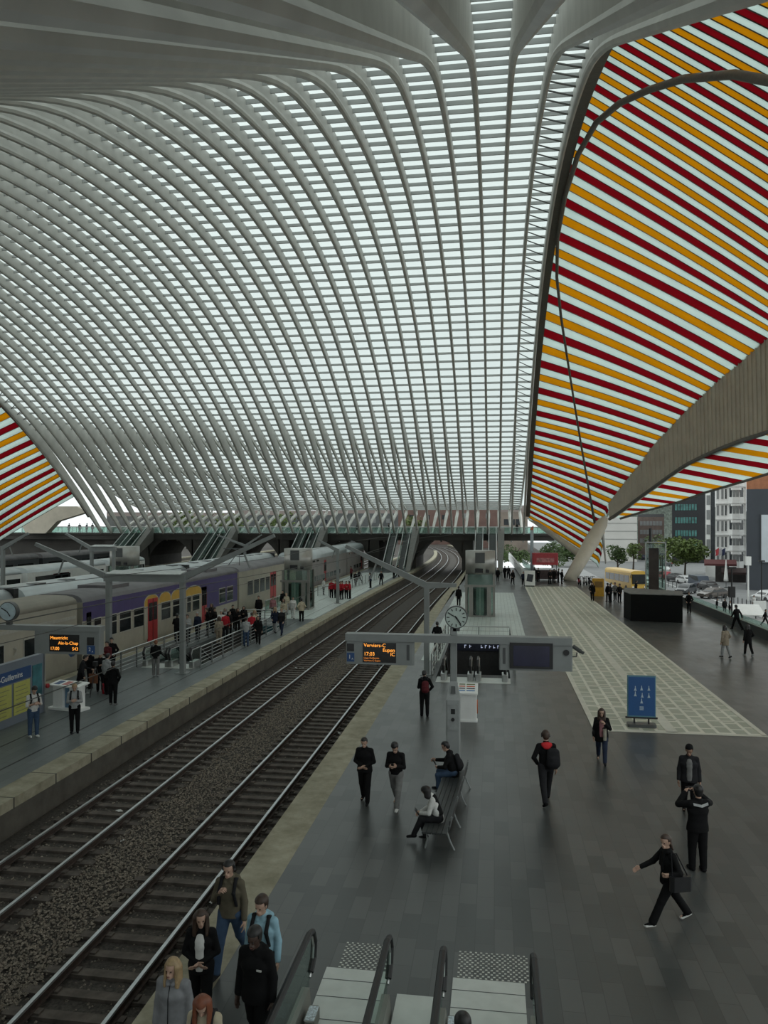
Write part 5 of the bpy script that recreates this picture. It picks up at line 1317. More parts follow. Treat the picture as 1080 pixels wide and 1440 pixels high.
# ---- street lamps and masts
for px, py, d, nm, lb in ((931.5, 800, 86, 780, 'slim dark lamp post in front of the cars'), (1029, 845, 70, 800, 'black traffic light post by the forecourt'), (1071, 795, 98, 790, 'black lamp post in front of the dark gable'), (1052, 798, 105, 795, 'white lamp post with box beside the apartment house')):
    p = PD(px, py, d); zt = PD(px, nm, d).z - ZS
    e = empty('lamp_post', (p.x, p.y, ZS), 0, lb, 'lamp post')
    wht = 'white' in lb
    m = MB(); m.lathe([(.09 if not wht else .14, 0), (.06 if not wht else .12, zt)], (0, 0, 0), 8); m.build('post', WHITE if wht else BLACK, e)
    m = MB(); m.bbox((-.35, -.25, zt), (.35, .25, zt + (1.2 if wht else .18)), .04); m.build('lamp_head', WHITE if wht else BLACK, e)
    if 'traffic' in lb: m = MB(); m.bbox((-.28, -.2, zt - 2.6), (.28, .2, zt - 1.6), .04); m.build('signal_box', BLACK, e)
# ---- shop awnings, parasol, flags
def awning(px, py, d, w_, m_, label):
    p = PD(px, py, d); e = empty('awning', (p.x, p.y, p.z), math.radians(-14), label, 'awning')
    m = MB(); m.add([(-w_/2, 1.6, .7), (w_/2, 1.6, .7), (w_/2, 0, 0), (-w_/2, 0, 0), (-w_/2, 1.6, .62), (w_/2, 1.6, .62), (w_/2, 0, -.08), (-w_/2, 0, -.08)], [(0,3,2,1),(4,5,6,7),(0,4,7,3),(1,2,6,5),(0,1,5,4)]); m.build('canvas', m_, e)
    m = MB(); m.box((-w_/2, -.03, -.35), (w_/2, .0, -.0)); m.build('valance', m_, e)
    m = MB(); m.tube([(-w_/2 + .1, 1.6, 0), (-w_/2 + .1, 0, -.05)], .03, 5); m.tube([(w_/2 - .1, 1.6, 0), (w_/2 - .1, 0, -.05)], .03, 5); m.build('arm', DGREY, e)
awning(1013, 793, 134, 5.2, mat('dark_red_canvas', (.10, .03, .03), .8), 'dark red shop awning under the white office house')
awning(1034, 805, 133.5, 4.4, mat('dark_brown_canvas', (.05, .03, .028), .8), 'dark brown awning under the apartment house')
p = PD(1021, 823, 126)
e = empty('parasol', (p.x, p.y, ZS), 0, 'closed white parasol in front of the shops', 'parasol')
m = MB(); m.tube([(0, 0, 0), (0, 0, 4.6)], .04, 6); m.lathe([(.3, 0), (.3, .1)], (0, 0, 0), 10); m.build('pole', DGREY, e)
m = MB(); m.lathe([(.38, 1.1), (.36, 1.5), (.26, 2.6), (.12, 3.9), (.04, 4.7)], (0, 0, 0), 10); m.build('folded_canvas', WHITE, e, True)
for k, (px, cc) in enumerate(((1006, (.4, .05, .06)), (1010, (.5, .5, .52)), (1015, (.03, .04, .1)))):
    p = PD(px, 782, 137); e = empty('flag', (p.x, p.y, p.z), math.radians(-14), 'facade flag number'[:0] + ('dark red flag' if k == 0 else 'white flag' if k == 1 else 'dark blue flag') + ' leaning out from the white office house', 'flag')
    m = MB(); m.tube([(0, 1.5, 0), (0, -.3, 1.6)], .03, 5); m.build('staff', WHITE, e)
    m = MB(); m.slab([(0, .2, 1.1), (.1, .1, .5), (0, .15, 0)], [(.6, -.2, 1.5), (.55, -.1, .8), (.5, -.1, .2)], (0, .02, 0)); m.build('cloth', mat('flag_cloth_%d' % k, cc, .8), e)
# ---- white tilted boards beside the parapet outside, food kiosk, yellow bin, scooters
for k, (px, py, lb) in enumerate(((1055, 867, 'white tilted display board outside beyond the parapet, the larger'), (1070, 862, 'white upright panel outside beyond the parapet near the right edge'))):
    p = G(px, py, ZS + .3); e = empty('display_board', (p.x, p.y, ZS), math.radians(20 * k - 10), lb, 'display board')
    m = MB()
    if k == 0: m.add([(-1.6, -.9, .5), (1.4, -.9, .5), (1.0, .9, 1.5), (-2, .9, 1.5), (-1.6, -.9, .58), (1.4, -.9, .58), (1.0, .9, 1.58), (-2, .9, 1.58)], [(3,2,1,0),(4,5,6,7),(0,1,5,4),(1,2,6,5),(2,3,7,6),(3,0,4,7)])
    else: m.box((-.9, -.05, .3), (.6, .05, 1.7))
    m.build('panel', WHITE, e); m = MB(); m.box((-.8, -.1, 0), (-.7, .1, .6)); m.box((.5, -.1, 0), (.6, .1, .6)); m.build('leg', DGREY, e)
g = G(769, 819)
ks = empty('food_cart', (g.x, g.y + 3, 0), 0, 'red food cart with an awning board at the far end of the platform', 'food cart')
m = MB(); m.bbox((-1.5, 0, .2), (1.5, 1.6, 1.3), .05); m.build('body', mat('dark_cart_body', (.05, .03, .03), .5, 0, .4, 3), ks)
m = MB(); m.bbox((-1.6, -.3, 2.0), (1.6, 1.7, 3.5), .1); o = m.build('red_top', mat('red_cart_top', (.42, .05, .06), .5), ks)
m = MB(); m.box((-1.1, -.33, 2.35), (1.1, -.3, 2.9)); m.build('top_board', mat('pale_red_board', (.5, .2, .2), .5, 0, .4, 4), o)
for x in (-1.4, 1.4):
    m = MB(); m.box((x - .04, .1, 1.2), (x + .04, .18, 2.1)); m.build('post', DGREY, ks)
for x in (-1.0, 1.0):
    m = MB(); m.add(*wheel(x, .8, .3, .3, .15)); m.build('wheel', BLACK, ks)
g = G(841, 838)
m = MB(); m.bbox((-.55, -.4, 0), (.55, .4, 1.75), .06); o = tag(m.build('yellow_cabinet', mat('yellow_cabinet_paint', (.5, .27, .02), .45), loc=(g.x, g.y, 0)), 'yellow cabinet beside the waiting people left of the black enclosure', 'cabinet')
m = MB(); m.box((-.4, -.42, .9), (.4, -.4, 1.5)); m.build('dark_slot_panel', mat('yellow_shade_panel', (.2, .11, .02), .5), o)
for k, px in enumerate((815, 823, 831)):
    p = G(px, 822.5); e = empty('scooter', (p.x, p.y, 0), math.radians(4 + 5 * k), ('red' if k == 0 else 'white' if k == 1 else 'dark') + ' parked scooter right of the leaning canopy foot', 'scooter')
    pm = (KR, KW, KB)[k]
    m = MB(); m.tube([(0, -.6, .5), (0, -.2, .35), (0, .3, .4), (0, .75, .75)], [.1, .14, .16, .1], 8); m.build('body', pm, e)
    m = MB(); m.add(*wheel(0, -.6, .25, .25, .1)); m.add(*wheel(0, .6, .25, .25, .1)); m.build('wheel', BLACK, e)
    m = MB(); m.tube([(0, -.6, .5), (0, -.5, 1.05)], .03, 6); m.tube([(-.3, -.45, 1.05), (.3, -.45, 1.05)], .025, 6); m.build('handlebar', BLACK, e)
    m = MB(); m.bbox((-.14, .1, .75), (.14, .8, .85), .04); m.build('seat', BLACK, e)
# white stair and railing at the far end, left of the pole
g0, g1 = G(735, 812), G(716, 789)
st_ = empty('white_ramp', (0, 0, 0), 0, 'white ramp wall running back towards the footbridge, left of the blue pole', 'ramp')
m = MB(); m.beam((g0.x, g0.y, .55), (g1.x, g1.y, .9), .25, 1.1); m.build('ramp_wall', WHITE, st_)
m = MB(); m.tube([(g0.x, g0.y, 1.3), (g1.x, g1.y, 1.7)], .05, 6); m.build('handrail', STEEL, st_)
railing('railing', [(G(757, 815).x, G(757, 815).y), (G(735, 795).x, G(735, 795).y)], 'glazed white railing right of the pale blue pole', 1.1, 3, glass=True)
# ================================================================ PEOPLE
SK = mat('light_skin', (0.42, 0.27, 0.20), .55, 0, .06, 8)
SKD = mat('dark_skin', (0.055, 0.030, 0.022), .5, 0, .1, 8)
SKM = mat('tan_skin', (0.27, 0.16, 0.11), .55, 0, .06, 8)
CL = {}
def cloth(nm, c, rough=.85):
    if nm not in CL: CL[nm] = mat(nm + '_fabric', c, rough, 0, .16, 9, .12, 0, .15)
    return CL[nm]
BK = cloth('black', (.0065, .0065, .007)); BK2 = cloth('charcoal', (.017, .017, .019)); NAVY = cloth('navy', (.016, .022, .042)); JEAN = cloth('blue_denim', (.045, .075, .13)); DJEAN = cloth('dark_denim', (.022, .03, .055))
GRYC = cloth('mid_grey', (.16, .16, .155)); LGRY = cloth('light_grey', (.30, .31, .31)); WHT = cloth('white', (.55, .55, .53)); CRM = cloth('cream', (.42, .37, .27)); OLV = cloth('olive', (.105, .092, .065)); LBL = cloth('light_blue', (.26, .42, .50)); REDC = cloth('red', (.35, .02, .03)); PINK = cloth('dusty_pink', (.30, .14, .15)); DRED = cloth('maroon', (.09, .018, .022)); BEI = cloth('beige', (.26, .22, .165)); GRCOAT = cloth('soft_grey', (.20, .205, .215)); DGRN = cloth('dark_green', (.03, .045, .035)); LDEN = cloth('pale_denim', (.16, .21, .27))
HBK = mat('black_hair', (.008, .007, .007), .45, 0, .2, 20); HBR = mat('brown_hair', (.035, .018, .010), .5, 0, .2, 20); HBL = mat('blond_hair', (.30, .21, .11), .5, 0, .2, 20); HRD = mat('auburn_hair', (.16, .045, .018), .5, 0, .2, 20); HGY = mat('grey_hair', (.25, .25, .25), .6, 0, .2, 20)

def surfnet(D, org, h):
    ins = D < 0
    nx, ny, nz_ = D.shape
    c = [ins[a:nx-1+a, b:ny-1+b, e:nz_-1+e] for a in (0,1) for b in (0,1) for e in (0,1)]
    s = sum(x.astype(np.int8) for x in c); act = (s > 0) & (s < 8)
    idx = np.argwhere(act); n = len(idx)
    if n == 0: return np.zeros((0, 3)), np.zeros((0, 4), int)
    cid = -np.ones(act.shape, np.int64); cid[act] = np.arange(n)
    off = [(a, b, e) for a in (0,1) for b in (0,1) for e in (0,1)]
    dv = np.stack([D[idx[:,0]+a, idx[:,1]+b, idx[:,2]+e] for a, b, e in off], 1)
    P = np.zeros((n, 3)); cnt = np.zeros(n)
    for i in range(8):
        for j in range(i+1, 8):
            if sum(abs(off[i][q] - off[j][q]) for q in range(3)) != 1: continue
            m_ = (dv[:, i] < 0) != (dv[:, j] < 0)
            t_ = np.where(m_, dv[:, i] / np.where(m_, dv[:, i] - dv[:, j], 1), 0)
            pt = np.array(off[i])[None] + t_[:, None] * (np.array(off[j]) - np.array(off[i]))[None]
            P += np.where(m_[:, None], pt, 0); cnt += m_
    V = (P / cnt[:, None] + idx) * h + org
    Q = []
    for ax in range(3):
        sl0 = [slice(None)]*3; sl1 = [slice(None)]*3; sl0[ax] = slice(0, -1); sl1[ax] = slice(1, None)
        a0, a1 = ins[tuple(sl0)], ins[tuple(sl1)]
        e = np.argwhere(a0 != a1)
        o1, o2 = [(1, 2), (2, 0), (0, 1)][ax]
        lim = D.shape
        ok = (e[:, o1] > 0) & (e[:, o1] < lim[o1]-1) & (e[:, o2] > 0) & (e[:, o2] < lim[o2]-1)
        e = e[ok]; fl = a0[e[:,0], e[:,1], e[:,2]]
        def cell(d1, d2):
            q = e.copy(); q[:, o1] += d1; q[:, o2] += d2; return cid[q[:,0], q[:,1], q[:,2]]
        q = np.stack([cell(-1,-1), cell(0,-1), cell(0,0), cell(-1,0)], 1)
        q[~fl] = q[~fl][:, ::-1]; Q.append(q)
    return V, np.concatenate(Q)
def clay(name, prims, h, cuts=(), k=.02):
    """one continuous smooth surface through tapered limbs: (p0, r0, p1, r1[, (fx, fy), k])"""
    pr = []
    for p in prims:
        a, r0, b, r1 = p[:4]; fl = p[4] if len(p) > 4 and p[4] else (1, 1); kk = p[5] if len(p) > 5 else k
        pr.append((np.array(a, float), r0, np.array(b, float), r1, fl, kk))
    lo = np.min([np.minimum(a, b) - max(r0, r1) * max(1, *f) for a, r0, b, r1, f, _ in pr], 0) - 3*h
    hi = np.max([np.maximum(a, b) + max(r0, r1) * max(1, *f) for a, r0, b, r1, f, _ in pr], 0) + 3*h
    n = np.ceil((hi - lo) / h).astype(int) + 1
    ax = [lo[i] + h * np.arange(n[i]) for i in range(3)]
    D = np.full(tuple(n), .2, np.float32)
    for a, r0, b, r1, f, kk in pr:
        pad = 2*h + kk*1.2; mr = max(r0, r1)
        i0 = np.maximum(((np.minimum(a, b) - mr*np.array([f[0], f[1], 1]) - pad - lo) / h).astype(int), 0)
        i1 = np.minimum(((np.maximum(a, b) + mr*np.array([f[0], f[1], 1]) + pad - lo) / h).astype(int) + 2, n)
        sl = tuple(slice(i0[q], i1[q]) for q in range(3))
        S = np.array([1/f[0], 1/f[1], 1.0])
        X, Y, Z = (((ax[q][sl[q]] - a[q]) * S[q]).astype(np.float32) for q in range(3))
        X = X[:, None, None]; Y = Y[None, :, None]; Z = Z[None, None, :]
        ba = (b - a) * S; L2 = float(ba @ ba) + 1e-9
        t_ = np.clip((X*ba[0] + Y*ba[1] + Z*ba[2]) / L2, 0, 1)
        d = np.sqrt((X - t_*ba[0])**2 + (Y - t_*ba[1])**2 + (Z - t_*ba[2])**2) - (r0 + (r1 - r0)*t_)
        d = d * min(1, f[0], f[1]); o = D[sl]
        hh = np.maximum(kk - np.abs(o - d), 0) / kk
        D[sl] = np.minimum(o, d) - hh*hh*kk/4
    if cuts:
        X, Y, Z = ax[0][:, None, None], ax[1][None, :, None], ax[2][None, None, :]
        for c in cuts: D = np.maximum(D, c(X, Y, Z))
    V, Q = surfnet(D, lo, h)
    me = bpy.data.meshes.new(name)
    me.vertices.add(len(V)); me.vertices.foreach_set('co', V.astype(np.float32).ravel())
    me.loops.add(Q.size); me.loops.foreach_set('vertex_index', Q.astype(np.int32).ravel())
    me.polygons.add(len(Q)); me.polygons.foreach_set('loop_start', np.arange(0, Q.size, 4, dtype=np.int32))
    try: me.polygons.foreach_set('loop_total', np.full(len(Q), 4, np.int32))
    except Exception: pass
    me.update(calc_edges=True); me.validate()
    me.polygons.foreach_set('use_smooth', np.ones(len(me.polygons), bool)); me.update()
    return me
V3 = lambda *a: np.array(a, float)
ARM = {  # elbow and wrist from the shoulder, (outward, forward, up) in body heights
 'down': ((.035, -.012, -.165), (.045, .02, -.31)), 'swingf': ((.035, .055, -.155), (.025, .14, -.27)), 'swingb': ((.045, -.085, -.145), (.055, -.12, -.285)),
 'phone': ((.03, .02, -.168), (-.075, .135, -.125)), 'pocket': ((.075, -.03, -.15), (.01, .055, -.255)), 'strap': ((.055, .0, -.165), (-.035, .085, -.055)),
 'photo': ((.095, .105, -.035), (-.02, .175, .075)), 'clasp': ((.045, .0, -.165), (-.085, .10, -.215)), 'out': ((.05, .10, -.135), (.07, .24, -.20)), 'bag': ((.075, -.04, -.15), (.045, .06, -.17)),
 'rail': ((.05, .06, -.15), (.02, .19, -.19)), 'lap': ((.04, .05, -.16), (-.07, .17, -.20)), 'reach': ((.03, .09, -.13), (.0, .23, -.13)),
}
def skel(H, legs=((0, 0), (0, 0)), arms=('down', 'down'), lean=0.0, head=(0, 0), sit=0.0, sw=.098, hw=.052):
    """joint positions: x right, y forward, z up; legs = (thigh swing, knee bend) in degrees for left and right"""
    J = {}; th, sh = .245*H, .24*H
    zs = []
    for s, (a, b) in zip((-1, 1), legs):
        a, b = math.radians(a), math.radians(b)
        hip = V3(s*hw*H, 0, 0); kn = hip + V3(s*.006*H, math.sin(a)*th, -math.cos(a)*th); an = kn + V3(0, math.sin(a-b)*sh, -math.cos(a-b)*sh)
        J['hip', s], J['knee', s], J['ank', s] = hip, kn, an
        J['pitch', s] = max(0, b - a) * .75 if b - a > .15 else 0
        zs.append(an[2] - .042*H - (.10*H*math.sin(J['pitch', s]) * .9 if J['pitch', s] else 0))
    up = -min(zs); 
    for k_ in list(J):
        if k_[0] != 'pitch': J[k_] = J[k_] + V3(0, 0, up)
    pel = V3(0, 0, up); le = math.radians(lean)
    def T(x, y, z): return pel + V3(x*H, (y*math.cos(le) + z*math.sin(le))*H, (z*math.cos(le) - y*math.sin(le))*H)
    J['pel'] = pel; J['waist'] = T(0, 0, .09); J['chest'] = T(0, .005, .20); J['neck'] = T(0, -.005, .312); 
    hp, hy = math.radians(head[0]), math.radians(head[1])       # nod down, turn left
    J['headc'] = T(0, .018 + .045*math.sin(hp), .405 - .02*math.sin(abs(hp))); J['hp'], J['hy'] = hp + le, hy
    for s, nm in zip((-1, 1), arms):
        shd = T(s*sw, -.004, .272); e, w_ = ARM[nm]
        J['sho', s] = shd; J['elb', s] = shd + V3(s*e[0], e[1], e[2])*H; J['wri', s] = shd + V3(s*w_[0], w_[1], w_[2])*H; J['arm', s] = nm
    J['H'] = H; J['T'] = T; J['sw'] = sw
    return J
def HR(J, v):                                # head space -> body space
    p, y = J['hp'], J['hy']; x, f, u = v
    f, u = f*math.cos(p) + u*math.sin(p), u*math.cos(p) - f*math.sin(p)
    x, f = x*math.cos(y) - f*math.sin(y), f*math.cos(y) + x*math.sin(y)
    return J['headc'] + V3(x, f, u)*J['H']
def body_prims(J, fine=True, female=False):
    H = J['H']; P = []
    P.append((J['pel'], .058*H, J['waist'], .052*H, (1.2, .85))); P.append((J['waist'], .053*H, J['chest'], .058*H, (1.2, .85))); P.append((J['chest'], .054*H, J['neck'] - V3(0, 0, .03*H), .032*H, (1.25, .85)))
    P.append((J['neck'] - V3(0, 0, .02*H), .034*H, J['headc'] - V3(0, .012*H, .02*H), .030*H))
    for s in (-1, 1):
        P.append((J['sho', s]*.75 + J['neck']*.25 - V3(0, 0, .012*H), .022*H, J['sho', s], .024*H, None, .006)); P.append((J['sho', s], .024*H, J['elb', s], .022*H)); P.append((J['elb', s], .025*H, J['wri', s], .0165*H))
        P.append((J['hip', s], .052*H, J['knee', s], .031*H, None, .01)); P.append((J['knee', s], .031*H, J['knee', s]*.65 + J['ank', s]*.35 - V3(0, .004*H, 0), .029*H, None, .01)); P.append((J['knee', s]*.65 + J['ank', s]*.35, .029*H, J['ank', s], .019*H, None, .01))
        f = V3(s*.008*H, .075*H*math.cos(J['pitch', s]), -.025*H - .08*H*math.sin(J['pitch', s])); P.append((J['ank', s] - V3(0, .012*H, .018*H), .022*H, J['ank', s] + f, .017*H))
    hd = lambda *v: HR(J, v)
    P.append((hd(0, -.006, .014), .049*H, hd(0, .002, .024), .049*H, (.9, 1.08))); P.append((hd(0, .008, -.02), .038*H, hd(0, .018, -.042), .026*H, (.95, 1.0)))
    P.append((hd(0, .048, .004), .006*H, hd(0, .062, -.016), .0085*H, None, .012)); P.append((hd(0, .044, -.034), .012*H, hd(0, .041, -.052), .012*H, (1.5, 1), .02))
    P.append((hd(-.02, .046, .012), .006*H, hd(.02, .046, .012), .006*H, None, .01))
    for s in (-1, 1):
        P.append((hd(s*.047, -.004, .010), .009*H, hd(s*.046, -.002, -.012), .007*H, (.6, 1), .006))
        w_, e = J['wri', s], J['elb', s]; d = (w_ - e) / (np.linalg.norm(w_ - e) + 1e-6)
        inn = V3(-s, .25, 0); inn = inn - d*(inn @ d); inn /= np.linalg.norm(inn) + 1e-6; sd = np.cross(d, inn)
        if sd[1] < 0 and J['arm', s] in ('down', 'swingf', 'swingb', 'pocket'): sd = -sd
        grip = J['arm', s] in ('phone', 'photo', 'strap', 'bag', 'rail', 'reach')
        pm = w_ + d*.045*H
        if not fine:
            P.append((w_, .017*H, pm + d*.02*H, .018*H)); P.append((pm, .014*H, pm + d*.05*H + inn*.018*H, .009*H)); continue
        for q in (-.012, .012): P.append((w_ + sd*q*.6*H, .013*H, pm + sd*q*H, .0125*H, None, .012))
        for q, L in zip((-.0205, -.0068, .0068, .0205), (.036, .047, .05, .043)):
            b0 = pm + sd*q*H + d*.008*H; cv = .95 if grip else .4
            m1 = b0 + (d*math.cos(cv*.6) + inn*math.sin(cv*.6))*L*.5*H; m2 = m1 + (d*math.cos(cv*1.6) + inn*math.sin(cv*1.6))*L*.55*H
            P.append((b0, .0062*H, m1, .0058*H, None, .003)); P.append((m1, .0058*H, m2, .005*H, None, .003))
        b0 = w_ + d*.018*H + sd*.018*H; m1 = b0 + (d*.6 + sd*.6 + inn*.5)*.026*H; P.append((b0, .0085*H, m1, .007*H, None, .006)); P.append((m1, .007*H, m1 + (d*.85 + inn*.5)*.024*H, .0058*H, None, .003))
    return P
def top_prims(J, fat=1.0, hem=.0, sleeve=1.0, hood=False, skirt=None, bulk=1.0):
    """jacket, hoodie or coat; hem = how far it reaches below the hip joint in body heights"""
    H = J['H']; P = []; T = J['T']
    P.append((T(0, .004, -.02), .083*H*fat, J['waist'], .074*H*fat, (1.2, .88), .05)); P.append((J['waist'], .073*H*fat, J['chest'], .082*H*fat, (1.2, .88), .05)); P.append((J['chest'], .076*H*fat, T(0, -.006, .262), .050*H, (1.4, .9), .04))
    P.append((T(0, -.006, .285), .043*H, T(0, -.002, .318), .038*H, (1.15, 1.05), .03))
    for s in (-1, 1):
        P.append((J['sho', s]*.6 + T(0, -.006, .285)*.4, .038*H*bulk, J['sho', s], .037*H*bulk, None, .03)); P.append((J['sho', s], .0375*H*bulk, J['elb', s], .032*H*bulk, None, .02))
        w_ = J['elb', s]*(1 - sleeve) + J['wri', s]*sleeve
        if sleeve > 0: P.append((J['elb', s], .032*H*bulk, w_, .026*H*bulk, None, .015))
    if hem > .03 or skirt:
        zc = skirt or .085
        mid = (J['knee', -1] + J['knee', 1]) / 2; c = J['pel']*.7 + mid*.3
        P.append((T(0, 0, 0), .080*H*fat, V3(c[0]*.0, c[1]*.6, J['pel'][2] - (hem + .02)*H), zc*H*fat, (1.25, 1.0), .05))
    if hood:
        P.append((T(-.055, -.04, .30), .030*H, T(.055, -.04, .30), .030*H, None, .03)); P.append((T(0, -.055, .285), .034*H, T(0, -.052, .31), .030*H, (1.6, 1), .03))
        for s in (-1, 1): P.append((T(s*.055, -.03, .30), .022*H, T(s*.03, .03, .288), .016*H, None, .02))
    return P
def leg_prims(J, fat=1.0, flare=1.0, length=1.0):
    H = J['H']; P = [(J['pel'] + V3(0, 0, .05*H), .060*H*fat, J['pel'] - V3(0, 0, .01*H), .067*H*fat, (1.25, .95), .04)]
    for s in (-1, 1):
        P.append((J['hip', s], .064*H*fat, J['knee', s], .045*H*fat, None, .025)); 
        e = J['knee', s]*(1 - length) + (J['ank', s] - (J['ank', s] - J['knee', s]) * .03)*length
        P.append((J['knee', s], .044*H*fat, e, .036*H*fat*flare, None, .02))
    return P
def shoe_prims(J, s, sole=False):
    H = J['H']; a = J['ank', s]; p = J['pitch', s]; d = V3(s*.10, math.cos(p), -math.sin(p)); u = V3(0, math.sin(p), math.cos(p))
    k0 = a - d*.018*H - u*.018*H; k1 = a + d*.085*H - u*.027*H
    if sole: return [(k0 - u*.012*H, .0155*H, k1 - u*.002*H, .0145*H, (2.0, 1.45), .01)]
    return [(k0, .026*H, k1, .0175*H, (1.15, 1.05), .01), (a + u*.005*H, .027*H, k0 + d*.03*H, .022*H, None, .01)]
def hair_prims(J, style):
    hd = lambda *v: HR(J, v); H = J['H']; P = []; cuts = []
    P.append((hd(0, -.012, .022), .054*H, hd(0, -.004, .032), .053*H, (.94, 1.1))); P.append((hd(0, -.028, -.008), .044*H, hd(0, -.02, .02), .05*H, (1.0, .95)))
    if style in ('long', 'tail', 'bob'):
        e = {'long': -.16, 'tail': -.03, 'bob': -.07}[style]
        P.append((hd(0, -.03, -.01), .042*H, J['headc'] + V3(0, -.045, e)*H, .036*H, (1.35, .7)))
        if style != 'tail':
            for s in (-1, 1): P.append((hd(s*.042, -.002, .012), .017*H, J['headc'] + V3(s*.05, .006, e*.8)*H, .019*H, (1, 1.3), .04)); P.append((hd(s*.038, -.022, .01), .024*H, J['headc'] + V3(s*.044, -.022, e*.95)*H, .028*H, (1, 1.2), .05))
    if style == 'tail': P.append((hd(0, -.06, .015), .016*H, J['headc'] + V3(0, -.085, -.09)*H, .012*H))
    if style == 'bun': P.append((hd(0, -.06, .045), .024*H, hd(0, -.06, .05), .024*H))
    if style == 'full': P.append((hd(0, -.006, .045), .05*H, hd(0, -.02, .045), .05*H, (1.05, 1.1)))
    p, y = J['hp'], J['hy']; c = J['headc']
    def cut(X, Y, Z):                         # keep the face clear
        x, f, u = X - c[0], Y - c[1], Z - c[2]
        f2 = f*math.cos(y) - x*math.sin(y); x2 = x*math.cos(y) + f*math.sin(y)
        f3, u3 = f2*math.cos(p) - u*math.sin(p), u*math.cos(p) + f2*math.sin(p)
        a = np.maximum(np.maximum(f3*-1 + .014*H, u3 - (.046 if style != 'beanie' else .03)*H), np.abs(x2) - (.037 if style in ('long', 'bob') else .06)*H)
        b = np.maximum(np.maximum(-f3 - .012*H, u3 - .012*H), -(np.abs(x2) - .03*H)*0 - .0) if style in ('short', 'full', 'tail', 'bun') else 1.0
        r = -a
        return np.maximum(r, -b) if not isinstance(b, float) else r
    return P, [cut]
TALL = []
def person(name_at, H, hd, label, look, legs=((0, 2), (0, 2)), arms=('down', 'down'), lean=0., head=(0, 0), h=.010, z=0., group=None, sw=.098, cat='person', zfix=None, **k):
    """look: skin, top, legs, hair materials and options"""
    x, y = name_at
    e = empty('person', (x, y, z), math.radians(hd), label, cat, group)
    J = skel(H, legs, arms, lean, head, sw=sw)
    if zfix is not None:
        dz = zfix - J['pel'][2]
        for q in list(J):
            if isinstance(J[q], np.ndarray): J[q] = J[q] + V3(0, 0, dz)
        pel0 = J['pel']; le = math.radians(lean); J['T'] = lambda a, b, c, pel0=pel0, le=le: pel0 + V3(a*H, (b*math.cos(le) + c*math.sin(le))*H, (c*math.cos(le) - b*math.sin(le))*H)
    fine = h < .014
    def add(nm, me, m_, par=e, lb=None):
        o = bpy.data.objects.new(nm, me); COL.objects.link(o); me.materials.append(m_); o.parent = par
        if fine is False: o.material_slots[0].link = 'OBJECT'; o.material_slots[0].material = m_
        if lb: o['label'] = lb
        return o
    L = look
    b = add('body', clay('body', body_prims(J, fine), h * (.85 if fine else 1), k=.02), L['skin'])
    hem = L.get('hem', .03); zh = J['pel'][2] - hem*H
    cuts = [lambda X, Y, Z: (zh - Z) + 0*X + 0*Y] if not k.get('sit') else []
    # sleeves may hang below the hem: cut only the trunk
    tp = top_prims(J, L.get('fat', 1), hem, L.get('sleeve', .94), L.get('hood', False), L.get('skirt'), L.get('bulk', 1))
    t_ = add(L.get('topname', 'jacket'), clay('top', tp, h, cuts if min(J['wri', 1][2], J['wri', -1][2]) > zh + .02 else [lambda X, Y, Z: np.where(np.abs(X) < L.get('cutw', .105)*H, zh - Z, -1.) + 0*Y], .02), L['top'])
    if L.get('bib'):
        T = J['T']; me = clay('shirt', [(T(0, .058*L.get('fat', 1), .262), .027*H, T(0, .069*L.get('fat', 1), .225), .030*H, (1.2, .6)), (T(0, .069*L.get('fat', 1), .225), .030*H, T(0, .074*L.get('fat', 1), .18), .030*H, (1.2, .6)), (T(0, .074*L.get('fat', 1), .18), .030*H, T(0, .071*L.get('fat', 1), -.02), .032*H, (1.2, .6))], h, [lambda X, Y, Z: (J['pel'][2] - .025*H - Z) + 0*X + 0*Y])
        add('shirt', me, L['bib'])
    if L.get('scarf'):
        T = J['T']; me = clay('scarf', [(T(-.04, .01, .305), .03*H, T(.04, .01, .305), .03*H, (1, 1.5)), (T(-.02, .06, .29), .022*H, T(-.018, .085, .13), .026*H, (1, .6)), (T(.02, .06, .29), .022*H, T(.016, .085, .17), .024*H, (1, .6))], h); add('scarf', me, L['scarf'])
    if L.get('hoodcol'):
        T = J['T']; me = clay('hood', [(T(-.045, -.045, .30), .030*H, T(.045, -.045, .30), .030*H), (T(0, -.06, .27), .03*H, T(0, -.05, .31), .03*H, (1.7, 1)), (T(-.05, -.02, .305), .018*H, T(-.03, .035, .285), .014*H), (T(.05, -.02, .305), .018*H, T(.03, .035, .285), .014*H)], h); add('hood', me, L['hoodcol'])
    add('trousers', clay('trousers', leg_prims(J, L.get('legfat', 1), L.get('flare', 1), L.get('leglen', 1)), h), L['legs'])
    for s in (-1, 1):
        so = add('shoe', clay('shoe', shoe_prims(J, s), h*.9), L.get('shoes', BK))
        if L.get('sole'): add('sole', clay('sole', shoe_prims(J, s, True), h*.8), L['sole'], so)
    if L.get('hair') is not None:
        hp_, hc = hair_prims(J, L.get('style', 'short')); add('hair' if L.get('style') != 'beanie' else 'beanie', clay('hair', hp_, h*.85, hc), L['hair'])
    if fine:
        HDP = lambda *v: tuple(HR(J, v))
        for s in (-1, 1):
            m = MB(); m.ball(HDP(s*.019, .0465, .003), .0062*H, 6); m.build('eye', mat('dark_eye', (.012, .01, .009), .25), b, True)
        m = MB(); a, c = Vector(HDP(-.013, .0545, -.0375)), Vector(HDP(.013, .0545, -.0375)); m.tube([a, Vector(HDP(0, .0605, -.036)), c], [.002, .0055, .002], 6); m.build('mouth', mat('lip_colour', (.22, .09, .08), .5), b, True)
    e['_'] = 0; del e['_']
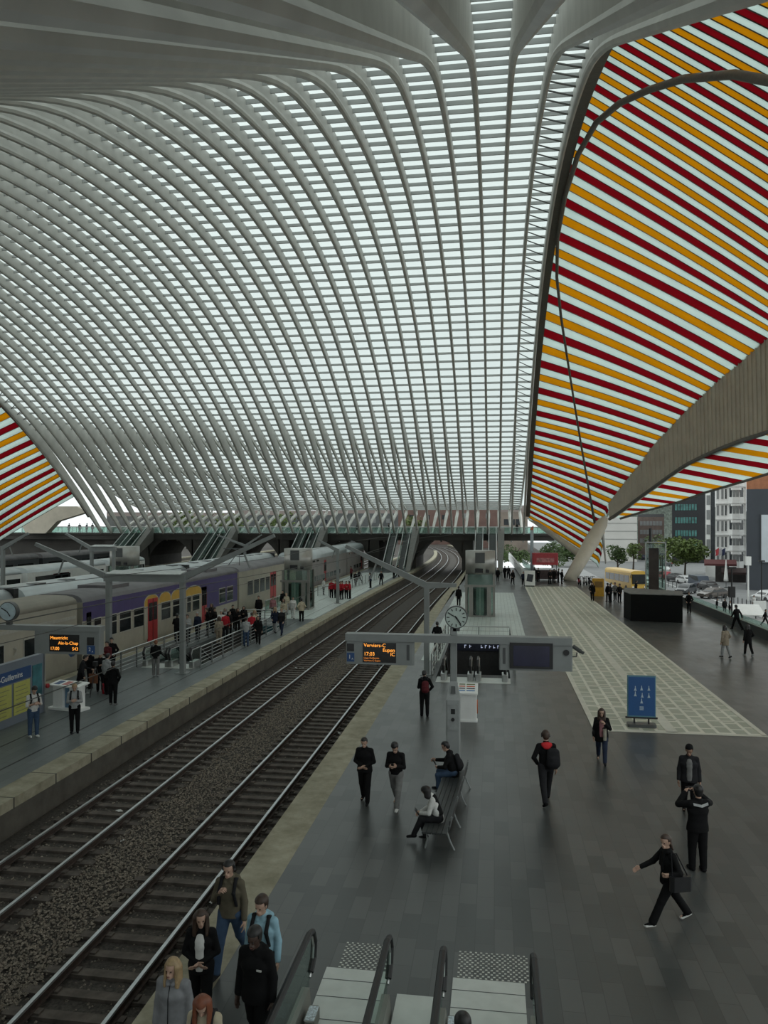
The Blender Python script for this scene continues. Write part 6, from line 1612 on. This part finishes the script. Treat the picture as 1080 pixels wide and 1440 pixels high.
    if L.get('phones'):
        HDP = lambda *v: Vector(tuple(HR(J, v)))
        m = MB(); m.tube([HDP(math.cos(a)*.058, -.004, .012 + math.sin(a)*.062) for a in np.linspace(0, PI, 9)], .010*H/1.75, 6)
        for s in (-1, 1): m.ball(HDP(s*.054, -.003, 0), (.018, .03, .036), 6)
        o = m.build('headphones', BLACK, None, True, loc=(x, y, z), rz=math.radians(hd)); tag(o, 'black headphones worn by the ' + L['phones'], 'headphones')
    e.parent = None
    return e, J
def attach(nm, me_or_mb, m_, pos, hd, label, cat, smooth=True, z=0, parts=()):
    if isinstance(me_or_mb, MB): o = me_or_mb.build(nm, m_, None, smooth)
    else:
        o = bpy.data.objects.new(nm, me_or_mb); COL.objects.link(o); me_or_mb.materials.append(m_)
    o.location = (pos[0], pos[1], z); o.rotation_euler = (0, 0, math.radians(hd)); tag(o, label, cat)
    for pn, pm, mm in parts:
        q = bpy.data.objects.new(pn, pm); COL.objects.link(q); pm.materials.append(mm); q.parent = o
    return o
def backpack(J, pos, hd, m_, label, side=0.0, h=.012, front=True, size=1.0):
    T = J['T']; H = J['H']; s = size
    me = clay('backpack', [(T(side, -.115, .06), .062*H*s, T(side, -.105, .21), .055*H*s, (1.35, .75)), (T(side, -.15, .07), .035*H*s, T(side, -.145, .13), .035*H*s, (1.6, .7))], h)
    st = []
    if front:
        for q in (-1, 1):
            pr = [(T(q*.062, -.07, .285), .012*H, T(q*.066, .02, .322), .012*H, (1.4, 1)), (T(q*.066, .02, .322), .012*H, T(q*.07, .088, .22), .012*H, (1.4, 1)), (T(q*.07, .088, .22), .012*H, T(q*.085, .06, .10), .011*H, (1.4, 1))]
            st.append(('strap', clay('strap', pr, h), BK2))
    return attach('backpack', me, m_, pos, hd, label, 'backpack', parts=st)
def gp(px, py, z=0): p = G(px, py, z); return (p.x, p.y)
def facing(pos, deg): return deg
W1 = ((24, 6), (-20, 16)); W2 = ((-20, 18), (24, 6)); WS = ((12, 5), (-11, 14)); ST_ = ((2, 2), (-2, 2)); ST2 = ((5, 6), (-3, 1))
# ---- group at the foot of the escalators
pa = gp(324, 1362); e, J = person(pa, 1.85, 176, 'man in olive hoodie and blue jeans, one hand on his backpack strap', dict(skin=SK, top=OLV, topname='hoodie', hood=True, legs=JEAN, hair=HBK, shoes=BK2, hem=.02, fat=1.08, phones='man in the olive hoodie'), W2, ('down', 'strap'), 2, (4, 0))
backpack(J, pa, 176, BK, 'black backpack on the man in the olive hoodie')
pa = gp(370, 1428); e, J = person(pa, 1.80, 172, 'young man in light blue hoodie behind the man in black', dict(skin=SK, top=LBL, topname='hoodie', hood=True, legs=BK2, hair=HBR, style='full', shoes=WHT, fat=1.1, hem=.03), WS, ('down', 'down'), 2, (6, -8))
backpack(J, pa, 172, BK, 'black backpack on the young man in the light blue hoodie')
pa = gp(361, 1490); e, J = person(pa, 1.83, 170, 'man in long black hooded coat nearest the left escalator', dict(skin=SKD, top=BK, topname='coat', hood=True, legs=BK, hair=HBK, style='full', hem=.07, fat=1.1, bulk=1.15), WS, ('down', 'down'), 2, (8, -4))
m = MB(); m.box((-.16, .17, 1.33), (-.09, .185, 1.35)); m.build('chest_logo', WHT, e)
pa = gp(283, 1440); e, J = person(pa, 1.69, 190, 'woman in black coat with long dark hair and white shirt, beside the track', dict(skin=SK, top=BK, topname='coat', legs=BK, hair=HBR, style='long', hem=.06, bib=WHT), WS, ('clasp', 'clasp'), 0, (6, 15), sw=.093)
pa = gp(244, 1528); e, J = person(pa, 1.69, 176, 'blonde woman in zipped grey jacket at the bottom left of the group', dict(skin=SK, top=GRCOAT, topname='jacket', legs=DJEAN, hair=HBL, style='long', hem=.06, fat=1.1, bulk=1.1), WS, ('down', 'down'), 0, (5, -6), sw=.098)
T = J['T']; m = MB(); m.tube([tuple(T(0, .060, .285)), tuple(T(0, .092, .20)), tuple(T(0, .094, .10)), tuple(T(0, .098, -.03))], .006, 5); m.build('zip', BK2, e)
me = clay('collar', [(T(-.04, .0, .318), .022*1.69, T(-.02, .05, .296), .018*1.69), (T(.04, .0, .318), .022*1.69, T(.02, .05, .296), .018*1.69), (T(-.04, -.03, .315), .022*1.69, T(.04, -.03, .315), .022*1.69)], .01); o = bpy.data.objects.new('collar', me); COL.objects.link(o); me.materials.append(GRCOAT); o.parent = e
pa = gp(289, 1580); e, J = person(pa, 1.66, 180, 'auburn haired woman in cream top looking down, at the bottom edge', dict(skin=SK, top=CRM, topname='sweater', legs=DJEAN, hair=HRD, style='long', hem=.04), WS, ('phone', 'down'), 4, (32, 14), sw=.093)
backpack(J, pa, 180, BK2, 'dark backpack on the auburn haired woman')
q = PD(651, 1428, 8.2); e, J = person((q.x, q.y), 1.70, 10, 'dark haired rider on the right escalator, only the hair showing at the bottom edge', dict(skin=SK, top=BK2, legs=BK, hair=HBK, style='full'), ST_, ('down', 'down'), z=.42)
# ---- on the main platform
pa = gp(513, 1129); e, J = person(pa, 1.74, 176, 'man all in black walking with clasped hands, left of the man with phone', dict(skin=SK, top=BK, legs=BK, hair=HBK, hem=.045, fat=1.1), WS, ('clasp', 'clasp'), 2, (14, 0))
pa = gp(557, 1135); e, J = person(pa, 1.76, 172, 'man in black sweater and grey trousers walking while reading a phone', dict(skin=SK, top=BK, topname='sweater', legs=GRYC, hair=HBK, style='full', shoes=WHT, hem=.01, fat=1.05), W1, ('phone', 'phone'), 4, (34, 0))
def in_hand(J, pos, hd, sc=1.0, z=0, label='', m_=None, up=.03, nm='phone', size=(.036, .008, .075)):
    w_ = (J['wri', 1] + J['wri', -1]) / 2 if abs(J['wri', 1][0] - J['wri', -1][0]) < .3 else J['wri', 1]
    m = MB(); c = w_ + V3(0, .075, up); a, b, c_ = size
    m.add([(c[0] + sx_*a, c[1] + sy_*b + sz_*.05, c[2] + sz_*c_) for sx_ in (-1, 1) for sy_ in (-1, 1) for sz_ in (-1, 1)], [(0,1,3,2),(4,6,7,5),(0,4,5,1),(2,3,7,6),(0,2,6,4),(1,5,7,3)])
    return attach(nm, m, m_ or BLACK, pos, hd, label, nm.replace('_', ' '), False, z)
in_hand(J, pa, 172, label='dark phone held by the man in grey trousers')
bench_c = Vector(bn.location); bdir = Vector((math.cos(bn.rotation_euler.z + PI/2), math.sin(bn.rotation_euler.z + PI/2), 0)); bl = Vector((-bdir.y, bdir.x, 0))
def sit_at(f): c = bench_c + bdir * ((f - .5) * L_bench) ; return (c.x + bl.x*.0, c.y + bl.y*.0)
L_bench = dirv.length
hb = math.degrees(bn.rotation_euler.z) + 90
pa = sit_at(.93); e, J = person(pa, 1.80, hb - 4, 'man in black jacket and jeans sitting on the bench, holding out a phone', dict(skin=SK, top=BK, legs=JEAN, hair=HBK, hem=.02, fat=1.1, shoes=BK2), ((78, 84), (84, 80)), ('lap', 'reach'), 16, (8, 8), zfix=.54, sit=1)
in_hand(J, pa, hb - 4, label='phone in the outstretched hand of the seated man')
backpack(J, pa, hb - 4, BK2, 'black backpack with pale print on the seated man', front=False)
pa = sit_at(.12); e, J = person(pa, 1.68, hb + 8, 'woman in white shirt and black vest sitting cross-legged on the near bench end', dict(skin=SK, top=WHT, topname='shirt', legs=BK2, hair=HBK, style='bob', hem=.02), ((88, 62), (80, 92)), ('lap', 'lap'), 20, (30, 0), zfix=.52, sit=1, sw=.092)
T = J['T']; me = clay('vest', [(T(0, -.012, .06), .08*1.68, T(0, -.012, .26), .072*1.68, (1.18, .8))], .012, [lambda X, Y, Z: (Z*0 + X*0 + Y - .07 - (Z - .55)*.32)]); o = bpy.data.objects.new('vest', me); COL.objects.link(o); me.materials.append(BK); o.parent = e
in_hand(J, pa, hb + 8, label='dark tablet on the lap of the woman in white', nm='tablet', size=(.09, .008, .06))
pa = gp(597, 1007); e, J = person(pa, 1.74, 14, 'person in black with maroon backpack standing behind the mast, turned away', dict(skin=SK, top=BK, legs=BK, hair=HBK, hem=.04), ST2, ('phone', 'pocket'), 2, (25, -20), h=.012)
backpack(J, pa, 14, DRED, 'maroon backpack on the person near the display post')
pa = gp(768, 1129); e, J = person(pa, 1.93, 8, 'tall man in black with red hood and headphones walking away', dict(skin=SK, top=BK, legs=BK2, hair=HBR, hem=.03, hoodcol=cloth('bright_red', (.50, .03, .035)), phones='tall man with the red hood'), W2, ('pocket', 'down'), 2, (6, 0))
backpack(J, pa, 8, BK2, 'dark backpack slung on the right shoulder of the tall man with red hood', side=.075, front=False, size=1.15)
pa = gp(846, 1072); e, J = person(pa, 1.70, 172, 'woman in open black coat and pink top walking near the pale floor', dict(skin=SK, top=BK, topname='coat', legs=DJEAN, hair=HBR, style='long', hem=.12, bib=PINK, scarf=cloth('brown_scarf', (.05, .035, .03)), shoes=BK2, fat=1.12), W1, ('strap', 'down'), 0, (8, 0), h=.011, sw=.093)
wv = J['wri', -1]; m = MB(); m.bbox((wv[0] - .05, wv[1] - .14, wv[2] - .48), (wv[0] + .05, wv[1] + .14, wv[2] - .16), .03); o = attach('shopping_bag', m, cloth('pale_paper', (.33, .31, .25)), pa, 172, 'pale shopping bag carried by the woman in the pink top', 'bag', False)
m = MB(); m.tube([(wv[0], wv[1] - .06, wv[2] - .16), (wv[0], wv[1], wv[2] - .06), (wv[0], wv[1] + .06, wv[2] - .16)], .008, 5); m.build('bag_handle', BK2, o)
T = J['T']; m = MB(); m.ball(tuple(T(.14, .02, .02)), (.05, .12, .10), 8); attach('handbag', m, BK, pa, 172, 'black handbag at the side of the woman in the pink top', 'bag')
pa = gp(969, 1145); e, J = person(pa, 1.76, 170, 'person in black cap, dark cardigan and grey shirt behind the man taking a photo', dict(skin=SKM, top=BK2, topname='cardigan', legs=BK, hair=BK, style='full', hem=.05, bib=GRYC, fat=1.12), WS, ('down', 'down'), 0, (20, -10), h=.011)
pa = gp(981, 1224); e, J = person(pa, 1.80, 14, 'man in black jacket seen from behind, both arms raised to take a photo', dict(skin=SK, top=BK, legs=BK, hair=HBK, style='full', hem=.05, fat=1.2, bulk=1.2, legfat=1.1), ST2, ('photo', 'photo'), -3, (0, 0))
c = (J['wri', 1] + J['wri', -1]) / 2; m = MB(); m.bbox((c[0] - .09, c[1] + .06, c[2] + .0), (c[0] + .09, c[1] + .075, c[2] + .10), .004); attach('phone', m, BLACK, pa, 14, 'phone held up by the man taking a photo', 'phone', False)
T = J['T']; m = MB(); m.slab([tuple(T(-.09, -.05, .30)), tuple(T(0, -.075, .285)), tuple(T(.09, -.05, .30))], [tuple(T(-.09, -.065, .275)), tuple(T(0, -.088, .26)), tuple(T(.09, -.065, .275))], (0, -.01, 0)); o = m.build('pale_collar', LGRY, e)
pa = gp(941, 1299); e, J = person(pa, 1.69, 108, 'woman in black striding left in black and white sneakers', dict(skin=SK, top=BK, topname='coat', legs=BK, hair=HBR, style='tail', hem=.055, shoes=BK, sole=WHT, flare=1.25, fat=1.05, scarf=BK), ((30, 4), (-27, 8)), ('bag', 'out'), 3, (4, 25), sw=.093)
T = J['T']; m = MB(); c = T(-.17, -.03, .03); m.bbox((c[0] - .07, c[1] - .22, c[2] - .15), (c[0] + .07, c[1] + .2, c[2] + .12), .05); o = attach('shoulder_bag', m, mat('black_leather', (.014, .014, .015), .35), pa, 108, 'black leather shoulder bag of the striding woman', 'bag', False)
m = MB(); a = T(-.09, -.01, .31); m.tube([(c[0], c[1] - .15, c[2] + .1), tuple(a + V3(-.02, -.05, 0)), tuple(a + V3(-.02, .05, .01)), (c[0], c[1] + .15, c[2] + .1)], .012, 6); m.build('shoulder_strap', BK2, o)
# ---- island platform, near part
pa = gp(47, 1036); e, J = person(pa, 1.76, 232, 'young man in white shirt and blue jeans reading by the timetables', dict(skin=SK, top=WHT, topname='shirt', legs=JEAN, hair=HBK, style='full', shoes=WHT, sleeve=.2, hem=.02), ST2, ('phone', 'phone'), 3, (28, 0), h=.013)
backpack(J, pa, 232, BK, 'dark backpack on the young man by the timetables', h=.016)
pa = gp(105, 1030); e, J = person(pa, 1.74, 205, 'blond person in pale top and black trousers in front of the white counter', dict(skin=SK, top=LGRY, topname='top', legs=BK, hair=HBL, style='short', shoes=BK, hem=.03), ST_, ('phone', 'phone'), 2, (20, 0), h=.013)
backpack(J, pa, 205, BK2, 'dark backpack on the blond person by the counter', h=.016)
pa = gp(159, 991); e, J = person(pa, 1.76, 4, 'person in black hoodie seen from behind, beside the white counter', dict(skin=SK, top=BK, topname='hoodie', hood=True, legs=BK, hair=HBK, hem=.04, fat=1.12, shoes=GRYC), ST_, ('pocket', 'pocket'), h=.013)
pa = gp(113, 978); e, J = person(pa, 1.76, 300, 'man in dark grey leaning forward behind the white counter', dict(skin=SK, top=BK2, legs=BK, hair=HBK, hem=.03, shoes=LGRY), ((14, 4), (-16, 6)), ('rail', 'down'), 14, (10, 0), h=.014)
# tripod with its camera
g = gp(134, 978)
tr = empty('tripod', (g[0], g[1], 0), 0, 'black camera tripod set up between the waiting people on the island', 'tripod')
for a in (0.5, 2.6, 4.7):
    m = MB(); m.tube([(0, 0, 1.25), (.42*math.cos(a), .42*math.sin(a), 0)], [.022, .014], 6); m.build('leg', BLACK, tr)
m = MB(); m.bbox((-.09, -.07, 1.25), (.09, .1, 1.45), .02); m.build('camera', BLACK, tr)
m = MB(); m.bbox((-.22, -.16, .55), (.18, -.1, .95), .02); m.build('hanging_pouch', cloth('brown_bag', (.16, .07, .04)), tr)
for px, py, hd, tp, lg, hr, arms, lb in (
    (141, 972, 210, BK, BK, HBK, ('rail', 'phone'), 'person in black operating the tripod'),
    (150, 976, 340, LGRY, BK, HBK, ('down', 'phone'), 'person in pale patterned top beside the tripod'),
    (127, 968, 160, BK, BK, HBK, ('down', 'pocket'), 'person in black just left of the tripod'),
    (219, 951, 16, BK, GRYC, mat('ginger_hair', (.17, .06, .025), .5), ('phone', 'phone'), 'ginger haired person in black jacket and grey trousers by the escalator opening')):
    pa = gp(px, py); person(pa, 1.74, hd, lb, dict(skin=SK, top=tp, legs=lg, hair=hr, hem=.03, fat=1.1, shoes=LGRY if px == 219 else BK), ST2, arms, 2, (12, 0), h=.015)
# ---- the crowd: a few figures built once, each copy dressed in its own colours
PROTO = {}
def proto(key):
    if key not in PROTO:
        spec = {'stand': (ST_, ('down', 'down'), 'short', .03), 'walk': (W1, ('swingf', 'swingb'), 'short', .03), 'walk2': (W2, ('pocket', 'swingf'), 'short', .03), 'phone': (ST2, ('phone', 'phone'), 'short', .03),
                'coat': (WS, ('down', 'pocket'), 'long', .14), 'lady': (ST2, ('down', 'phone'), 'long', .03), 'rail': (ST2, ('rail', 'rail'), 'short', .03), 'pocket': (ST2, ('pocket', 'pocket'), 'full', .05)}[key]
        e, J = person((0, 0), 1.72, 0, 'x', dict(skin=SK, top=BK, legs=BK, hair=HBK, style=spec[2], hem=spec[3], fat=1.12), spec[0], spec[1], 2, (8, 0), h=.022)
        PROTO[key] = (e, [o for o in kids(e)])
    return PROTO[key]
def extra(px, py, hd, tp, lg, hr, label, key='stand', H=1.72, z=0., group=None, sk=SK, sh=BK, pos=None):
    e0, ch = proto(key); s = H / 1.72
    e = e0.copy(); COL.objects.link(e); p = pos or gp(px, py, z)
    e.location = (p[0], p[1], z); e.rotation_euler = (0, 0, math.radians(hd)); e.scale = (s, s, s); e['label'] = label; e['category'] = 'person'
    if group: e['group'] = group
    for c in ch:
        o = c.copy(); COL.objects.link(o); o.parent = e; n = c.name.split('.')[0]
        o.material_slots[0].material = {'body': sk, 'jacket': tp, 'trousers': lg, 'shoe': sh, 'hair': hr}.get(n, tp)
    return e
ex = extra
ex(157, 946, 200, BK, BK, HBK, 'person in black by the railing, behind the tripod group', 'pocket', group='people waiting on the island')
ex(152, 952, 160, DRED, BK, HBK, 'person with dark red top by the railing behind the tripod group', 'phone')
ex(249, 902, 20, BK, BK, HBK, 'person in black at the train side railing, next to the mast', 'rail')
ex(264, 903, 180, LGRY, BK2, HBK, 'person in light top at the railing just right of the mast', 'phone')
ex(278, 899, 170, NAVY, BK2, HGY, 'grey haired person in navy jacket behind the short railing', 'stand')
crowd = [(292, 893, BK, HBR), (301, 890, BK, HBK), (317, 889, BK2, HGY), (327, 884, BK, HBK), (334, 889, BK, HBR), (343, 886, BK, HBK), (322, 896, BK, HBR), (298, 884, BK2, HBR)]
for k, (px, py, c, hr) in enumerate(crowd):
    ex(px, py, R.uniform(120, 260), c, BK, hr, 'person in dark clothes in the crowd boarding the purple train', R.choice(['stand', 'pocket', 'phone', 'lady']), R.uniform(1.64, 1.8), group='crowd at the purple train door')
ex(311, 896, 200, WHT, BK2, HGY, 'white haired person in white in the crowd, next to the red top', 'stand')
ex(317, 899, 20, REDC, BK2, HGY, 'person in red top in the middle of the crowd at the train', 'stand')
ex(308, 907, 10, BEI, BEI, HBR, 'person in beige patterned clothes at the corner of the short railing', 'lady')
ex(358, 895, 200, CRM, PINK, HBL, 'blond person in cream at the right end of the crowd', 'lady')
ex(354, 900, 30, REDC, BK, HBR, 'person in red behind the one in grey sweater', 'stand')
ex(346, 909, 20, LGRY, JEAN, HBR, 'man in grey sweater and jeans standing at the end of the railing', 'rail', 1.74)
ex(363, 906, 190, BK, BK, HBK, 'stout person in black coat beside the man in grey sweater', 'coat', 1.72)
ex(364, 872, 180, BK, BK, HBK, 'tall person in black standing against the cream carriage', 'stand', 1.85)
ex(387, 890, 176, NAVY, LGRY, HBL, 'woman in navy coat walking beside the person in wide jeans', 'coat', 1.72)
ex(396, 893, 176, BK2, DJEAN, HBL, 'person in dark top and wide jeans walking along the island', 'walk', 1.8)
ex(399, 874, 180, CRM, CRM, HBR, 'person in cream behind the walking pair', 'lady')
ex(403, 864, 170, CRM, LGRY, HBL, 'light haired person in beige in front of the island lift', 'stand')
ex(412, 870, 190, WHT, WHT, HBK, 'person all in white in front of the island lift', 'walk')
ex(398, 859, 170, BK, BK, HBK, 'person in black right in front of the lift door', 'stand')
ex(424, 874, 20, CRM, BK, HBK, 'person in cream jacket and black trousers right of the lift', 'pocket')
ex(437, 854, 180, DRED, BK, HBK, 'person in dark red standing at the platform side of the lift', 'stand')
ex(384, 870, 180, PINK, GRYC, HBR, 'person in pale pink behind the walking pair, near the train', 'stand')
for k, (px, py, hd) in enumerate(((466, 841, 200), (472, 841, 160), (478, 843, 250), (482, 843, 120), (487, 842, 200), (492, 842, 90))):
    ex(px, py, hd, REDC, BK, HBK, 'person in red vest standing in the group of six on the island', R.choice(['stand', 'pocket', 'phone']), R.uniform(1.68, 1.82), group='six people in red vests')
for px, py, c, lb in ((455, 837, WHT, 'person in white at the end of the far railing'), (500, 824, BK, 'person in black behind the red vests'), (505, 820, BK2, 'person in charcoal behind the red vests'), (521, 827, NAVY, 'person in navy right of the red vests'), (536, 823, BK, 'dark figure with stroller right of the red vests'), (494, 815, DRED, 'person in maroon beyond the red vests'), (554, 813, BK, 'dark person at the foot of the far island escalator, left'), (559, 812, BK2, 'dark person at the foot of the far island escalator, right')):
    ex(px, py, R.uniform(0, 360), c, BK, HBK, lb, R.choice(['stand', 'walk', 'pocket']))
ex(615, 917, 14, BK, BK, HBK, 'person in black leaning on the railing of the floor opening', 'rail', 1.72)
ex(645, 852, 0, BK, BK, HBK, 'person in black standing left of the main platform lift', 'stand', 1.74)
ex(700, 818, 180, BK, BK, HBK, 'person in black just right of the main platform lift', 'stand')
for px, py, hd, c, lb in ((710, 814, 170, BK, 'dark person walking beside another right of the lift'), (715, 814, 190, BK2, 'charcoal person walking beside another right of the lift'), (721, 822, 200, BK, 'person in long dark coat walking near the end of the pale floor'), (736, 824, 180, NAVY, 'person in navy standing left of the white advertising panel')):
    ex(px, py, hd, c, BK, HBK, lb, 'coat' if px == 721 else 'walk')
for k, (px, py) in enumerate(((757, 818), (773, 821), (785, 819), (790, 821), (779, 820), (752, 817))):
    ex(px, py, 180 + 40 * k, BK, BK, HBK, 'dark figure in the group by the red food cart', R.choice(['stand', 'pocket', 'phone']), group='people at the food cart')
ex(833, 845, 170, BK, BK, HBR, 'person in black with pale bag left of the yellow cabinet', 'coat', 1.75)
for k, (px, py, c) in enumerate(((855, 846, BK), (859, 847, BK2), (865, 845, GRYC), (871, 847, BK), (894, 841, BK))):
    ex(px, py, 30 + 60 * k, c, BK, HBK, ['person in black in the waiting group, nearest the yellow cabinet', 'charcoal person in the waiting group, second from the yellow cabinet', 'person in grey top in the waiting group', 'person in black in the waiting group, nearest the black enclosure', 'dark figure behind the corner of the black enclosure'][k], 'pocket')
ex(969, 862, 150, BK, BK2, HBK, 'person in black standing by the parapet right of the black enclosure', 'pocket')
ex(1020, 925, 30, BEI, LGRY, HBK, 'person in long beige coat walking at the right', 'coat', 1.76, sh=BK)
ex(1052, 922, 20, BK, BK, HBK, 'person in black coat walking at the right edge', 'coat', 1.74, sh=LGRY)
ex(1036, 886, 30, BK, BK, HBK, 'person in black walking along the parapet', 'walk', 1.76)
for px, py, c, lb in ((1008, 862, BK, 'first dark passer-by beyond the parapet on the forecourt, from left'), (1019, 863, BK2, 'second passer-by beyond the parapet on the forecourt'), (1026, 866, BK, 'third passer-by beyond the parapet on the forecourt'), (1076, 880, BK, 'passer-by striding on the forecourt at the right edge'), (1060, 857, WHT, 'person in white sitting far out on the forecourt')):
    ex(px, py, R.uniform(150, 300), c, BK, HBK, lb, 'walk' if px > 1070 else 'stand', z=ZS + .12)
# on the footbridge
for px, c, lb in ((7, BK, 'dark figure at the far left of the footbridge parapet'), (97, BK2, 'figure on the footbridge above the left island'), (112, BK, 'dark figure on the footbridge next to another, at left'), (122, NAVY, 'navy figure on the footbridge at left'), (130, BK, 'dark figure on the footbridge right of the navy one'), (502, BK, 'person descending at the head of the near island escalator'), (547, BK, 'person at the head of the escalator behind the mast arm'), (727, BK, 'person on the footbridge near its right end')):
    q = PY(px, 740, 127.5); ex(px, 740, R.uniform(0, 360), c, BK, HBK, lb, R.choice(['stand', 'walk']), z=5.56, pos=(q.x, q.y))
for key, (e0, ch) in PROTO.items():
    for c in ch: bpy.data.objects.remove(c)
    bpy.data.objects.remove(e0)
# bags set down among the waiting people
for px, py, m_, lb in ((150, 975, REDC, 'red bag standing at the feet of the person in black hoodie'), (349, 888, WHT, 'white bag behind the short railing by the crowd')):
    p = gp(px, py); m = MB(); m.bbox((-.18, -.1, 0), (.18, .1, .42), .05); o = attach('bag', m, m_, p, 20, lb, 'bag', False)
    m = MB(); m.tube([(-.1, 0, .42), (0, 0, .55), (.1, 0, .42)], .012, 5); m.build('bag_handle', BK2, o)
